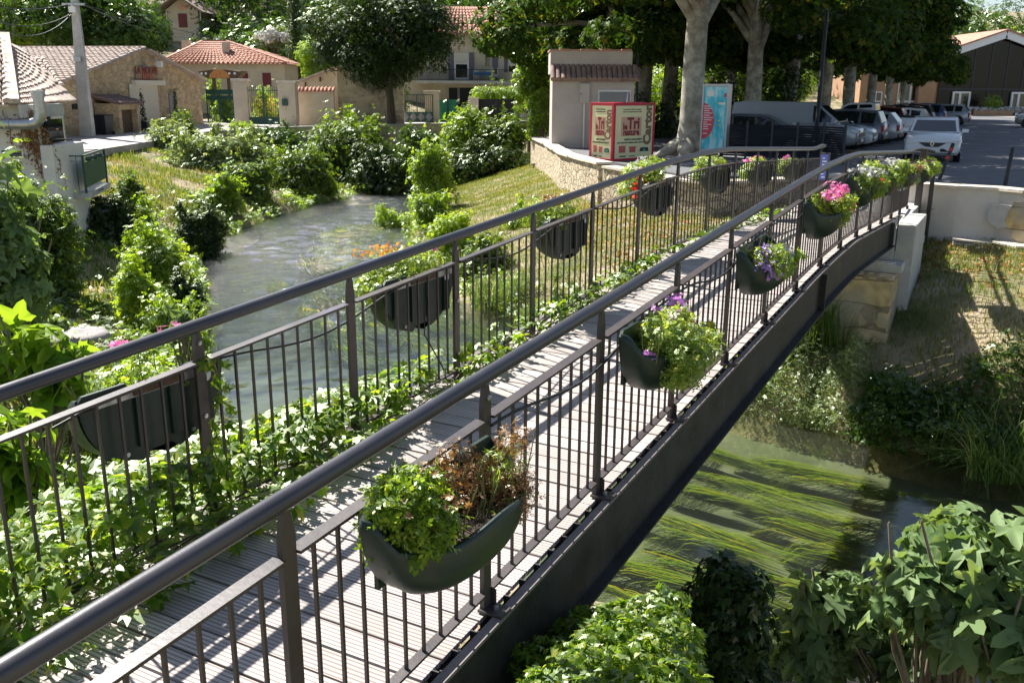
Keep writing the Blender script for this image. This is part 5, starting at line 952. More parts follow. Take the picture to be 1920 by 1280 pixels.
def make_car(kind, col, lab, emblem=False):
    K = KIND[kind]; W = K['W']; t = thing('parked_car' if kind not in ('van','pickup') else ('parked_van' if kind == 'van' else 'pickup_truck'), (0,0,0), 0, lab, {'van':'van','pickup':'pickup truck'}.get(kind, 'car'), 'cars in the car park')
    pm_ = CARM[col]; body = car_body(K['st'], W).build('body', pm_, t, False)
    c = K['cab']; n = len(c); wb = [W/2*.93-(z-.95)*.30 for _, z in c]; wb[0] = W/2*.9; wb[-1] = W/2*.88
    cb = MB(); L_ = [(x,-w_,z) for (x,z),w_ in zip(c,wb)]; R_ = [(x,w_,z) for (x,z),w_ in zip(c,wb)]
    base = [(c[0][0],-wb[0],c[0][1]-.12),(c[-1][0],-wb[-1],c[-1][1]-.12)]
    cb.add(L_+R_, [(i,i+1,n+i+1,n+i) for i in range(n-1)], False); bm_ = .95 if kind != 'van' and kind != 'pickup' else 1.1
    mid = [(c[0][0],-W/2*.93,bm_-.05),(c[-1][0],-W/2*.93,bm_-.05)]
    for sg_ in (-1,1): S_ = [(x,sg_*w_,z) for (x,z),w_ in zip(c,wb)]; cb.add(S_+[(c[-1][0],sg_*W/2*.9,bm_-.08),(c[0][0],sg_*W/2*.9,bm_-.08)], [tuple(range(n+2)) if sg_ < 0 else tuple(range(n+1,-1,-1))])
    cb.build('cabin', pm_, t, False, bevel=.035)
    def pt(x, z, sg_): w_ = np.interp(x, [q[0] for q in c], wb) if False else None; return None
    def side_w(z): return W/2*.93-(z-.95)*.30+.008
    def roofz(x): return float(np.interp(x, [q[0] for q in c], [q[1] for q in c]))
    xs = {'hatch':[(-1.5,-1.02),(-.95,-.12),(-.05,.72)],'mpv':[(-1.75,-1.15),(-1.08,-.12),(-.05,.9)],'van':[(.75,1.5)],'pickup':[(-.5,.1),(.17,1.1)]}[kind]
    for sg_ in (-1,1):
        for (a, b) in xs:
            zb = bm_+.04; pts = [(a+.04,zb)]; 
            for u in np.linspace(a, b, 7): pts.append((u, max(zb+.02, roofz(u)-.09)))
            pts.append((b-.02,zb)); MB().prism([(x, sg_*side_w(z), z) for x, z in pts], (0,-sg_*.004,0)).build('side_window', T['glass'], t, False)
    def slope(i, j, inset, nm, m=T['glass'], dz=.012, parent=t):
        (x0,z0),(x1,z1) = c[i], c[j]; w0, w1 = wb[i]-inset, wb[j]-inset; d = Vector((x1-x0,0,z1-z0)); nrm = Vector((-d.z,0,d.x)).normalized(); nrm = nrm if nrm.z > 0 else -nrm; a0, a1 = Vector((x0,0,z0))+d*.07, Vector((x0,0,z0))+d*.93
        return MB().prism([a0+Vector((0,-w0,0)), a0+Vector((0,w0,0)), a1+Vector((0,w1,0)), a1+Vector((0,-w1,0))], nrm*dz).build(nm, m, parent, False)
    slope(n-1, n-2, .09, 'windscreen')
    if kind != 'van': slope(0, 1, .12, 'rear_window')
    xf, xr = K['st'][-1][0], K['st'][0][0]; zf = K['st'][-1][2]-.04
    for x in K['wh']:
        for sg_ in (-1,1):
            wy = sg_*(W/2-.11); wl_ = MB().tube([(x,wy-sg_*.10,K['r']),(x,wy+sg_*.115,K['r'])], K['r'], 26).build('wheel', T['rubber'], t, False)
            rm = MB(); rm.tube([(x,wy+sg_*.10,K['r']),(x,wy+sg_*.122,K['r'])], K['r']*.62, 22)
            rm.build('rim', CHROME if col in ('white','silver') else T['galv'], wl_, False)
            MB().tube([(x,wy+sg_*.02,K['r']+.02),(x,sg_*(W/2+.003),K['r']+.02)], K['r']+.055, 26).build('wheel_arch', TRIM, t, False)
    # lamps, grille, bumper, plates, mirrors, handles
    q = K['st']; 
    def at_front(z): return xf if z < .62 else xf-.03
    fw = W/2
    for sg_ in (-1,1):
        hb = K['st'][-2][2]; z1 = hb-.03; z0 = z1-.13; x0 = xf-.02
        hl = MB(); hl.prism([(x0,sg_*fw*.46,z0+.05),(x0,sg_*fw*.88,z0),(x0,sg_*fw*.88,z1),(x0,sg_*fw*.46,z0+.09)], (.035,0,0)); hl.prism([(x0+.03,sg_*fw*.88,z0),(x0-.22,sg_*fw*.985,z0+.06),(x0-.26,sg_*fw*.985,z1+.02),(x0+.03,sg_*fw*.88,z1)], (0,sg_*.02,0)); hl.build('headlight', LAMP, t, False)
        zt_ = q[1][2]-.1; MB().box(xr+.0,xr+.10,sg_*fw*.70 if sg_ > 0 else -fw*.95,sg_*fw*.95 if sg_ > 0 else -fw*.70,zt_-.28,zt_).build('tail_light', TAIL, t, False)
        MB().tube([(c[-1][0]-.22,sg_*(fw*.96),bm_+.0),(c[-1][0]-.2,sg_*(fw+.10),bm_+.06)], .03, 6).box(c[-1][0]-.26,c[-1][0]-.12,sg_*(fw+.06)-.09,sg_*(fw+.06)+.12,bm_+.02,bm_+.14).build('mirror', pm_, t, False, bevel=.03)
        MB().box(-.55,-.38,sg_*(fw+.005)-.012,sg_*(fw+.005)+.012,.84,.865).build('door_handle', pm_, t, False)
    if kind == 'hatch':
        g = MB(); g.prism([(xf+.0,-fw*.5,.66),(xf+.0,fw*.5,.66),(xf+.02,fw*.22,.52),(xf+.02,-fw*.22,.52)], (.012,0,0)); g.build('grille', TRIM, t, False); g = MB(); g.prism([(xf-.01,-fw*.62,.36),(xf+.0,-fw*.42,.46),(xf+.0,fw*.42,.46),(xf-.01,fw*.62,.36)], (.03,0,0)); g.build('lower_intake', TRIM, t, False)
        for sg_ in (-1,1): MB().disc((xf-.03,sg_*fw*.76,.43), .09, (1,sg_*.3,0), 10, .07).build('fog_light_recess', TRIM, t, False)
        MB().box(xf-.12,xf-.02,-fw*.8,fw*.8,.3,.36).build('front_lip', TRIM, t, False)
    else:
        MB().box(xf-.08,xf+.01,-fw*.6,fw*.6,zf-.12,zf+.02).build('grille', TRIM, t, False); MB().box(xf-.2,xf-.0,-fw*.86,fw*.86,.3,.58).build('bumper', TRIM if kind == 'van' else pm_, t, False, bevel=.04)
    MB().box(xf+.02,xf+.035,-.26,.26,.47-.055,.47+.055) .build('number_plate', PLATE, t, False) if not emblem else MB().box(xf+.02,xf+.035,-.26,.26,.36,.46).build('number_plate', PLATE, t, False)
    MB().box(xr-.02,xr+.1,-.26,.26,.5,.61).build('number_plate', PLATE, t, False); MB().box(xr-.03,xr+.2,-fw*.84,fw*.84,.3,.5).build('rear_bumper', TRIM, t, False, bevel=.03)
    if emblem:
        zf = .56; e = MB(); o_ = [(0,.11),(.075,0),(0,-.11),(-.075,0)]; i_ = [(0,.055),(.035,0),(0,-.055),(-.035,0)]; x = xf+.035
        vs = [(x,a,.62+b) for a,b in o_]+[(x,a,.62+b) for a,b in i_]+[(x+.02,a*.92,.62+b*.92) for a,b in o_]+[(x+.02,a*1.1,.62+b*1.1) for a,b in i_]
        e.add(vs, [(8,9,13,12),(9,10,14,13),(10,11,15,14),(11,8,12,15)]+[(i,(i+1)%4,8+(i+1)%4,8+i) for i in range(4)]+[(4+i,12+i,12+(i+1)%4,4+(i+1)%4) for i in range(4)]); e.build('diamond_emblem', CHROME, t, False)
    if kind == 'pickup': MB().box(-2.5,-.8,-.78,.78,1.135,1.2).build('bed_cover', TRIM, t, False, bevel=.02)
    return t
RD = Vector((.5,.866,0)); HD = rad(-30)          # row direction, heading of a car with its nose at the aisle
def slot(t, k, nose=True, back=0, dh=0):
    base = Vector((13.75,37.0,GP)) + RD*2.5*k; L_ = 2.15 if t['category'] == 'car' else 2.6; h = HD+dh + (0 if nose else math.pi); o_ = Vector((math.cos(HD),math.sin(HD),0)); t.location = base - o_*(L_+back); t.rotation_euler = (0,0,h)
v_ = make_car('van','silver','silver blue panel van parked nose out behind the lamp post'); slot(v_, 0)
slot(make_car('hatch','white','white hatchback with only its nose showing beyond the silver van'), 1, back=-.15)
slot(make_car('mpv','grey','slate grey people carrier parked tail out beside the van'), 2, False, back=-.1)
slot(make_car('hatch','silver','silver hatchback tail just behind the slate people carrier'), 3, False, back=-.5)
slot(make_car('pickup','white','white pickup truck parked tail out with big red tail lamp'), 4.2, False, back=-.7)
slot(make_car('mpv','red','dark red car parked tail out right after the white pickup'), 5.6, False, back=.2)
slot(make_car('hatch','white','white hatchback parked tail out between dark cars'), 6.8, False, back=-.7)
slot(make_car('mpv','dark','black tall car parked beyond the white pickup'), 7.9, False)
slot(make_car('hatch','ice','pale blue car parked nose out farther down the row'), 9.1)
slot(make_car('mpv','dark','black tall car parked near the far end of the row'), 10.6, False, back=.3)
slot(make_car('mpv','blue','dark blue car second from the far end of the row'), 12.2, False)
slot(make_car('hatch','silver','silver hatchback last in the row nearest the hall'), 14.2, False, back=-1.2)
t = make_car('hatch','dark','black roofed small car half hidden behind the louvred fence'); t.location = (*P(1425,262,y=37.2).xy, GP); t.rotation_euler = (0,0,HD+.1)
t = make_car('mpv','beige','pale gold saloon between the black roofed car and silver van'); t.location = (P(1478,262,y=38.6).x,38.6,GP); t.rotation_euler = (0,0,HD)
t = make_car('hatch','white','white hatchback with diamond emblem driving towards the bridge', True); t.location = (15.15,33.9,GP); t.rotation_euler = (0,0,math.atan2(-.9,-.40)-.02)
t = make_car('hatch','silver','silver car cut off by the right edge of the picture'); t.location = (P(1965,240,z=GP).x,P(1965,240,z=GP).y,GP); t.rotation_euler = (0,0,rad(155))
# ------------------------------------------------------------------ leaf clouds
def tm(vs, fs): return (np.array(vs, float), np.array(fs, int))
def star(lobes, notch, width=.5):
    """lobed leaf or flower: centre, tips and notches, one quad per lobe, all joined"""
    vs = [(0,0,0)]; n = len(lobes)
    for i in range(n+1):
        a = (lobes[max(i-1,0)][0]+lobes[min(i,n-1)][0])/2 if 0 < i < n else (lobes[0][0]-width if i == 0 else lobes[-1][0]+width); vs.append((notch*math.cos(a), notch*math.sin(a), .05))
    for a, r in lobes: vs.append((r*math.cos(a), r*math.sin(a), -.08*r))
    return tm(vs, [(0,1+i,n+2+i,2+i) for i in range(n)])
def roundleaf(lobes, notch, dl):
    vs = [(0,0,0)]; n = len(lobes); fs = []
    for i in range(n+1):
        a = (lobes[i-1][0]+lobes[i][0])/2 if 0 < i < n else (lobes[0][0]-.6 if i == 0 else lobes[-1][0]+.6); vs.append((notch*math.cos(a), notch*math.sin(a), .07))
    for i, (a, r) in enumerate(lobes):
        b = len(vs); q = r*.80
        vs += [(q*math.cos(a-dl), q*math.sin(a-dl), -.02), (r*math.cos(a), r*math.sin(a), -.12*r), (q*math.cos(a+dl), q*math.sin(a+dl), -.02)]; fs += [(0,1+i,b,b+1), (0,b+1,b+2,2+i)]
    return tm(vs, fs)
def leaflets(spec):
    vs, fs = [], []
    for (x, y, a, l, w_, dz) in spec:
        b = len(vs); c, s = math.cos(a), math.sin(a)
        for (u, v, z) in ((0,0,0),(.45,.5*w_,.03),(1,0,-.12+dz),(.45,-.5*w_,.03)): vs.append((x+(u*c-v*s)*l, y+(u*s+v*c)*l, z*l)); 
        fs.append((b,b+1,b+2,b+3))
    return tm(vs, fs)
TP = dict(
 leaf=leaflets([(0,0,0,1,.55,0)]),
 sprig=leaflets([(0,0,.6,.5,.55,0),(.1,0,-.7,.5,.55,.1),(.35,0,.8,.45,.55,-.1),(.45,0,-.6,.45,.55,0),(.7,0,.1,.4,.55,.1)]),
 narrow=leaflets([(0,0,.3,.6,.25,0),(.1,0,-.5,.55,.25,.1),(.4,0,.5,.5,.25,-.1),(.5,0,-.3,.5,.25,0)]),
 vine5=leaflets([(0,0,0,1,.42,-.1),(0,0,.75,.85,.42,0),(0,0,-.75,.85,.42,0),(0,0,1.5,.6,.42,0),(0,0,-1.5,.6,.42,0)]),
 fig=roundleaf([(-2.1,.55),(-1.0,.86),(0,1.05),(1.0,.86),(2.1,.55)], .42, .2),
 plane=star([(-1.9,.5),(-.95,.8),(0,1.0),(.95,.8),(1.9,.5)], .5, .6),
 flower=star([(i*2*math.pi/5,1) for i in range(5)], .45, .63),
 puff=leaflets([(0,0,i*2*math.pi/7,.9,.5,.25) for i in range(7)]),
 blade=leaflets([(0,0,0,1,.12,0)]),
)
def nrm(a): return a/(np.linalg.norm(a, axis=-1, keepdims=True)+1e-9)
def leafmesh(name, pos, nr, size, tp, droop=.3, jit=.35, dirs=None):
    tv, tf = TP[tp]; n = len(pos); nr = nrm(nr + RNG.normal(0, jit, (n,3)))
    t = RNG.normal(0, 1, (n,3)) if dirs is None else np.array(dirs) + RNG.normal(0,.25,(n,3)); t[:,2] -= droop*2; t = nrm(t - nr*(t*nr).sum(1, keepdims=True)); b = np.cross(nr, t)
    s = (size*RNG.uniform(.5, 1.35, n))[:,None,None]; fold = RNG.uniform(.3, 2.2, n)[:,None,None]
    V = pos[:,None,:] + s*(tv[None,:,0:1]*t[:,None,:] + tv[None,:,1:2]*b[:,None,:] + fold*tv[None,:,2:3]*nr[:,None,:])
    Fc = tf[None] + (np.arange(n)*len(tv))[:,None,None]
    return npmesh(name, V.reshape(-1,3), Fc.reshape(-1,4), 4)
def lobes_pts(lobes, n, shell=.16, up=.35, cut=None, core=.25):
    L_ = np.array([[*c, *r] for c, r in lobes], float); wgt = (L_[:,3]*L_[:,4]*L_[:,5])**.667; idx = RNG.choice(len(L_), n, p=wgt/wgt.sum())
    d = nrm(RNG.normal(0,1,(n,3))); rr = 1-np.abs(RNG.normal(0, shell, n)); deep = RNG.random(n) < core; rr[deep] = RNG.uniform(.3,.95,deep.sum()); rr = np.clip(rr, .15, 1.08)
    pos = L_[idx,:3] + d*rr[:,None]*L_[idx,3:6]; nr = nrm(d*np.array([1,1,.9])*.8 + np.array([0,0,up])*1.2)
    if cut is not None: k = pos[:,2] > cut; pos, nr = pos[k], nr[k]
    return pos, nr
def blob(c, r, k, small=.45, seed=None, flat=False):
    """break a crown or bush into uneven sub-clumps"""
    rs = random.Random(seed if seed is not None else random.random()); o = []
    for i in range(k):
        while True:
            d = Vector((rs.uniform(-1,1), rs.uniform(-1,1), rs.uniform(-.8,1)))
            if .2 < d.length < 1: break
        s = rs.uniform(small*.6, small*1.25); o.append(((c[0]+d.x*r[0]*.72, c[1]+d.y*r[1]*.72, c[2]+d.z*r[2]*.72), (r[0]*s, r[1]*s, r[2]*s*rs.uniform(.7,1))))
    return o
def leafobj(name, pos, nr, size, tp, mat, parent=None, **kw):
    pm_ = parent.location if parent else Vector((0,0,0)); me = leafmesh(name, pos-np.array(pm_), nr, size, tp, **kw); return link(name, me, LF[mat] if isinstance(mat, str) else mat, parent)
def bush(px, py, y, w_, h, mat, lab, n=2600, size=.11, tp='sprig', k=9, name='shrub', cat='shrub', dep=.8, stems=5, z=None, small=.45, shell=.16, lay=None, **kw):
    c = P(px, py, y=y); y *= ks(c.z-.25); c = P(px, py, y=y); sc_ = y/F*1.02; rx, rz = w_/2*sc_, h/2*sc_; ry = rx*dep; g = hz(c.x, c.y); g = min(g, c.z)
    t = thing(name, (c.x, c.y, g), 0, lab, cat); w0 = c.z+rz; 
    if c.z-rz > g: c.z = (w0+g)/2; rz = (w0-g)/2
    lb = blob(c, (rx,ry,rz), int(k*1.7), small*.9, int(px*7+py)); rs_ = random.Random(int(px)); lb += [((c.x+rs_.uniform(-.8,.8)*rx, c.y+rs_.uniform(-.8,.8)*ry, g+(w0-g)*.15), (rx*.35,ry*.35,(w0-g)*.25)) for _ in range(5)]
    lb += [((c.x+rs_.uniform(-.75,.75)*rx, c.y+rs_.uniform(-.5,.5)*ry, c.z+rz*rs_.uniform(.5,1.05)), (rx*.12,rx*.12,rz*.28)) for _ in range(5)]
    pos, nr = lobes_pts(lb, int(n*1.35), shell, cut=g-.1); j_ = RNG.random(len(pos)) < .3; pos[j_] += RNG.normal(0, .15, (j_.sum(),3))*np.array([rx,ry,rz])*1.3; leafobj('foliage', pos, nr, size, tp, mat, t, **kw)
    mb = MB()
    for (q, r) in lb[:stems]:
        a = Vector((random.uniform(-.15,.15)*rx, random.uniform(-.1,.1)*ry, 0)); e = Vector(q)-Vector((c.x,c.y,g)); mb.tube([a, (a+e)*.5+Vector((random.uniform(-.1,.1),0,.1)), e], [.03+rx*.012, .02+rx*.008, .008], 5)
    mb.build('stem', T['bark'], t, False); return t
def tree(name, base, crown_lobes, n, size, tp, mat, lab, trunk, limbs, bark='bark', group=None, leafkw={}, cat='tree', core=.25, shell=.16):
    t = thing(name, base, 0, lab, cat, group); pos, nr = lobes_pts(crown_lobes, n, shell=shell, core=core); leafobj('crown', pos, nr, size, tp, mat, t, **leafkw)
    mb = MB(); mb.tube([Vector(p)-Vector(base) for p, _ in trunk], [r for _, r in trunk], 14)
    for a, b, r in limbs: a = Vector(a)-Vector(base); b = Vector(b)-Vector(base); m_ = (a+b)/2+Vector((random.uniform(-.3,.3),random.uniform(-.3,.3),random.uniform(0,.5))); mb.tube([a, m_, b], [r, r*.7, r*.25], 8)
    mb.build('trunk', T[bark], t, False); return t
# ------------------------------------------------------------------ plane trees
def plane_tree_proto(seed, n=24000, tr=1.0):
    rs = random.Random(seed); lb = []
    for i in range(26):
        a = rs.uniform(0, 6.28); r = rs.uniform(1.5, 6.0); z = rs.uniform(4.6, 14) if r > 3 else rs.uniform(7, 15); s = rs.uniform(1.3, 2.4); lb.append(((r*math.cos(a), r*math.sin(a), z), (s, s, s*.75)))
    for i in range(9):
        a = rs.uniform(0, 6.28); r = rs.uniform(3.0, 6.6); z = rs.uniform(4.4, 5.4) if seed != 3 else rs.uniform(5.6, 6.5); s = rs.uniform(.8, 1.3); lb.append(((r*math.cos(a), r*math.sin(a), z), (s*1.2, s*1.2, s*.8)))
    t = thing('plane_tree', (0,0,0)); pos, nr = lobes_pts(lb, n, core=.3); leafobj('crown', pos, nr, .235, 'plane', 'plane', t, droop=.5)
    mb = MB(); lean = rs.uniform(-.35,.35)
    pts = [(0,0,-.1),(0,0,.15),(0.02,0,.5),(.03+lean*.1,0,1.2),(lean*.4,.05,3.2),(lean*.8,.1,5.2),(lean,.1,7.5),(lean*1.2,.2,10)]; rr = [q*tr for q in (1.0,.82,.64,.56,.53,.5,.4,.2)]
    mb.tube(pts, rr, 20)
    for i in range(5): a = i*1.256+.4+rs.uniform(-.2,.2); mb.tube([(0,0,.5),(.55*math.cos(a),.55*math.sin(a),.22),(1.0*math.cos(a),1.0*math.sin(a),.04),(1.35*math.cos(a),1.35*math.sin(a),-.1)], [.4,.34,.2,.06], 8)
    for q, r in lb[:18]:
        z0 = rs.uniform(4.2, 6.5); mb.tube([(lean*.7,0,z0),(q[0]*.5,q[1]*.5,(z0+q[2])/2+.3),(q[0],q[1],q[2])], [.24,.14,.05], 8)
    mb.build('trunk', T['planebark'], t, False); return t
pr = [plane_tree_proto(3, tr=.76), plane_tree_proto(11, tr=.72), plane_tree_proto(23, tr=.66)]
base = P(1290,291,z=GP)
PL = [(base.x, base.y, 0, 1.0, 'thick pale plane tree standing alone beside the turquoise poster'),
 (11.0,43.6,1,.92,'plane tree right behind the black roofed small car'), (14.4,49.6,2,1,'plane tree behind the silver van cab'), (18.4,56.4,1,.97,'broad plane tree behind the slate people carrier'),
 (22.4,63.5,0,.95,'leaning plane tree behind the white pickup'), (26.4,70.3,2,.9,'plane tree in front of the ochre wing window'), (30.4,77.2,1,.78,'plane tree beside the left end of the ochre wing'), (34.2,84,0,.62,'last plane tree of the row next to the glazed hall'),
 (P(1160,100,y=48).x,48,2,1,'plane tree leaning behind the beige kiosk'), (P(1210,100,y=52).x,52,1,1,'plane tree hidden by leaves right of the kiosk roof'),
 (4.5,58,1,1,'rear plane tree between kiosk and lone pale trunk'), (8.5,52,1,1,'rear plane tree far behind the lone pale trunk'), (15,66,2,1,'rear plane tree behind the parked van line'), (19,78,1,1,'rear plane tree deep behind the pickup'), (22,92,2,.9,'rear plane tree closest to the ochre wing')]
for i, (x, y, k, s, lab) in enumerate(PL):
    rz = [0.3,1.7,4.1,5.2,2.6,3.3,.9,5.9,2.2,4.6,1.2,3.9,.1,2.9,5.5,1.5][i]
    if i < 3 and i == [0,1,2][i] and k == i: o = pr[k]; o.location = (x,y,GP); o.rotation_euler = (0,0,rz); o.scale = (s,)*3
    else: o = copy_tree(pr[k], (x,y,GP), rz, scale=s)
    tag(o, lab, 'tree', 'plane trees round the car park')
# ------------------------------------------------------------------ dark tree on the river wall
b = P(736,248,y=63.5); b.z = -4.2; cx = P(716,62,y=63.5)
lb = blob(cx, (5.3,4.6,4.4), 34, .38, 5) + blob(P(800,100,y=63), (2.2,2,1.6), 7, .5, 6) + blob(P(640,95,y=63), (2.8,2,2.0), 9, .42, 8) + blob(P(760,20,y=64), (3.2,3,2.2), 9, .42, 9) + blob(P(590,60,y=64), (1.6,1.6,1.6), 5, .5, 10)
f_ = P(729,165,y=63.5)
tree('dark_tree', b, lb, 21000, .30, 'sprig', 'dark', 'dark rounded tree with forked trunk rising from the river wall', [(b,.34),(P(733,200,y=63.5),.27),(f_,.25)],
 [(f_, P(700,110,y=63.5), .17),(f_, P(728,90,y=63.5), .2),(f_, P(762,110,y=63.5), .16),(f_, P(716,60,y=64), .14)] + [(f_, Vector(q), .07) for q, r in lb[:9]], core=.35)
# ------------------------------------------------------------------ trees behind the houses
def simple_tree(px, py, y, w_, h, mat, lab, n=5000, size=.4, tp='sprig', k=18, nm='broadleaf_tree', small=.38, group=None, core=.3):
    c = P(px, py, y=y); sc_ = y/F*1.02; r = (w_/2*sc_, w_/2*sc_*.8, h/2*sc_); g = hz(c.x, c.y); lb = blob(c, r, k, small)
    b = (c.x, c.y, min(g, c.z-r[2])); return tree(nm, b, lb, n, size, tp, mat, lab, [(b,.35),((c.x,c.y,c.z-r[2]*.3),.25),((c.x,c.y,c.z+r[2]*.4),.08)], [((c.x,c.y,c.z-r[2]*.5), q, .1) for q, _ in lb[:7]], group=group, core=core)
simple_tree(150,35,73,330,190,'ivy','wide dark tree with sunlit clumps above the barn roof',13000,.42,k=30)
simple_tree(10,60,70,150,140,'lite','sunlit tree at the top left corner behind the wires',4500,.4)
simple_tree(255,60,76,120,110,'ivy','rounded tree left of the upper house',4000,.4)
simple_tree(598,115,74,95,110,'lite','pale green feathery tree left of the dark river tree',4500,.38,'narrow')
simple_tree(513,75,88,75,50,'pale','oleander bush with white bloom on the slope',2500,.3); p = P(513,66,y=86.5); pos, nr = lobes_pts(blob(p,(1.7,1,.9),7), 240); leafobj('blossom', pos, nr, .2, 'flower', 'white', bpy.data.objects['broadleaf_tree.004'])
c = P(553,40,y=84); b = (c.x,c.y,hz(c.x,c.y)); lb = [((c.x,c.y,b[2]+2+i*1.1), (1.15-.09*i,1.15-.09*i,1.2)) for i in range(11)]; tree('cypress', b, lb, 5000, .3, 'narrow', 'dark', 'narrow dark cypress above the pale feathery tree', [(b,.2),((c.x,c.y,b[2]+9),.05)], [], leafkw=dict(droop=-.9))
simple_tree(1912,85,118,80,90,'lite','sunlit green tree above the hall roof at the right edge',4000,.6)
simple_tree(1000,140,54,90,170,'lite','sunlit creeper covered sapling left of the kiosk',3800,.28); simple_tree(1010,215,45,45,110,'lite','leafy shrub close against the left side of the kiosk',2000,.22)
simple_tree(690,10,80,120,60,'mid','tree crown behind the top of the dark river tree',2500,.4)
lb = []; rs = random.Random(4)
for i in range(150):
    px = rs.uniform(-60, 1100); yy = rs.uniform(100, 135); q = Vector(((px-960)/F*yy, yy, 0)); q.z = hz(q.x, q.y)
    if 250 < px < 400 and yy < 114: continue
    s = rs.uniform(2.6, 4.6); lb.append(((q.x,q.y,q.z+s*.9), (s,s,s*rs.uniform(.9,1.4))))
for i in range(34):
    px = rs.uniform(395, 640); yy = rs.uniform(88, 100); q = Vector(((px-960)/F*yy, yy, 0)); q.z = hz(q.x, q.y); s = rs.uniform(1.5, 2.6); lb.append(((q.x,q.y,q.z+s*.8), (s,s,s*1.1)))
for i in range(95):
    px = rs.uniform(1050, 1830); yy = rs.uniform(110, 140); q = Vector(((px-960)/F*yy, yy, 0)); q.z = -2.3; s = rs.uniform(3, 5.5); lb.append(((q.x,q.y,q.z+s*.9+rs.uniform(0,6)), (s,s,s*1.2)))
pos, nr = lobes_pts(lb, 75000, core=.2); tag(leafobj('hillside_wood', pos, nr, .75, 'sprig', 'ivy'), 'dense dark wood covering the hillside behind the houses', 'woodland', kind='stuff')
# sunlit garden hedge behind the car park and behind the kiosk
lb = []
for i in range(46): u = i/45; x = 3+u*26; yy = 56+u*40; s = rs.uniform(1.0, 1.9); lb.append(((x+rs.uniform(-1,1),yy+rs.uniform(-2,2),-2.3+s*rs.uniform(.5,2.2)), (s,s,s)))
pos, nr = lobes_pts(lb, 16000); tag(leafobj('garden_hedge', pos, nr, .32, 'sprig', 'lite'), 'sunlit yellow green hedge behind the plane tree trunks', 'hedge')
lb = [((2.5+i*.75, 47.5+rs.uniform(-.5,.5), -1.9+rs.uniform(0,2.4)), (1,1,1)) for i in range(16)]; pos, nr = lobes_pts(lb, 7000); tag(leafobj('laurel_hedge', pos, nr, .22, 'sprig', 'dark'), 'dark hedge filling the space between kiosk and lone plane tree', 'hedge')
wall_line('ochre_wall', [(P(1340,205,y=50).x,50),(P(1425,205,y=50).x,50),(18,66)], GP-.2, GP+1.0, .3, T['ochre'], 3, .03, .06, 'low ochre wall behind the parked cars and plane trunks')
# clipped hedge by villa
p, q = P(898,188,y=76.5), P(992,172,y=76.5); lb = [((p.x+(q.x-p.x)*i/9, 76.8, (p.z+q.z)/2), (.75,.6,.75)) for i in range(10)]; pos, nr = lobes_pts(lb, 3800, .1); tag(leafobj('clipped_hedge', pos, nr, .2, 'sprig', 'lite'), 'clipped bright hedge on top of the dark netting fence', 'hedge')
for (px,py,yy,w_,h,m,lab) in ((402,160,72,40,30,'lite','yellow green bush behind the two banded gate'),(497,200,70,50,60,'lime','yellow flowering bush behind the spiked green gate'),(420,205,70,40,40,'lite','leafy bush low behind the banded gate')):
    t = bush(px,py,yy,w_,h,m,lab,1500,.22,dep=.5); 
    if m == 'lime': c = t.children[0]; pos, nr = lobes_pts(blob(P(px,py,y=yy-.8),(1,.6,1.2),8), 200); leafobj('blossom', pos, nr, .09, 'flower', 'yellow', t)
bush(738,190,74,70,40,'mid','green garden shrub behind the diamond panel gate',1600,.22); bush(948,158,80,70,30,'mid','shrub under the villa balcony right end',900,.22)
# potted plants against the barn and in front of the hall
for px, lab in ((249,'black cube pot with clipped spiral cypress left of the roller shutter'),(313,'climbing plant beside the dark barn door')):
    q = fp(px,248)+Vector((.7,0,0)); q.z = LZ; t = thing('potted_cypress', q, 0, lab, 'potted plant'); MB().box(-.3,.3,-.3,.3,0,.5).build('pot', T['anth'], t, False, bevel=.02); lb = [((q.x,q.y,q.z+.6+.2*i), (.2-.012*i,.2-.012*i,.2)) for i in range(9)]; pos, nr = lobes_pts(lb, 500); leafobj('foliage', pos, nr, .1, 'leaf', 'dark', t)
q = P(1860,208,y=95); pos, nr = lobes_pts([((q.x-3.4+i*.6, 95, GP+.62),(.4,.3,.22)) for i in range(12)], 700); leafobj('flowers', pos, nr, .2, 'puff', 'white', fb); pos, nr = lobes_pts([((q.x,95,GP+1.4),(1.0,.5,.7))], 260); leafobj('foliage', pos, nr, .4, 'narrow', 'lite', fb)
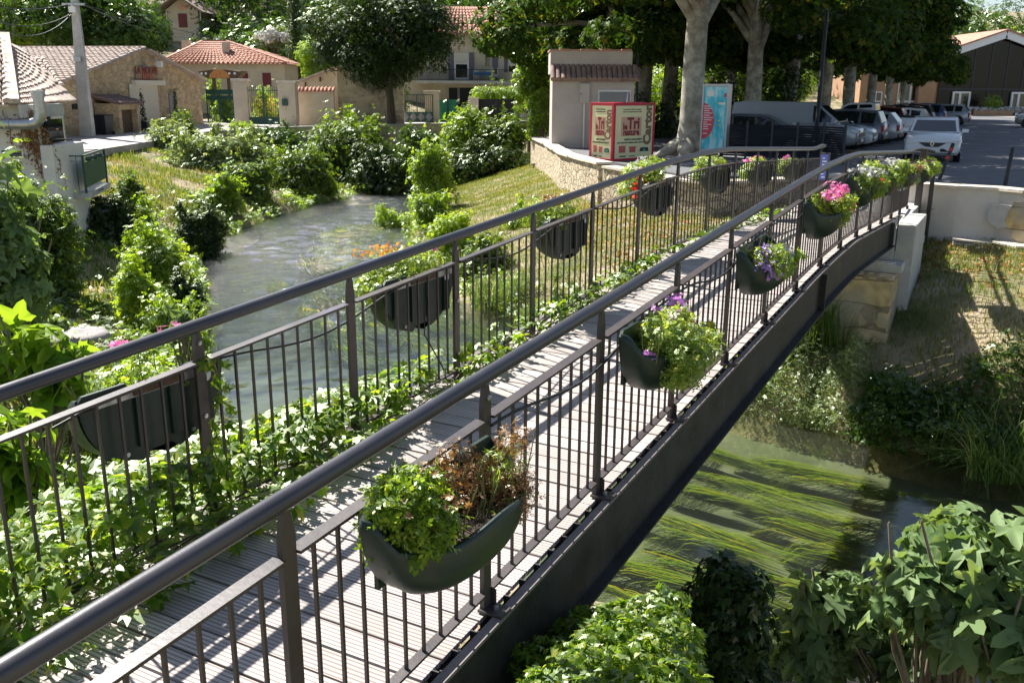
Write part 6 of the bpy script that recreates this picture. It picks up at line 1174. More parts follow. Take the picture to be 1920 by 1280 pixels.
# ------------------------------------------------------------------ river bank shrubs
B = [
 (410,292,44,190,95,'pale','wide grey green shrub with drooping leaves on the left slope',6500,.26,14),
 (320,262,46,90,60,'pale','grey green shrub at the lane edge left of the wide one',2200,.22,7),
 (345,235,49,60,40,'mid','small bush at the foot of the stone barn',1100,.2,5),
 (520,272,56,120,66,'ivy','dark ivy curtain hanging over the retaining wall',3500,.2,9),
 (455,258,55,60,50,'lite','light green bush in front of the grey gate pillar',1500,.2,6),
 (500,300,48,80,50,'mid','middle green bush below the ivy curtain',1800,.2,6),
 (412,368,36,105,66,'lite','bright green rounded bush on the river edge',4200,.16,10),
 (372,432,29.5,105,95,'dark','dark glossy bush overhanging the sparkling water',5200,.13,11),
 (470,345,40,95,70,'mid','bush between the bright rounded one and the big shrub',3300,.17,8),
 (555,322,44,130,80,'mid','long low bush along the far left water edge',4200,.18,10),
 (600,345,45,60,44,'lite','pale bush dipping to the water below the tall shrub',1500,.16,6),
 (655,285,50,160,125,'mid','tall green shrub left of the dark tree trunk',9500,.22,18),
 (635,238,52,55,44,'lite','light leafy top rising above the tall green shrub',2000,.22,6),
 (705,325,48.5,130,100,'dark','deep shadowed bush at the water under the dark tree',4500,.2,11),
 (290,478,22,105,110,'lite','yellow green sapling clump behind the lime bush',5200,.12,11),
 (256,535,18.2,78,100,'lime','lime yellow bush glowing on the left bank',3800,.12,9),
 (352,540,20,62,62,'dark','dark small leaved bush leaning over the water',2300,.1,6),
 (330,585,17.5,110,60,'lite','low bright bush between lime bush and river',2600,.1,7),
 (122,622,16.2,66,42,'mid','small round shrub alone on the bare ground',2200,.07,6),
 (70,400,18.5,150,165,'mid','olive green bush against the whitewashed building',6500,.11,14),
 (195,430,26,130,120,'dark','dark ivy mound below the balcony slab',4500,.15,10),
 (235,350,29,60,40,'mid','small bush just right of the balcony',1200,.14,5),
 (270,395,26,50,45,'lite','leafy weed clump on slope above the saplings',1300,.13,5),
 (812,325,38,84,118,'lite','slender light green sapling on the right bank',2600,.17,12),
 (873,268,52,90,125,'lite','tall leafy bush beside the netting fence',5500,.22,12),
 (945,248,51,105,74,'mid','spreading bush left of the kiosk steps',4800,.22,10),
 (800,285,57,120,80,'ivy','dark ivy draped over the wall right of the tree trunk',3600,.22,9),
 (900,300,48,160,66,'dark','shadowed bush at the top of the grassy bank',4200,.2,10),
 (808,395,33,70,62,'lite','yellow green bush at the right water edge',2600,.13,7),
 (735,402,36,60,26,'lite','low trailing plants on the inner river bend',1300,.13,5),
 (850,425,28.5,90,60,'lime','lime green weeds on the right bank bend',2800,.11,8),
 (905,490,24.5,100,90,'mid','dense waterside bush behind the drooping sedge',4600,.11,10),
 (985,395,28,70,46,'lite','loose grassy bush seen through the left rail',1600,.11,6),
 (1065,560,18.8,70,70,'mid','small leaved bush under the bridge beside the sedge',2200,.09,6),
 (1575,722,14.6,150,100,'pale','pale small leaved bush at the water right of the bridge',8000,.06,13),
 (1655,790,13.3,80,60,'pale','pale trailing plant dipping into the water',3200,.055,7),
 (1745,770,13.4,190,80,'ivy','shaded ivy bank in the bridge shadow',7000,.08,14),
 (1440,745,15,70,50,'mid','low tangled weeds at the foot of the reeds',1800,.07,6),
]
for (px,py,yy,w_,h,m,lab,n,sz,k) in B: bush(px,py,yy,w_,h,m,lab,n,sz*1.15,k=k,small=.5)
# sedges and reeds
def reeds(px, py, y, w_, n, ln, lab, mat='reed', spread=.6, dep=.5, lean=.35, name='reed_clump', zoff=0):
    c = P(px, py, y=y); y *= ks(c.z-.25); c = P(px, py, y=y); rx = w_/2*y/F; g = hz(c.x, c.y); t = thing(name, (c.x,c.y,g), 0, lab, 'reeds'); segs_ = []; wd_ = []
    for i in range(n):
        a = RNG.uniform(0, 2*math.pi); r = math.sqrt(RNG.random()); x, yy = r*math.cos(a)*rx, r*math.sin(a)*rx*dep; L2 = ln*RNG.uniform(.5, 1.1); b = RNG.normal(0, 1); dx, dy = math.cos(a+b)*lean*L2*RNG.uniform(.3,1.6), math.sin(a+b)*lean*L2*RNG.uniform(.3,1.6); z0 = max(hz(c.x+x, c.y+yy), WZ)-g if i % 8 == 0 else z0
        segs_.append([(x+dx*u*u, yy+dy*u*u, z0+L2*(u-.42*u*u*min(1.6,abs(lean)*2)*((dx*dx+dy*dy)**.5/(lean*L2+1e-6))**1)) for u in (0,.2,.4,.6,.8,1)]); wd_.append(RNG.uniform(.010,.02))
    link('blades', strands('blades', segs_, wd_, None), LF[mat], t); return t
reeds(935,575,21.8,110,420,1.15,'drooping sedge at the water edge seen through the left rail',lean=.6)
reeds(1015,560,20.3,70,220,.9,'second sedge tuft nearer the bridge deck',lean=.6)
reeds(870,480,26,70,220,.8,'tuft of tall grass on the inner bank',lean=.4)
reeds(1490,742,15.2,120,520,1.35,'upright bright reeds right of the bridge girder',lean=.3); reeds(1430,775,14.8,80,260,.6,'short reeds leaning out over the water',lean=.6); reeds(1560,735,15,80,90,.9,'thin reeds standing in the pale bush',lean=.15)
reeds(1890,835,11.9,150,420,1.3,'arching long leaved sedge at the right edge',lean=.65); reeds(1800,800,12.6,120,160,.9,'dark sedge tuft in the bridge shadow',lean=.6); reeds(1520,640,17,90,240,.35,'grass tuft against the stone pier',lean=.4)
# ------------------------------------------------------------------ grass, weeds and fallen leaves on the banks
def scatter(poly, n, zmin=WZ+.12, zmax=-2.72):
    x0, y0 = min(p[0] for p in poly), min(p[1] for p in poly); x1, y1 = max(p[0] for p in poly), max(p[1] for p in poly); A_ = np.array(poly, float)
    x = RNG.uniform(x0, x1, n*3); y = RNG.uniform(y0, y1, n*3); ins = np.zeros(len(x), bool); j = len(A_)-1
    for i in range(len(A_)):
        (xi, yi), (xj, yj) = A_[i], A_[j]; c = ((yi > y) != (yj > y)) & (x < (xj-xi)*(y-yi)/(yj-yi+1e-12)+xi); ins ^= c; j = i
    x, y = x[ins][:n], y[ins][:n]; z = HT(x, y); k = (z > zmin) & (z < zmax); return np.stack([x[k], y[k], z[k]], 1)
def patchy(p, sc_=1.0, thr=.0):
    return (np.sin(p[:,0]*1.3*sc_+np.sin(p[:,1]*.9*sc_)*1.7)+np.sin(p[:,1]*1.7*sc_+p[:,0]*.6*sc_)+RNG.normal(0,.5,len(p))) > thr
RBANK = [(-4.4,48),(1.2,47),(3.3,31),(5.2,25.6),(9.2,26),(9.2,19.8),(13.5,17),(22,12),(22,8),(10,10.8),(5.7,12.7),(3.6,14.8),(1.3,19.6),(-1.4,22),(-2.3,27.5),(-4,33)]; RBANK = [(x*KW,y*KW) if y < 34 and y > 7 else (x,y) for x,y in RBANK]
LBANK = [(-17.2,35.5),(-17.3,50),(-10,61),(-6,50),(-8.6,43.8),(-10.1,34),(-9.9,28.6),(-7,20.7),(-4.7,14.3),(-.5,9.6),(-2,8.6),(-14,8),(-16,20),(-13,28)]; LBANK = [(x*KW,y*KW) if y < 34 and y > 7 else (x,y) for x,y in LBANK]
def up_n(n): return np.tile([0,-.4,.25], (n,1))
def grass(name, poly, n, size, mat, lab, thr=-9, zmax=-2.72, patch=1):
    p = scatter(poly, n, zmax=zmax); p = p[patchy(p, patch, thr)]; m = len(p); d = np.zeros((m,3)); d[:,2] = 1.6
    nr = nrm(RNG.normal(0,1,(m,3))*np.array([1,1,.15])); o = link(name, leafmesh(name, p, nr, size, 'blade', droop=0, jit=.05, dirs=d), LF[mat]); return tag(o, lab, 'grass', kind='stuff')
grass('bank_grass', RBANK, 150000, .105, 'grass', 'short green grass on the right bank of the river')
grass('dry_grass', RBANK, 80000, .10, 'dry', 'dry straw coloured grass on the right bank', .2, patch=.8)
grass('slope_grass', LBANK, 90000, .2, 'grass', 'green grass on the left river slope', -.4)
grass('dry_slope_grass', LBANK, 45000, .16, 'dry', 'dry grass on the left slope below the lane', .2, patch=.7)
# leafy ground cover between the bridge and the lime bush
NEAR = [(-8.5,21),(-6.9,20.2),(-5.9,17),(-4.6,14.2),(-2.8,11.8),(-.9,10),(-.6,8.5),(-3.5,5),(-7,6),(-7,9.5),(-6.2,12.5),(-7.2,16)]; NEAR = [(x*KW,y*KW) if y < 34 and y > 7 else (x,y) for x,y in NEAR]
p = scatter(NEAR, 4300); m = len(p); p[:,2] += RNG.uniform(.03,.4,m); tag(link('ground_cover', leafmesh('ground_cover', p, np.tile([0,-.2,.9],(m,1)), .13, 'sprig', droop=.1, jit=.5), LF['lite']), 'bright leafy ground cover on the bank below the left rail', 'ground cover', kind='stuff')
p = scatter(NEAR+[(-9,4),(-12,10)], 3000); m = len(p); p[:,2] += RNG.uniform(.02,.3,m); tag(link('herbs', leafmesh('herbs', p, np.tile([0,-.2,.9],(m,1)), .16, 'vine5', droop=.1, jit=.5), LF['mid']), 'darker herbs mixed into the ground cover near the bridge', 'ground cover', kind='stuff')
RL = [(3.6,27.5),(5.1,25.4),(9,25.8),(9,20),(13,17.6),(20,13),(13,12.5),(8.3,15),(6,20),(2.5,21),(1.5,27),(2.4,33)]; RL = [(x*KW,y*KW) if y < 34 and y > 7 else (x,y) for x,y in RL]
p = scatter(RL, 3600); m = len(p); p[:,2] += .03; tag(link('fallen_leaves', leafmesh('fallen_leaves', p, np.tile([0,0,1.],(m,1)), .085, 'plane', droop=0, jit=.35), LF['fallen']), 'brown fallen plane leaves lying on the right bank grass', 'fallen leaves', kind='stuff')
def edge_cover(name, line, side, n, w0, w1, size, tp, mat, lab, i0=0, i1=99, hh=.4):
    pts = []; L3 = line[i0:i1]
    for _ in range(n):
        i = RNG.integers(0, len(L3)-1); t_ = RNG.random(); (x,y),(x2,y2) = L3[i], L3[i+1]; dx, dy = x2-x, y2-y; l = math.hypot(dx,dy); o_ = RNG.uniform(w0,w1); nx, ny = (dy/l,-dx/l) if side < 0 else (-dy/l,dx/l)
        qx, qy = x+dx*t_+nx*o_, y+dy*t_+ny*o_; pts.append((qx,qy,0))
    p = np.array(pts); k = (np.sin(p[:,0]*2.1+np.sin(p[:,1]*1.3)*2)+np.sin(p[:,1]*2.7+p[:,0])+RNG.normal(0,.4,len(p))) > -.5; p = p[k]; z = np.maximum(HT(p[:,0],p[:,1]), WZ+.02); hgt = hh*(.35+.65*np.abs(np.sin(p[:,0]*1.7+1.9*np.sin(p[:,1]*1.1)))); p[:,2] = z+RNG.random(len(p))*hgt
    tag(link(name, leafmesh(name, p, np.tile([.1,-.3,.9],(len(p),1)), size, tp, droop=.2, jit=.5), LF[mat]), lab, 'undergrowth', kind='stuff')
edge_cover('bank_undergrowth', LB, -1, 5500, .0, 1.1, .19, 'sprig', 'lite', 'tangled bright undergrowth along the left water edge', 0, 10, .5)
edge_cover('bank_undergrowth', LB, -1, 3500, .5, 3.0, .18, 'sprig', 'mid', 'greener undergrowth higher up the left bank', 0, 9, .35)
edge_cover('waterside_weeds', RB, 1, 5000, -.2, 1.0, .15, 'sprig', 'lite', 'low weeds along the right water edge', 1, 10, .4)
edge_cover('pale_undergrowth', RB, 1, 5000, -.15, .9, .08, 'sprig', 'pale', 'pale low plants overhanging the right water edge', 8, 12, .7)
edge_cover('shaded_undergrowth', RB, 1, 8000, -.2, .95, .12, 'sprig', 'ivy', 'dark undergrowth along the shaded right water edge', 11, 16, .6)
# boulders and the flat stump on the left bank
def boulder(px, py, y, sx, sy, sz, lab, name='boulder', cat='boulder', m=None, flat=False):
    c = P(px, py, y=y); y *= ks(c.z); c = P(px, py, y=y); g = hz(c.x, c.y); bm = bmesh.new(); bmesh.ops.create_icosphere(bm, subdivisions=3, radius=1); rs = random.Random(px)
    ph = [rs.uniform(0,6) for _ in range(6)]
    for v in bm.verts:
        q = v.co; k = 1+.12*math.sin(q.x*3+ph[0])*math.sin(q.y*3+ph[1])+.09*math.sin(q.z*5+ph[2])+.05*math.sin(q.x*8+ph[3]+q.y*7); v.co = Vector((q.x*sx*k, q.y*sy*k, (min(q.z,.35) if flat else q.z)*sz*k))
    me = bpy.data.meshes.new(name); bm.to_mesh(me); bm.free(); [setattr(f, 'use_smooth', True) for f in me.polygons]; me.materials.append(m or T['concrete']); o = bpy.data.objects.new(name, me); COL.objects.link(o); o.location = (c.x,c.y,g+sz*.3); return tag(o, lab, cat)
stb = M('grey weathered rock', (.2,.19,.2), (.36,.33,.32), 3, .95, .8, 9)
boulder(122,590,15.6,.62,.5,.3,'wide flat topped grey rock on the left bank','flat_rock','rock',stb,True); boulder(196,612,15.2,.24,.2,.2,'small grey boulder right of the flat rock','boulder','boulder',stb)
boulder(300,640,15,.2,.16,.1,'small stone half hidden below the bright bush','boulder','stone',stb); boulder(770,668,11.5,.3,.2,.12,'pale stone lying in the shallow river','river_stone','stone',T['concrete'])
# ------------------------------------------------------------------ creeper on the left rail
def creeper():
    t = thing('virginia_creeper', bw(0,BW,-.1), 0, 'bright creeper sprawling along the foot of the left rail and onto the deck', 'climbing plant'); pos = []; nr = []
    def dens(s): return 1 if s < 1.0 else (max(.11, .75-(s-1.0)*.45) if s < 6.5 else .04)
    n = 0
    while n < 5600:
        s = RNG.uniform(-4.1, 12.5); d_ = dens(s)
        if RNG.random() > d_: continue
        if s < 2.4:
            k = 1-max(0, s)/3.6; w_ = BW + RNG.uniform(-.30*k-.10, .85*k+.12); e = abs(w_-BW); hh = (.30*k+.06)*RNG.random()**.7*(1 if w_ > BW-.1 else .45) - .05 - max(0, w_-BW-.2)*.45
            if w_ < BW-.12 and RNG.random() < .45: continue
        else: w_ = BW + RNG.normal(-.04, .07); hh = RNG.uniform(-.07, .12 if s < 6.5 else .04)
        pos.append(bw(s, w_, hh)); nr.append((RNG.normal(0,.3)-.1, RNG.normal(0,.3)-.1, 1)); n += 1
    pos = np.array(pos); leafobj('leaves', pos, np.array(nr), .078, 'vine5', 'vine', t, droop=.35, jit=.35)
    mb = MB()
    for j in range(12):
        s0 = random.uniform(-4, 6); pts = [bw(s0+i*.25, BW-.05+.10*math.sin(i*.8+j), -.05+.06*abs(math.sin(i*1.1+j*2))) - bw(0,BW,-.1) for i in range(9)]; mb.tube(pts, .005, 5)
    mb.build('stem', T['bark'], t, False); return t
creeper()
t = thing('bank_creeper', bw(-1.5,2.9,-.7), 0, 'dark leafy creeper mass on the bank left of the bridge', 'climbing plant'); pos = []; 
for i in range(8000):
    s = RNG.uniform(-4.2, 1.0); w_ = BW+RNG.uniform(.25, 2.6); q = bw(s, w_, 0); g = hz(q.x, q.y); top = prof(s)-.15-(w_-BW)*.42; z = g+(max(g+.15,top)-g)*(1-RNG.random()**2*.7); pos.append((q.x,q.y,z))
leafobj('leaves', np.array(pos), np.tile([.1,-.3,1.],(len(pos),1)), .085, 'vine5', 'vine', t, droop=.3, jit=.45)
# ------------------------------------------------------------------ fig bushes
def figbush(px, py, y, w_, h, lab, n=260, size=.19, mat='fig', k=9, dep=.6, seed=1, upk=.5, core=.35):
    c = P(px,py,y=y); y *= ks(c.z-.1) if y > 7 else 1; c = P(px,py,y=y); sc_ = y/F; rx, rz = w_/2*sc_, h/2*sc_; g = hz(c.x,c.y); t = thing('fig_bush', (c.x,c.y,g), 0, lab, 'fig bush'); lb = blob(c, (rx,rx*dep,rz), k, .5, seed)
    rs = random.Random(seed+99); lb += [((c.x+rs.uniform(-1.1,1.1)*rx, c.y+rs.uniform(-.6,.6)*rx*dep, c.z+rs.uniform(.1,1.25)*rz), (rx*.12,rx*.12,rz*.16)) for _ in range(9)]; pos, nr = lobes_pts(lb, n, .3, up=upk, core=core); leafobj('leaves', pos, nr, size, 'fig', mat, t, droop=.35, jit=.35)
    mb = MB(); rs = random.Random(seed)
    for q, r in lb: 
        a = Vector((rs.uniform(-.2,.2)*rx,rs.uniform(-.2,.2)*rx,0)); e = Vector(q)-Vector((c.x,c.y,g)); mb.tube([a, a*.4+e*.55+Vector((rs.uniform(-.1,.1),0,.05)), e, e+Vector((0,0,r[2]*.15))], [.016,.012,.008,.004], 6)
    mb.build('stem', M('fig stem', (.12,.1,.07), (.2,.17,.12), 12, .8), t, False); return t
figbush(1790,1110,4.7,380,360,'large sunlit fig bush at the lower right corner',560,.15,seed=3,k=22,core=.2); figbush(1905,1200,4.4,200,260,'nearest fig branches cut off by the right edge',110,.17,seed=9)
figbush(1555,1185,5.3,240,260,'shaded fig bush in the middle of the foreground water',430,.13,'fig',seed=5,k=14); figbush(1690,1230,5.2,260,160,'low fig shoots under the large sunlit fig',200,.15,seed=8)
figbush(1440,1250,6.0,150,90,'small dark fig shoots right of the ivy column',110,.13,'fig',seed=12)
figbush(10,480,11.5,170,370,'tall fig tree with big leaves at the left edge',520,.2,'fig',k=26,seed=14,core=.6); bush(22,385,12.5,60,120,'lite','sunlit twigs on top of the left edge fig',900,.1,k=8); figbush(60,690,7.6,190,190,'fig seedling left behind the rail post',120,.2,'figl',seed=15); figbush(30,880,5.6,130,220,'big leaved fig shoots against the left rail',90,.17,'figl',seed=16); figbush(120,760,9.5,130,110,'dark fig foliage beyond the first planter',150,.18,'fig',seed=18)
figbush(345,610,14.5,60,60,'tiny fig shoot at the river edge',60,.14,'fig',seed=20)
# ivy covered stump column and sunlit ivy mass in the foreground
t = thing('ivy_column', P(1370,1250,y=5.0), 0, 'dark leafy ivy column rising in the foreground water', 'ivy'); lb = [(tuple(P(1350+dx,py,y=5.0)), (r*.75,r*.75,r*.7)) for dx,py,r in ((0,1080,.2),(30,1110,.25),(-20,1130,.28),(40,1170,.3),(-10,1190,.33),(10,1240,.33),(60,1100,.16),(-60,1170,.2),(-30,1260,.36),(20,1290,.4))]; pos, nr = lobes_pts(lb, 2600, .2); leafobj('foliage', pos, nr, .075, 'vine5', 'dark', t, droop=.6); c0 = P(1360,1290,y=5.0); MB().tube([Vector((.05,0,-.6)),Vector((0,0,.4)),P(1362,1090,y=5.0)-t.location], [.05,.04,.015], 8).build('stem', T['bark'], t, False)
t = thing('ivy_mass', P(1120,1230,y=3.6), 0, 'sunlit ivy heap spilling down the near bank beside the girder', 'ivy'); lb = []
for (px,py,y,r) in ((1240,1115,7.0,.22),(1200,1135,6.9,.26),(1150,1150,6.9,.28),(1100,1165,6.9,.3),(1230,1160,6.6,.28),(1175,1190,6.4,.34),(1110,1205,6.4,.34),(1060,1190,6.9,.3),(1075,1150,7.3,.2),(1240,1220,6.1,.34),(1180,1250,5.9,.36),(1090,1260,5.9,.38),(1010,1230,6.4,.34),(1040,1290,5.7,.4),(1250,1280,5.6,.36),(1130,1310,5.4,.4),(1010,1275,6.2,.25),(1010,1310,5.6,.35),(1180,1300,5.2,.4),(1260,1180,6.4,.24)): lb.append((tuple(P(px+12,py+18,y=y*.56)), (r*.47,r*.47,r*.36)))
pos, nr = lobes_pts(lb, 6500, .14, up=.6); leafobj('foliage', pos, nr, .042, 'vine5', 'vine', t, droop=.3, jit=.5); mb = MB(); [mb.tube([Vector((random.uniform(-.5,.5),0,-.8)), Vector(q)-t.location], [.02,.006], 5) for q, r in lb]; mb.build('stem', T['bark'], t, False)
pos, nr = lobes_pts([((q[0],q[1]+.05,q[2]-.12),(r[0],r[1],r[2])) for q, r in lb], 2200, .2); leafobj('inner_foliage', pos, nr, .045, 'leaf', 'mid', t)
# withered creeper on the whitewashed wall
t = thing('withered_creeper', (xr-1,yF-.05,-2), 0, 'withered brown creeper on the whitewashed wall under the flue', 'climbing plant'); pos = []; mb = MB(); rs = random.Random(2)
for j in range(13):
    a = P(rs.uniform(5,80), rs.uniform(198,215), y=yF-.04); x, z = a.x, a.z; pts = []
    for i in range(rs.randint(6,20)): pts.append(Vector((x,yF-.04,z))-t.location); x += rs.uniform(-.02,.06); z -= .09; pos += [(x+rs.gauss(0,.04), yF-.06, z+rs.gauss(0,.04)) for _ in range(3)]
    mb.tube(pts, .008, 5)
for i in range(230): q = P(rs.gauss(55,13), rs.gauss(262,20), y=yF-.06); pos.append((q.x,q.y,q.z))
mb.build('stem', T['wood'], t, False); leafobj('dead_leaves', np.array(pos), np.tile([0,-1.,.2],(len(pos),1)), .07, 'leaf', 'brown', t)
# ------------------------------------------------------------------ planters hanging on the rails
PLM = {}
def planter_mesh():
    L2, D_ = .43, .30; mb = MB(); nu, nv = 30, 10; rim = []; V_ = []
    def ztop(u): f = math.sin(u); return .295 + .105*max(0, abs(math.cos(u))-.93)/.07 + .026*math.cos(4*u)*f
    for layer, (off, zlow) in enumerate(((0,0),(.014,.014))):
        for j in range(nv+1):
            v = j/nv
            for i in range(nu+1):
                u = math.pi*i/nu; f = (1-v**2.6)**.5 if v < 1 else 0; f = max(f, .0); fx = .45*1+.55*f if v < 1 else .3; fx = max(.10, (1-v**2.4)**.5); x = -(L2-off)*math.cos(u)*fx; y = -(D_-off)*math.sin(u)*max(.25, fx)*1.0; z = ztop(u)*(1-v) - zlow*(-1) *v; V_.append((x, y, z))
    n1 = (nu+1)*(nv+1); fs = []
    for j in range(nv):
        for i in range(nu):
            a = j*(nu+1)+i; fs.append((a, a+nu+1, a+nu+2, a+1)); b = n1+a; fs.append((b, b+1, b+nu+2, b+nu+1))
    for i in range(nu): fs.append((i, i+1, n1+i+1, n1+i))
    mb.add(V_, fs, True); return mb.mesh('basin')
BAS = planter_mesh()
def back_mesh():
    mb = MB(); L2 = .43; top = []; 
    side = [(L2*max(.10,(1-v**2.4)**.5)*.985, .40*(1-v)) for v in np.linspace(.08,.97,12)]
    out = [(-L2,.385),(-L2+.03,.415),(-.17,.415),(-.15,.36),(.15,.36),(.17,.415),(L2-.03,.415),(L2,.385),*side,(.06,.05),(-.06,.05)]+[(-x,z) for x,z in side[::-1]]
    n = len(out); mb.add([(x,-.004,z) for x,z in out]+[(x,.012,z) for x,z in out], [tuple(range(n)), tuple(range(2*n-1,n-1,-1))]+[(i,n+i,n+(i+1)%n,(i+1)%n) for i in range(n)])
    for x in (-.3,-.1,.1,.3): mb.box(x-.035,x+.035,.0125,.03,.09,.35)
    return mb.mesh('back_plate')
BKP = back_mesh()
ZS = {(-1,8.55):.55,(-1,10.65):.55,(-1,12.9):.6,(-1,16.2):.6,(1,6.85):.6,(1,9.25):.6,(1,11.65):.6,(1,14.05):.6,(-1,1.72):.8,(-1,3.95):.8}
ZO = {(-1,1.72):-.12,(-1,3.95):-.07,(-1,6.25):-.05,(-1,8.55):-.04,(-1,10.65):-.05,(-1,12.9):-.10,(-1,16.2):-.08,(1,6.85):-.01,(1,9.25):-.06,(1,11.65):-.08,(1,14.05):-.05}
def planter(side, s, plants, lab, dz=0, ang=0):
    """side -1: outside the near rail, +1: outside the far rail. plants: (part, u, tp, n, size, mat, radii, height)"""
    w_ = -.075 if side < 0 else BW+.075; q = bw(s, w_, .385+dz); DZ = -.19 if side < 0 else -.25; rz = -BT + (math.pi/2 if side < 0 else -math.pi/2) + ang
    t = thing('hanging_planter', q, rz, lab, 'planter', 'green planters hung on the bridge rails')
    o = link('basin', BAS, T['plastic'], t); bk = link('back_plate', BKP, T['plastic'], t)
    b = MB().box(-.36,.36,.0305,.036,.345,.385); b = b.build('bracket', T['galv'], t, False); b2 = MB(); b2.box(-.15,.15,.0365,.044,.35,.395); b2.build('bracket', T['wood'], t, False)
    MB().disc((-.3,.0315,.33), .03, (0,1,0), 16).build('white_sticker', T['wht'], bk, False)
    for x in (-.2,.2): MB().tube([(x,.013,.07),(x,.02,.07)], .012, 8).build('plug', T['galv'], bk, False)
    so = MB(); so.add([(-.4*math.cos(a), -.24*math.sin(a)-.01, .24) for a in np.linspace(0, math.pi, 14)], [tuple(range(14))]); so.build('soil', T['soil'], t, False)
    for (nm, x, y, z, rx, ry, rz_, n, size, tp, mat, kk) in plants:
        z = (z+DZ-.28)*ZS.get((side,s),1)+.28 + ZO.get((side,s),0); rz_ *= .8 if ZO.get((side,s)) else 1; n = int(n*1.7) if 'flowers' in nm and n > 20 else n; lb = blob((x,y,z), (rx,ry,rz_), kk, .52, int(abs(s)*100)+n); pos, nr = lobes_pts(lb, n, .2, up=.5, core=.3); me = leafmesh(nm, pos, nr, size, tp, droop=.1 if 'flower' not in nm else 0, jit=.5); link(nm, me, LF[mat], t)
    st_ = MB(); rs = random.Random(s)
    for i in range(16): a = rs.uniform(-.34,.34); b_ = rs.uniform(-.2,-.04); st_.tube([(a,b_,.21),(a*1.05+rs.uniform(-.04,.04),b_*1.2,.33),(a*1.15,b_*1.3+rs.uniform(-.05,.05),rs.uniform(.38,.52))], [.004,.003,.002], 5)
    st_.build('plant_stems', T['stem'], t, False); return t
G = lambda x,n,mat='plant',rx=.24,z=.56,rz=.22,size=.045,y=-.13: ('foliage',x,y,z,rx,.19,rz,n,size,'sprig',mat,9)
def FL(x,n,mat,rx=.22,z=.66,rz=.14,size=.03,y=-.15,tp='flower'): return ('flowers',x,y,z,rx,.17,rz,n,size,tp,mat,7)
X_ = 1
# near rail (local +x runs towards the camera)
planter(-1,-.50,[G(-.2*-1*-1,1,'plant')][:0]+[('foliage',-.20*-1*-1,-.14,.58,.25,.2,.23,1,.04,'sprig','plant',2)][:0]+[('foliage',-.24,-.10,.55,.22,.16,.17,2000,.05,'sprig','lite',9),('withered_foliage',.2,-.12,.54,.24,.18,.26,2600,.034,'narrow','brown',10),('withered_blooms',-.2,-.15,.62,.22,.17,.14,90,.015,'puff','brown',6),('foliage',.2,-.13,.5,.2,.16,.2,300,.04,'narrow','plant',7)],'nearest planter with green plants left and withered brown plants right')
planter(-1,1.72,[('foliage',-.02,-.2,.56,.38,.24,.28,3600,.05,'sprig','plant',13),('flowers',.1,-.1,.83,.26,.14,.07,26,.026,'puff','mauve',5),('flowers',-.36,-.1,.62,.05,.05,.06,10,.026,'puff','mauve',2),('yellow_flowers',.47,-.22,.60,.09,.07,.07,7,.031,'flower','yellow',2),('foliage',.42,-.2,.56,.12,.1,.1,160,.05,'sprig','lite',3),('withered_blooms',0,-.2,.68,.34,.2,.18,70,.017,'puff','brown',7)],'second planter overflowing with green foliage, mauve blooms and yellow petunias')
planter(-1,3.95,[('foliage',-.1,-.16,.52,.28,.2,.24,1700,.04,'sprig','plant',9),('flowers',-.2,-.2,.56,.22,.2,.24,240,.016,'puff','purple',8),('foliage',.32,-.2,.5,.16,.14,.14,600,.045,'sprig','lite',5),('white_flowers',.36,-.2,.6,.12,.1,.06,30,.022,'flower','white',3)],'third planter trailing small violet flowers beside pale ones')
planter(-1,6.25,[('foliage',0,-.18,.56,.42,.24,.26,3000,.045,'sprig','plant',12),('flowers',-.12,-.2,.74,.28,.18,.12,70,.028,'flower','pink',8),('orange_flowers',.28,-.2,.58,.16,.16,.18,110,.022,'flower','orange',6),('red_flowers',.45,-.2,.36,.08,.1,.14,36,.022,'flower','red',3)],'fourth planter with pink blooms left and orange red ones right')
planter(-1,8.55,[('foliage',0,-.18,.62,.42,.24,.3,3000,.05,'sprig','plant',12),('white_flowers',-.1,-.18,.82,.34,.22,.14,95,.028,'flower','white',8),('red_flowers',.2,-.24,.54,.22,.12,.12,40,.025,'flower','red',6)],'fifth planter with white blooms above small red ones')
planter(-1,10.65,[('foliage',0,-.18,.64,.42,.24,.3,2800,.05,'sprig','plant',12),('white_flowers',0,-.18,.86,.34,.22,.14,80,.031,'flower','white',8),('red_flowers',.1,-.24,.56,.2,.12,.1,26,.028,'flower','red',5)],'sixth planter crowned with dense white blooms')
planter(-1,12.9,[('foliage',0,-.18,.6,.42,.24,.24,2200,.05,'sprig','plant',10),('withered_blooms',0,-.18,.74,.36,.2,.12,500,.019,'puff','brown',8),('orange_flowers',.35,-.18,.6,.06,.06,.05,6,.031,'flower','orange',2)],'seventh planter with dull brownish seed heads')
planter(-1,16.2,[('foliage',0,-.18,.6,.42,.24,.26,2200,.05,'sprig','plant',10),('flowers',-.1,-.18,.82,.2,.14,.08,14,.037,'flower','pink',4),('orange_flowers',.25,-.2,.62,.2,.18,.18,160,.025,'flower','orange',7)],'last near rail planter with orange and pink flowers on the end post')
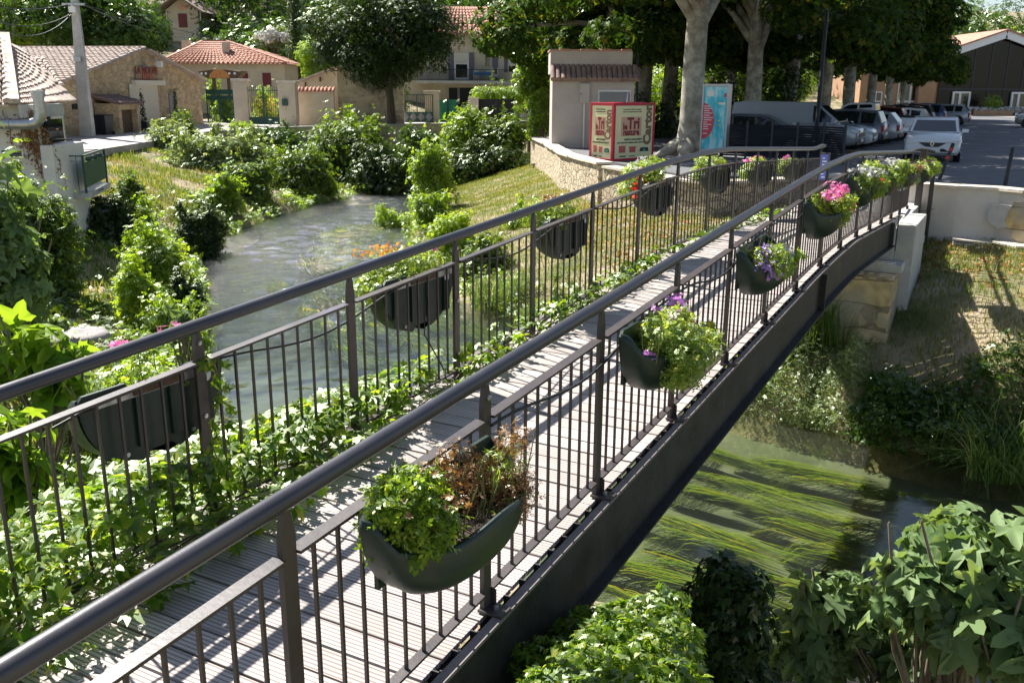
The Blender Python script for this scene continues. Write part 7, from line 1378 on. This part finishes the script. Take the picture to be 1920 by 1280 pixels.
# far rail
planter(1,-.22,[('foliage',0,-.12,.56,.34,.18,.16,420,.05,'sprig','lite',8),('flowers',-.06,-.1,.80,.30,.09,.06,9,.031,'puff','pink',4),('flowers',-.05,-.1,.80,.26,.09,.06,6,.031,'puff','pink',4)],'far rail planter nearest the camera with magenta zinnia heads')
planter(1,2.05,[('foliage',0,-.18,.66,.42,.22,.18,2200,.045,'sprig','plant',10),('flowers',-.2,-.15,.78,.2,.12,.08,14,.028,'flower','pink',4),('orange_flowers',.2,-.18,.8,.24,.18,.08,45,.016,'flower','orange',6)],'far rail planter over the river with small orange flowers')
planter(1,4.45,[('foliage',0,-.18,.66,.42,.22,.2,2000,.045,'sprig','plant',10),('withered_blooms',0,-.18,.78,.34,.18,.12,240,.017,'puff','brown',7)],'far rail planter with straggly foliage above drooping sedge')
planter(1,6.85,[('foliage',0,-.2,.74,.42,.26,.3,2600,.05,'sprig','plant',12),('white_flowers',-.1,-.22,1.0,.3,.18,.16,60,.031,'flower','white',7),('red_flowers',.3,-.12,.62,.14,.1,.3,60,.028,'flower','red',7)],'far rail planter with tall white blooms and hanging red ones')
planter(1,9.25,[('foliage',0,-.18,.68,.42,.22,.24,2400,.05,'sprig','plant',11),('yellow_flowers',-.22,-.18,.8,.2,.18,.14,130,.022,'flower','orange',6)],'far rail planter with golden orange flowers on its left half')
planter(1,11.65,[('foliage',0,-.18,.68,.42,.22,.24,2400,.05,'sprig','plant',11),('flowers',0,-.18,.86,.38,.18,.1,110,.028,'flower','pink',8)],'far rail planter with a pink topped double clump')
planter(1,14.05,[('foliage',0,-.18,.66,.42,.22,.2,2000,.05,'sprig','plant',10),('flowers',.35,-.14,.9,.08,.08,.05,8,.037,'flower','pink',2)],'last far rail planter with plain pale green foliage')
# creeper strand hanging over the first far planter
t = thing('creeper_strand', bw(.08,BW-.02,.8), 0, 'thin creeper strand hanging over the first far rail planter', 'climbing plant'); pts = [bw(.02+.06*math.sin(i*.9), BW-.03-.01*i%3, .84-i*.085) for i in range(9)]; MB().tube([p_-t.location for p_ in pts], .004, 5).build('stem', T['stem'], t, False)
pos = np.array([tuple(p_+Vector((random.gauss(0,.03),random.gauss(0,.03),random.gauss(0,.02)))) for p_ in pts for _ in range(3)]); leafobj('leaves', pos, np.tile([-.2,-1.,.5],(len(pos),1)), .055, 'vine5', 'vine', t)
# thin cable hanging from second far planter
tag(MB().tube([bw(1.95,BW-.03,.62), bw(1.93,BW-.04,.4), bw(2.15,BW-.04,.1), bw(2.22,BW-.05,-.1)], .005, 6).build('loose_wire', T['cable']), 'loose black wire dangling from the far rail planter over the river', 'wire')
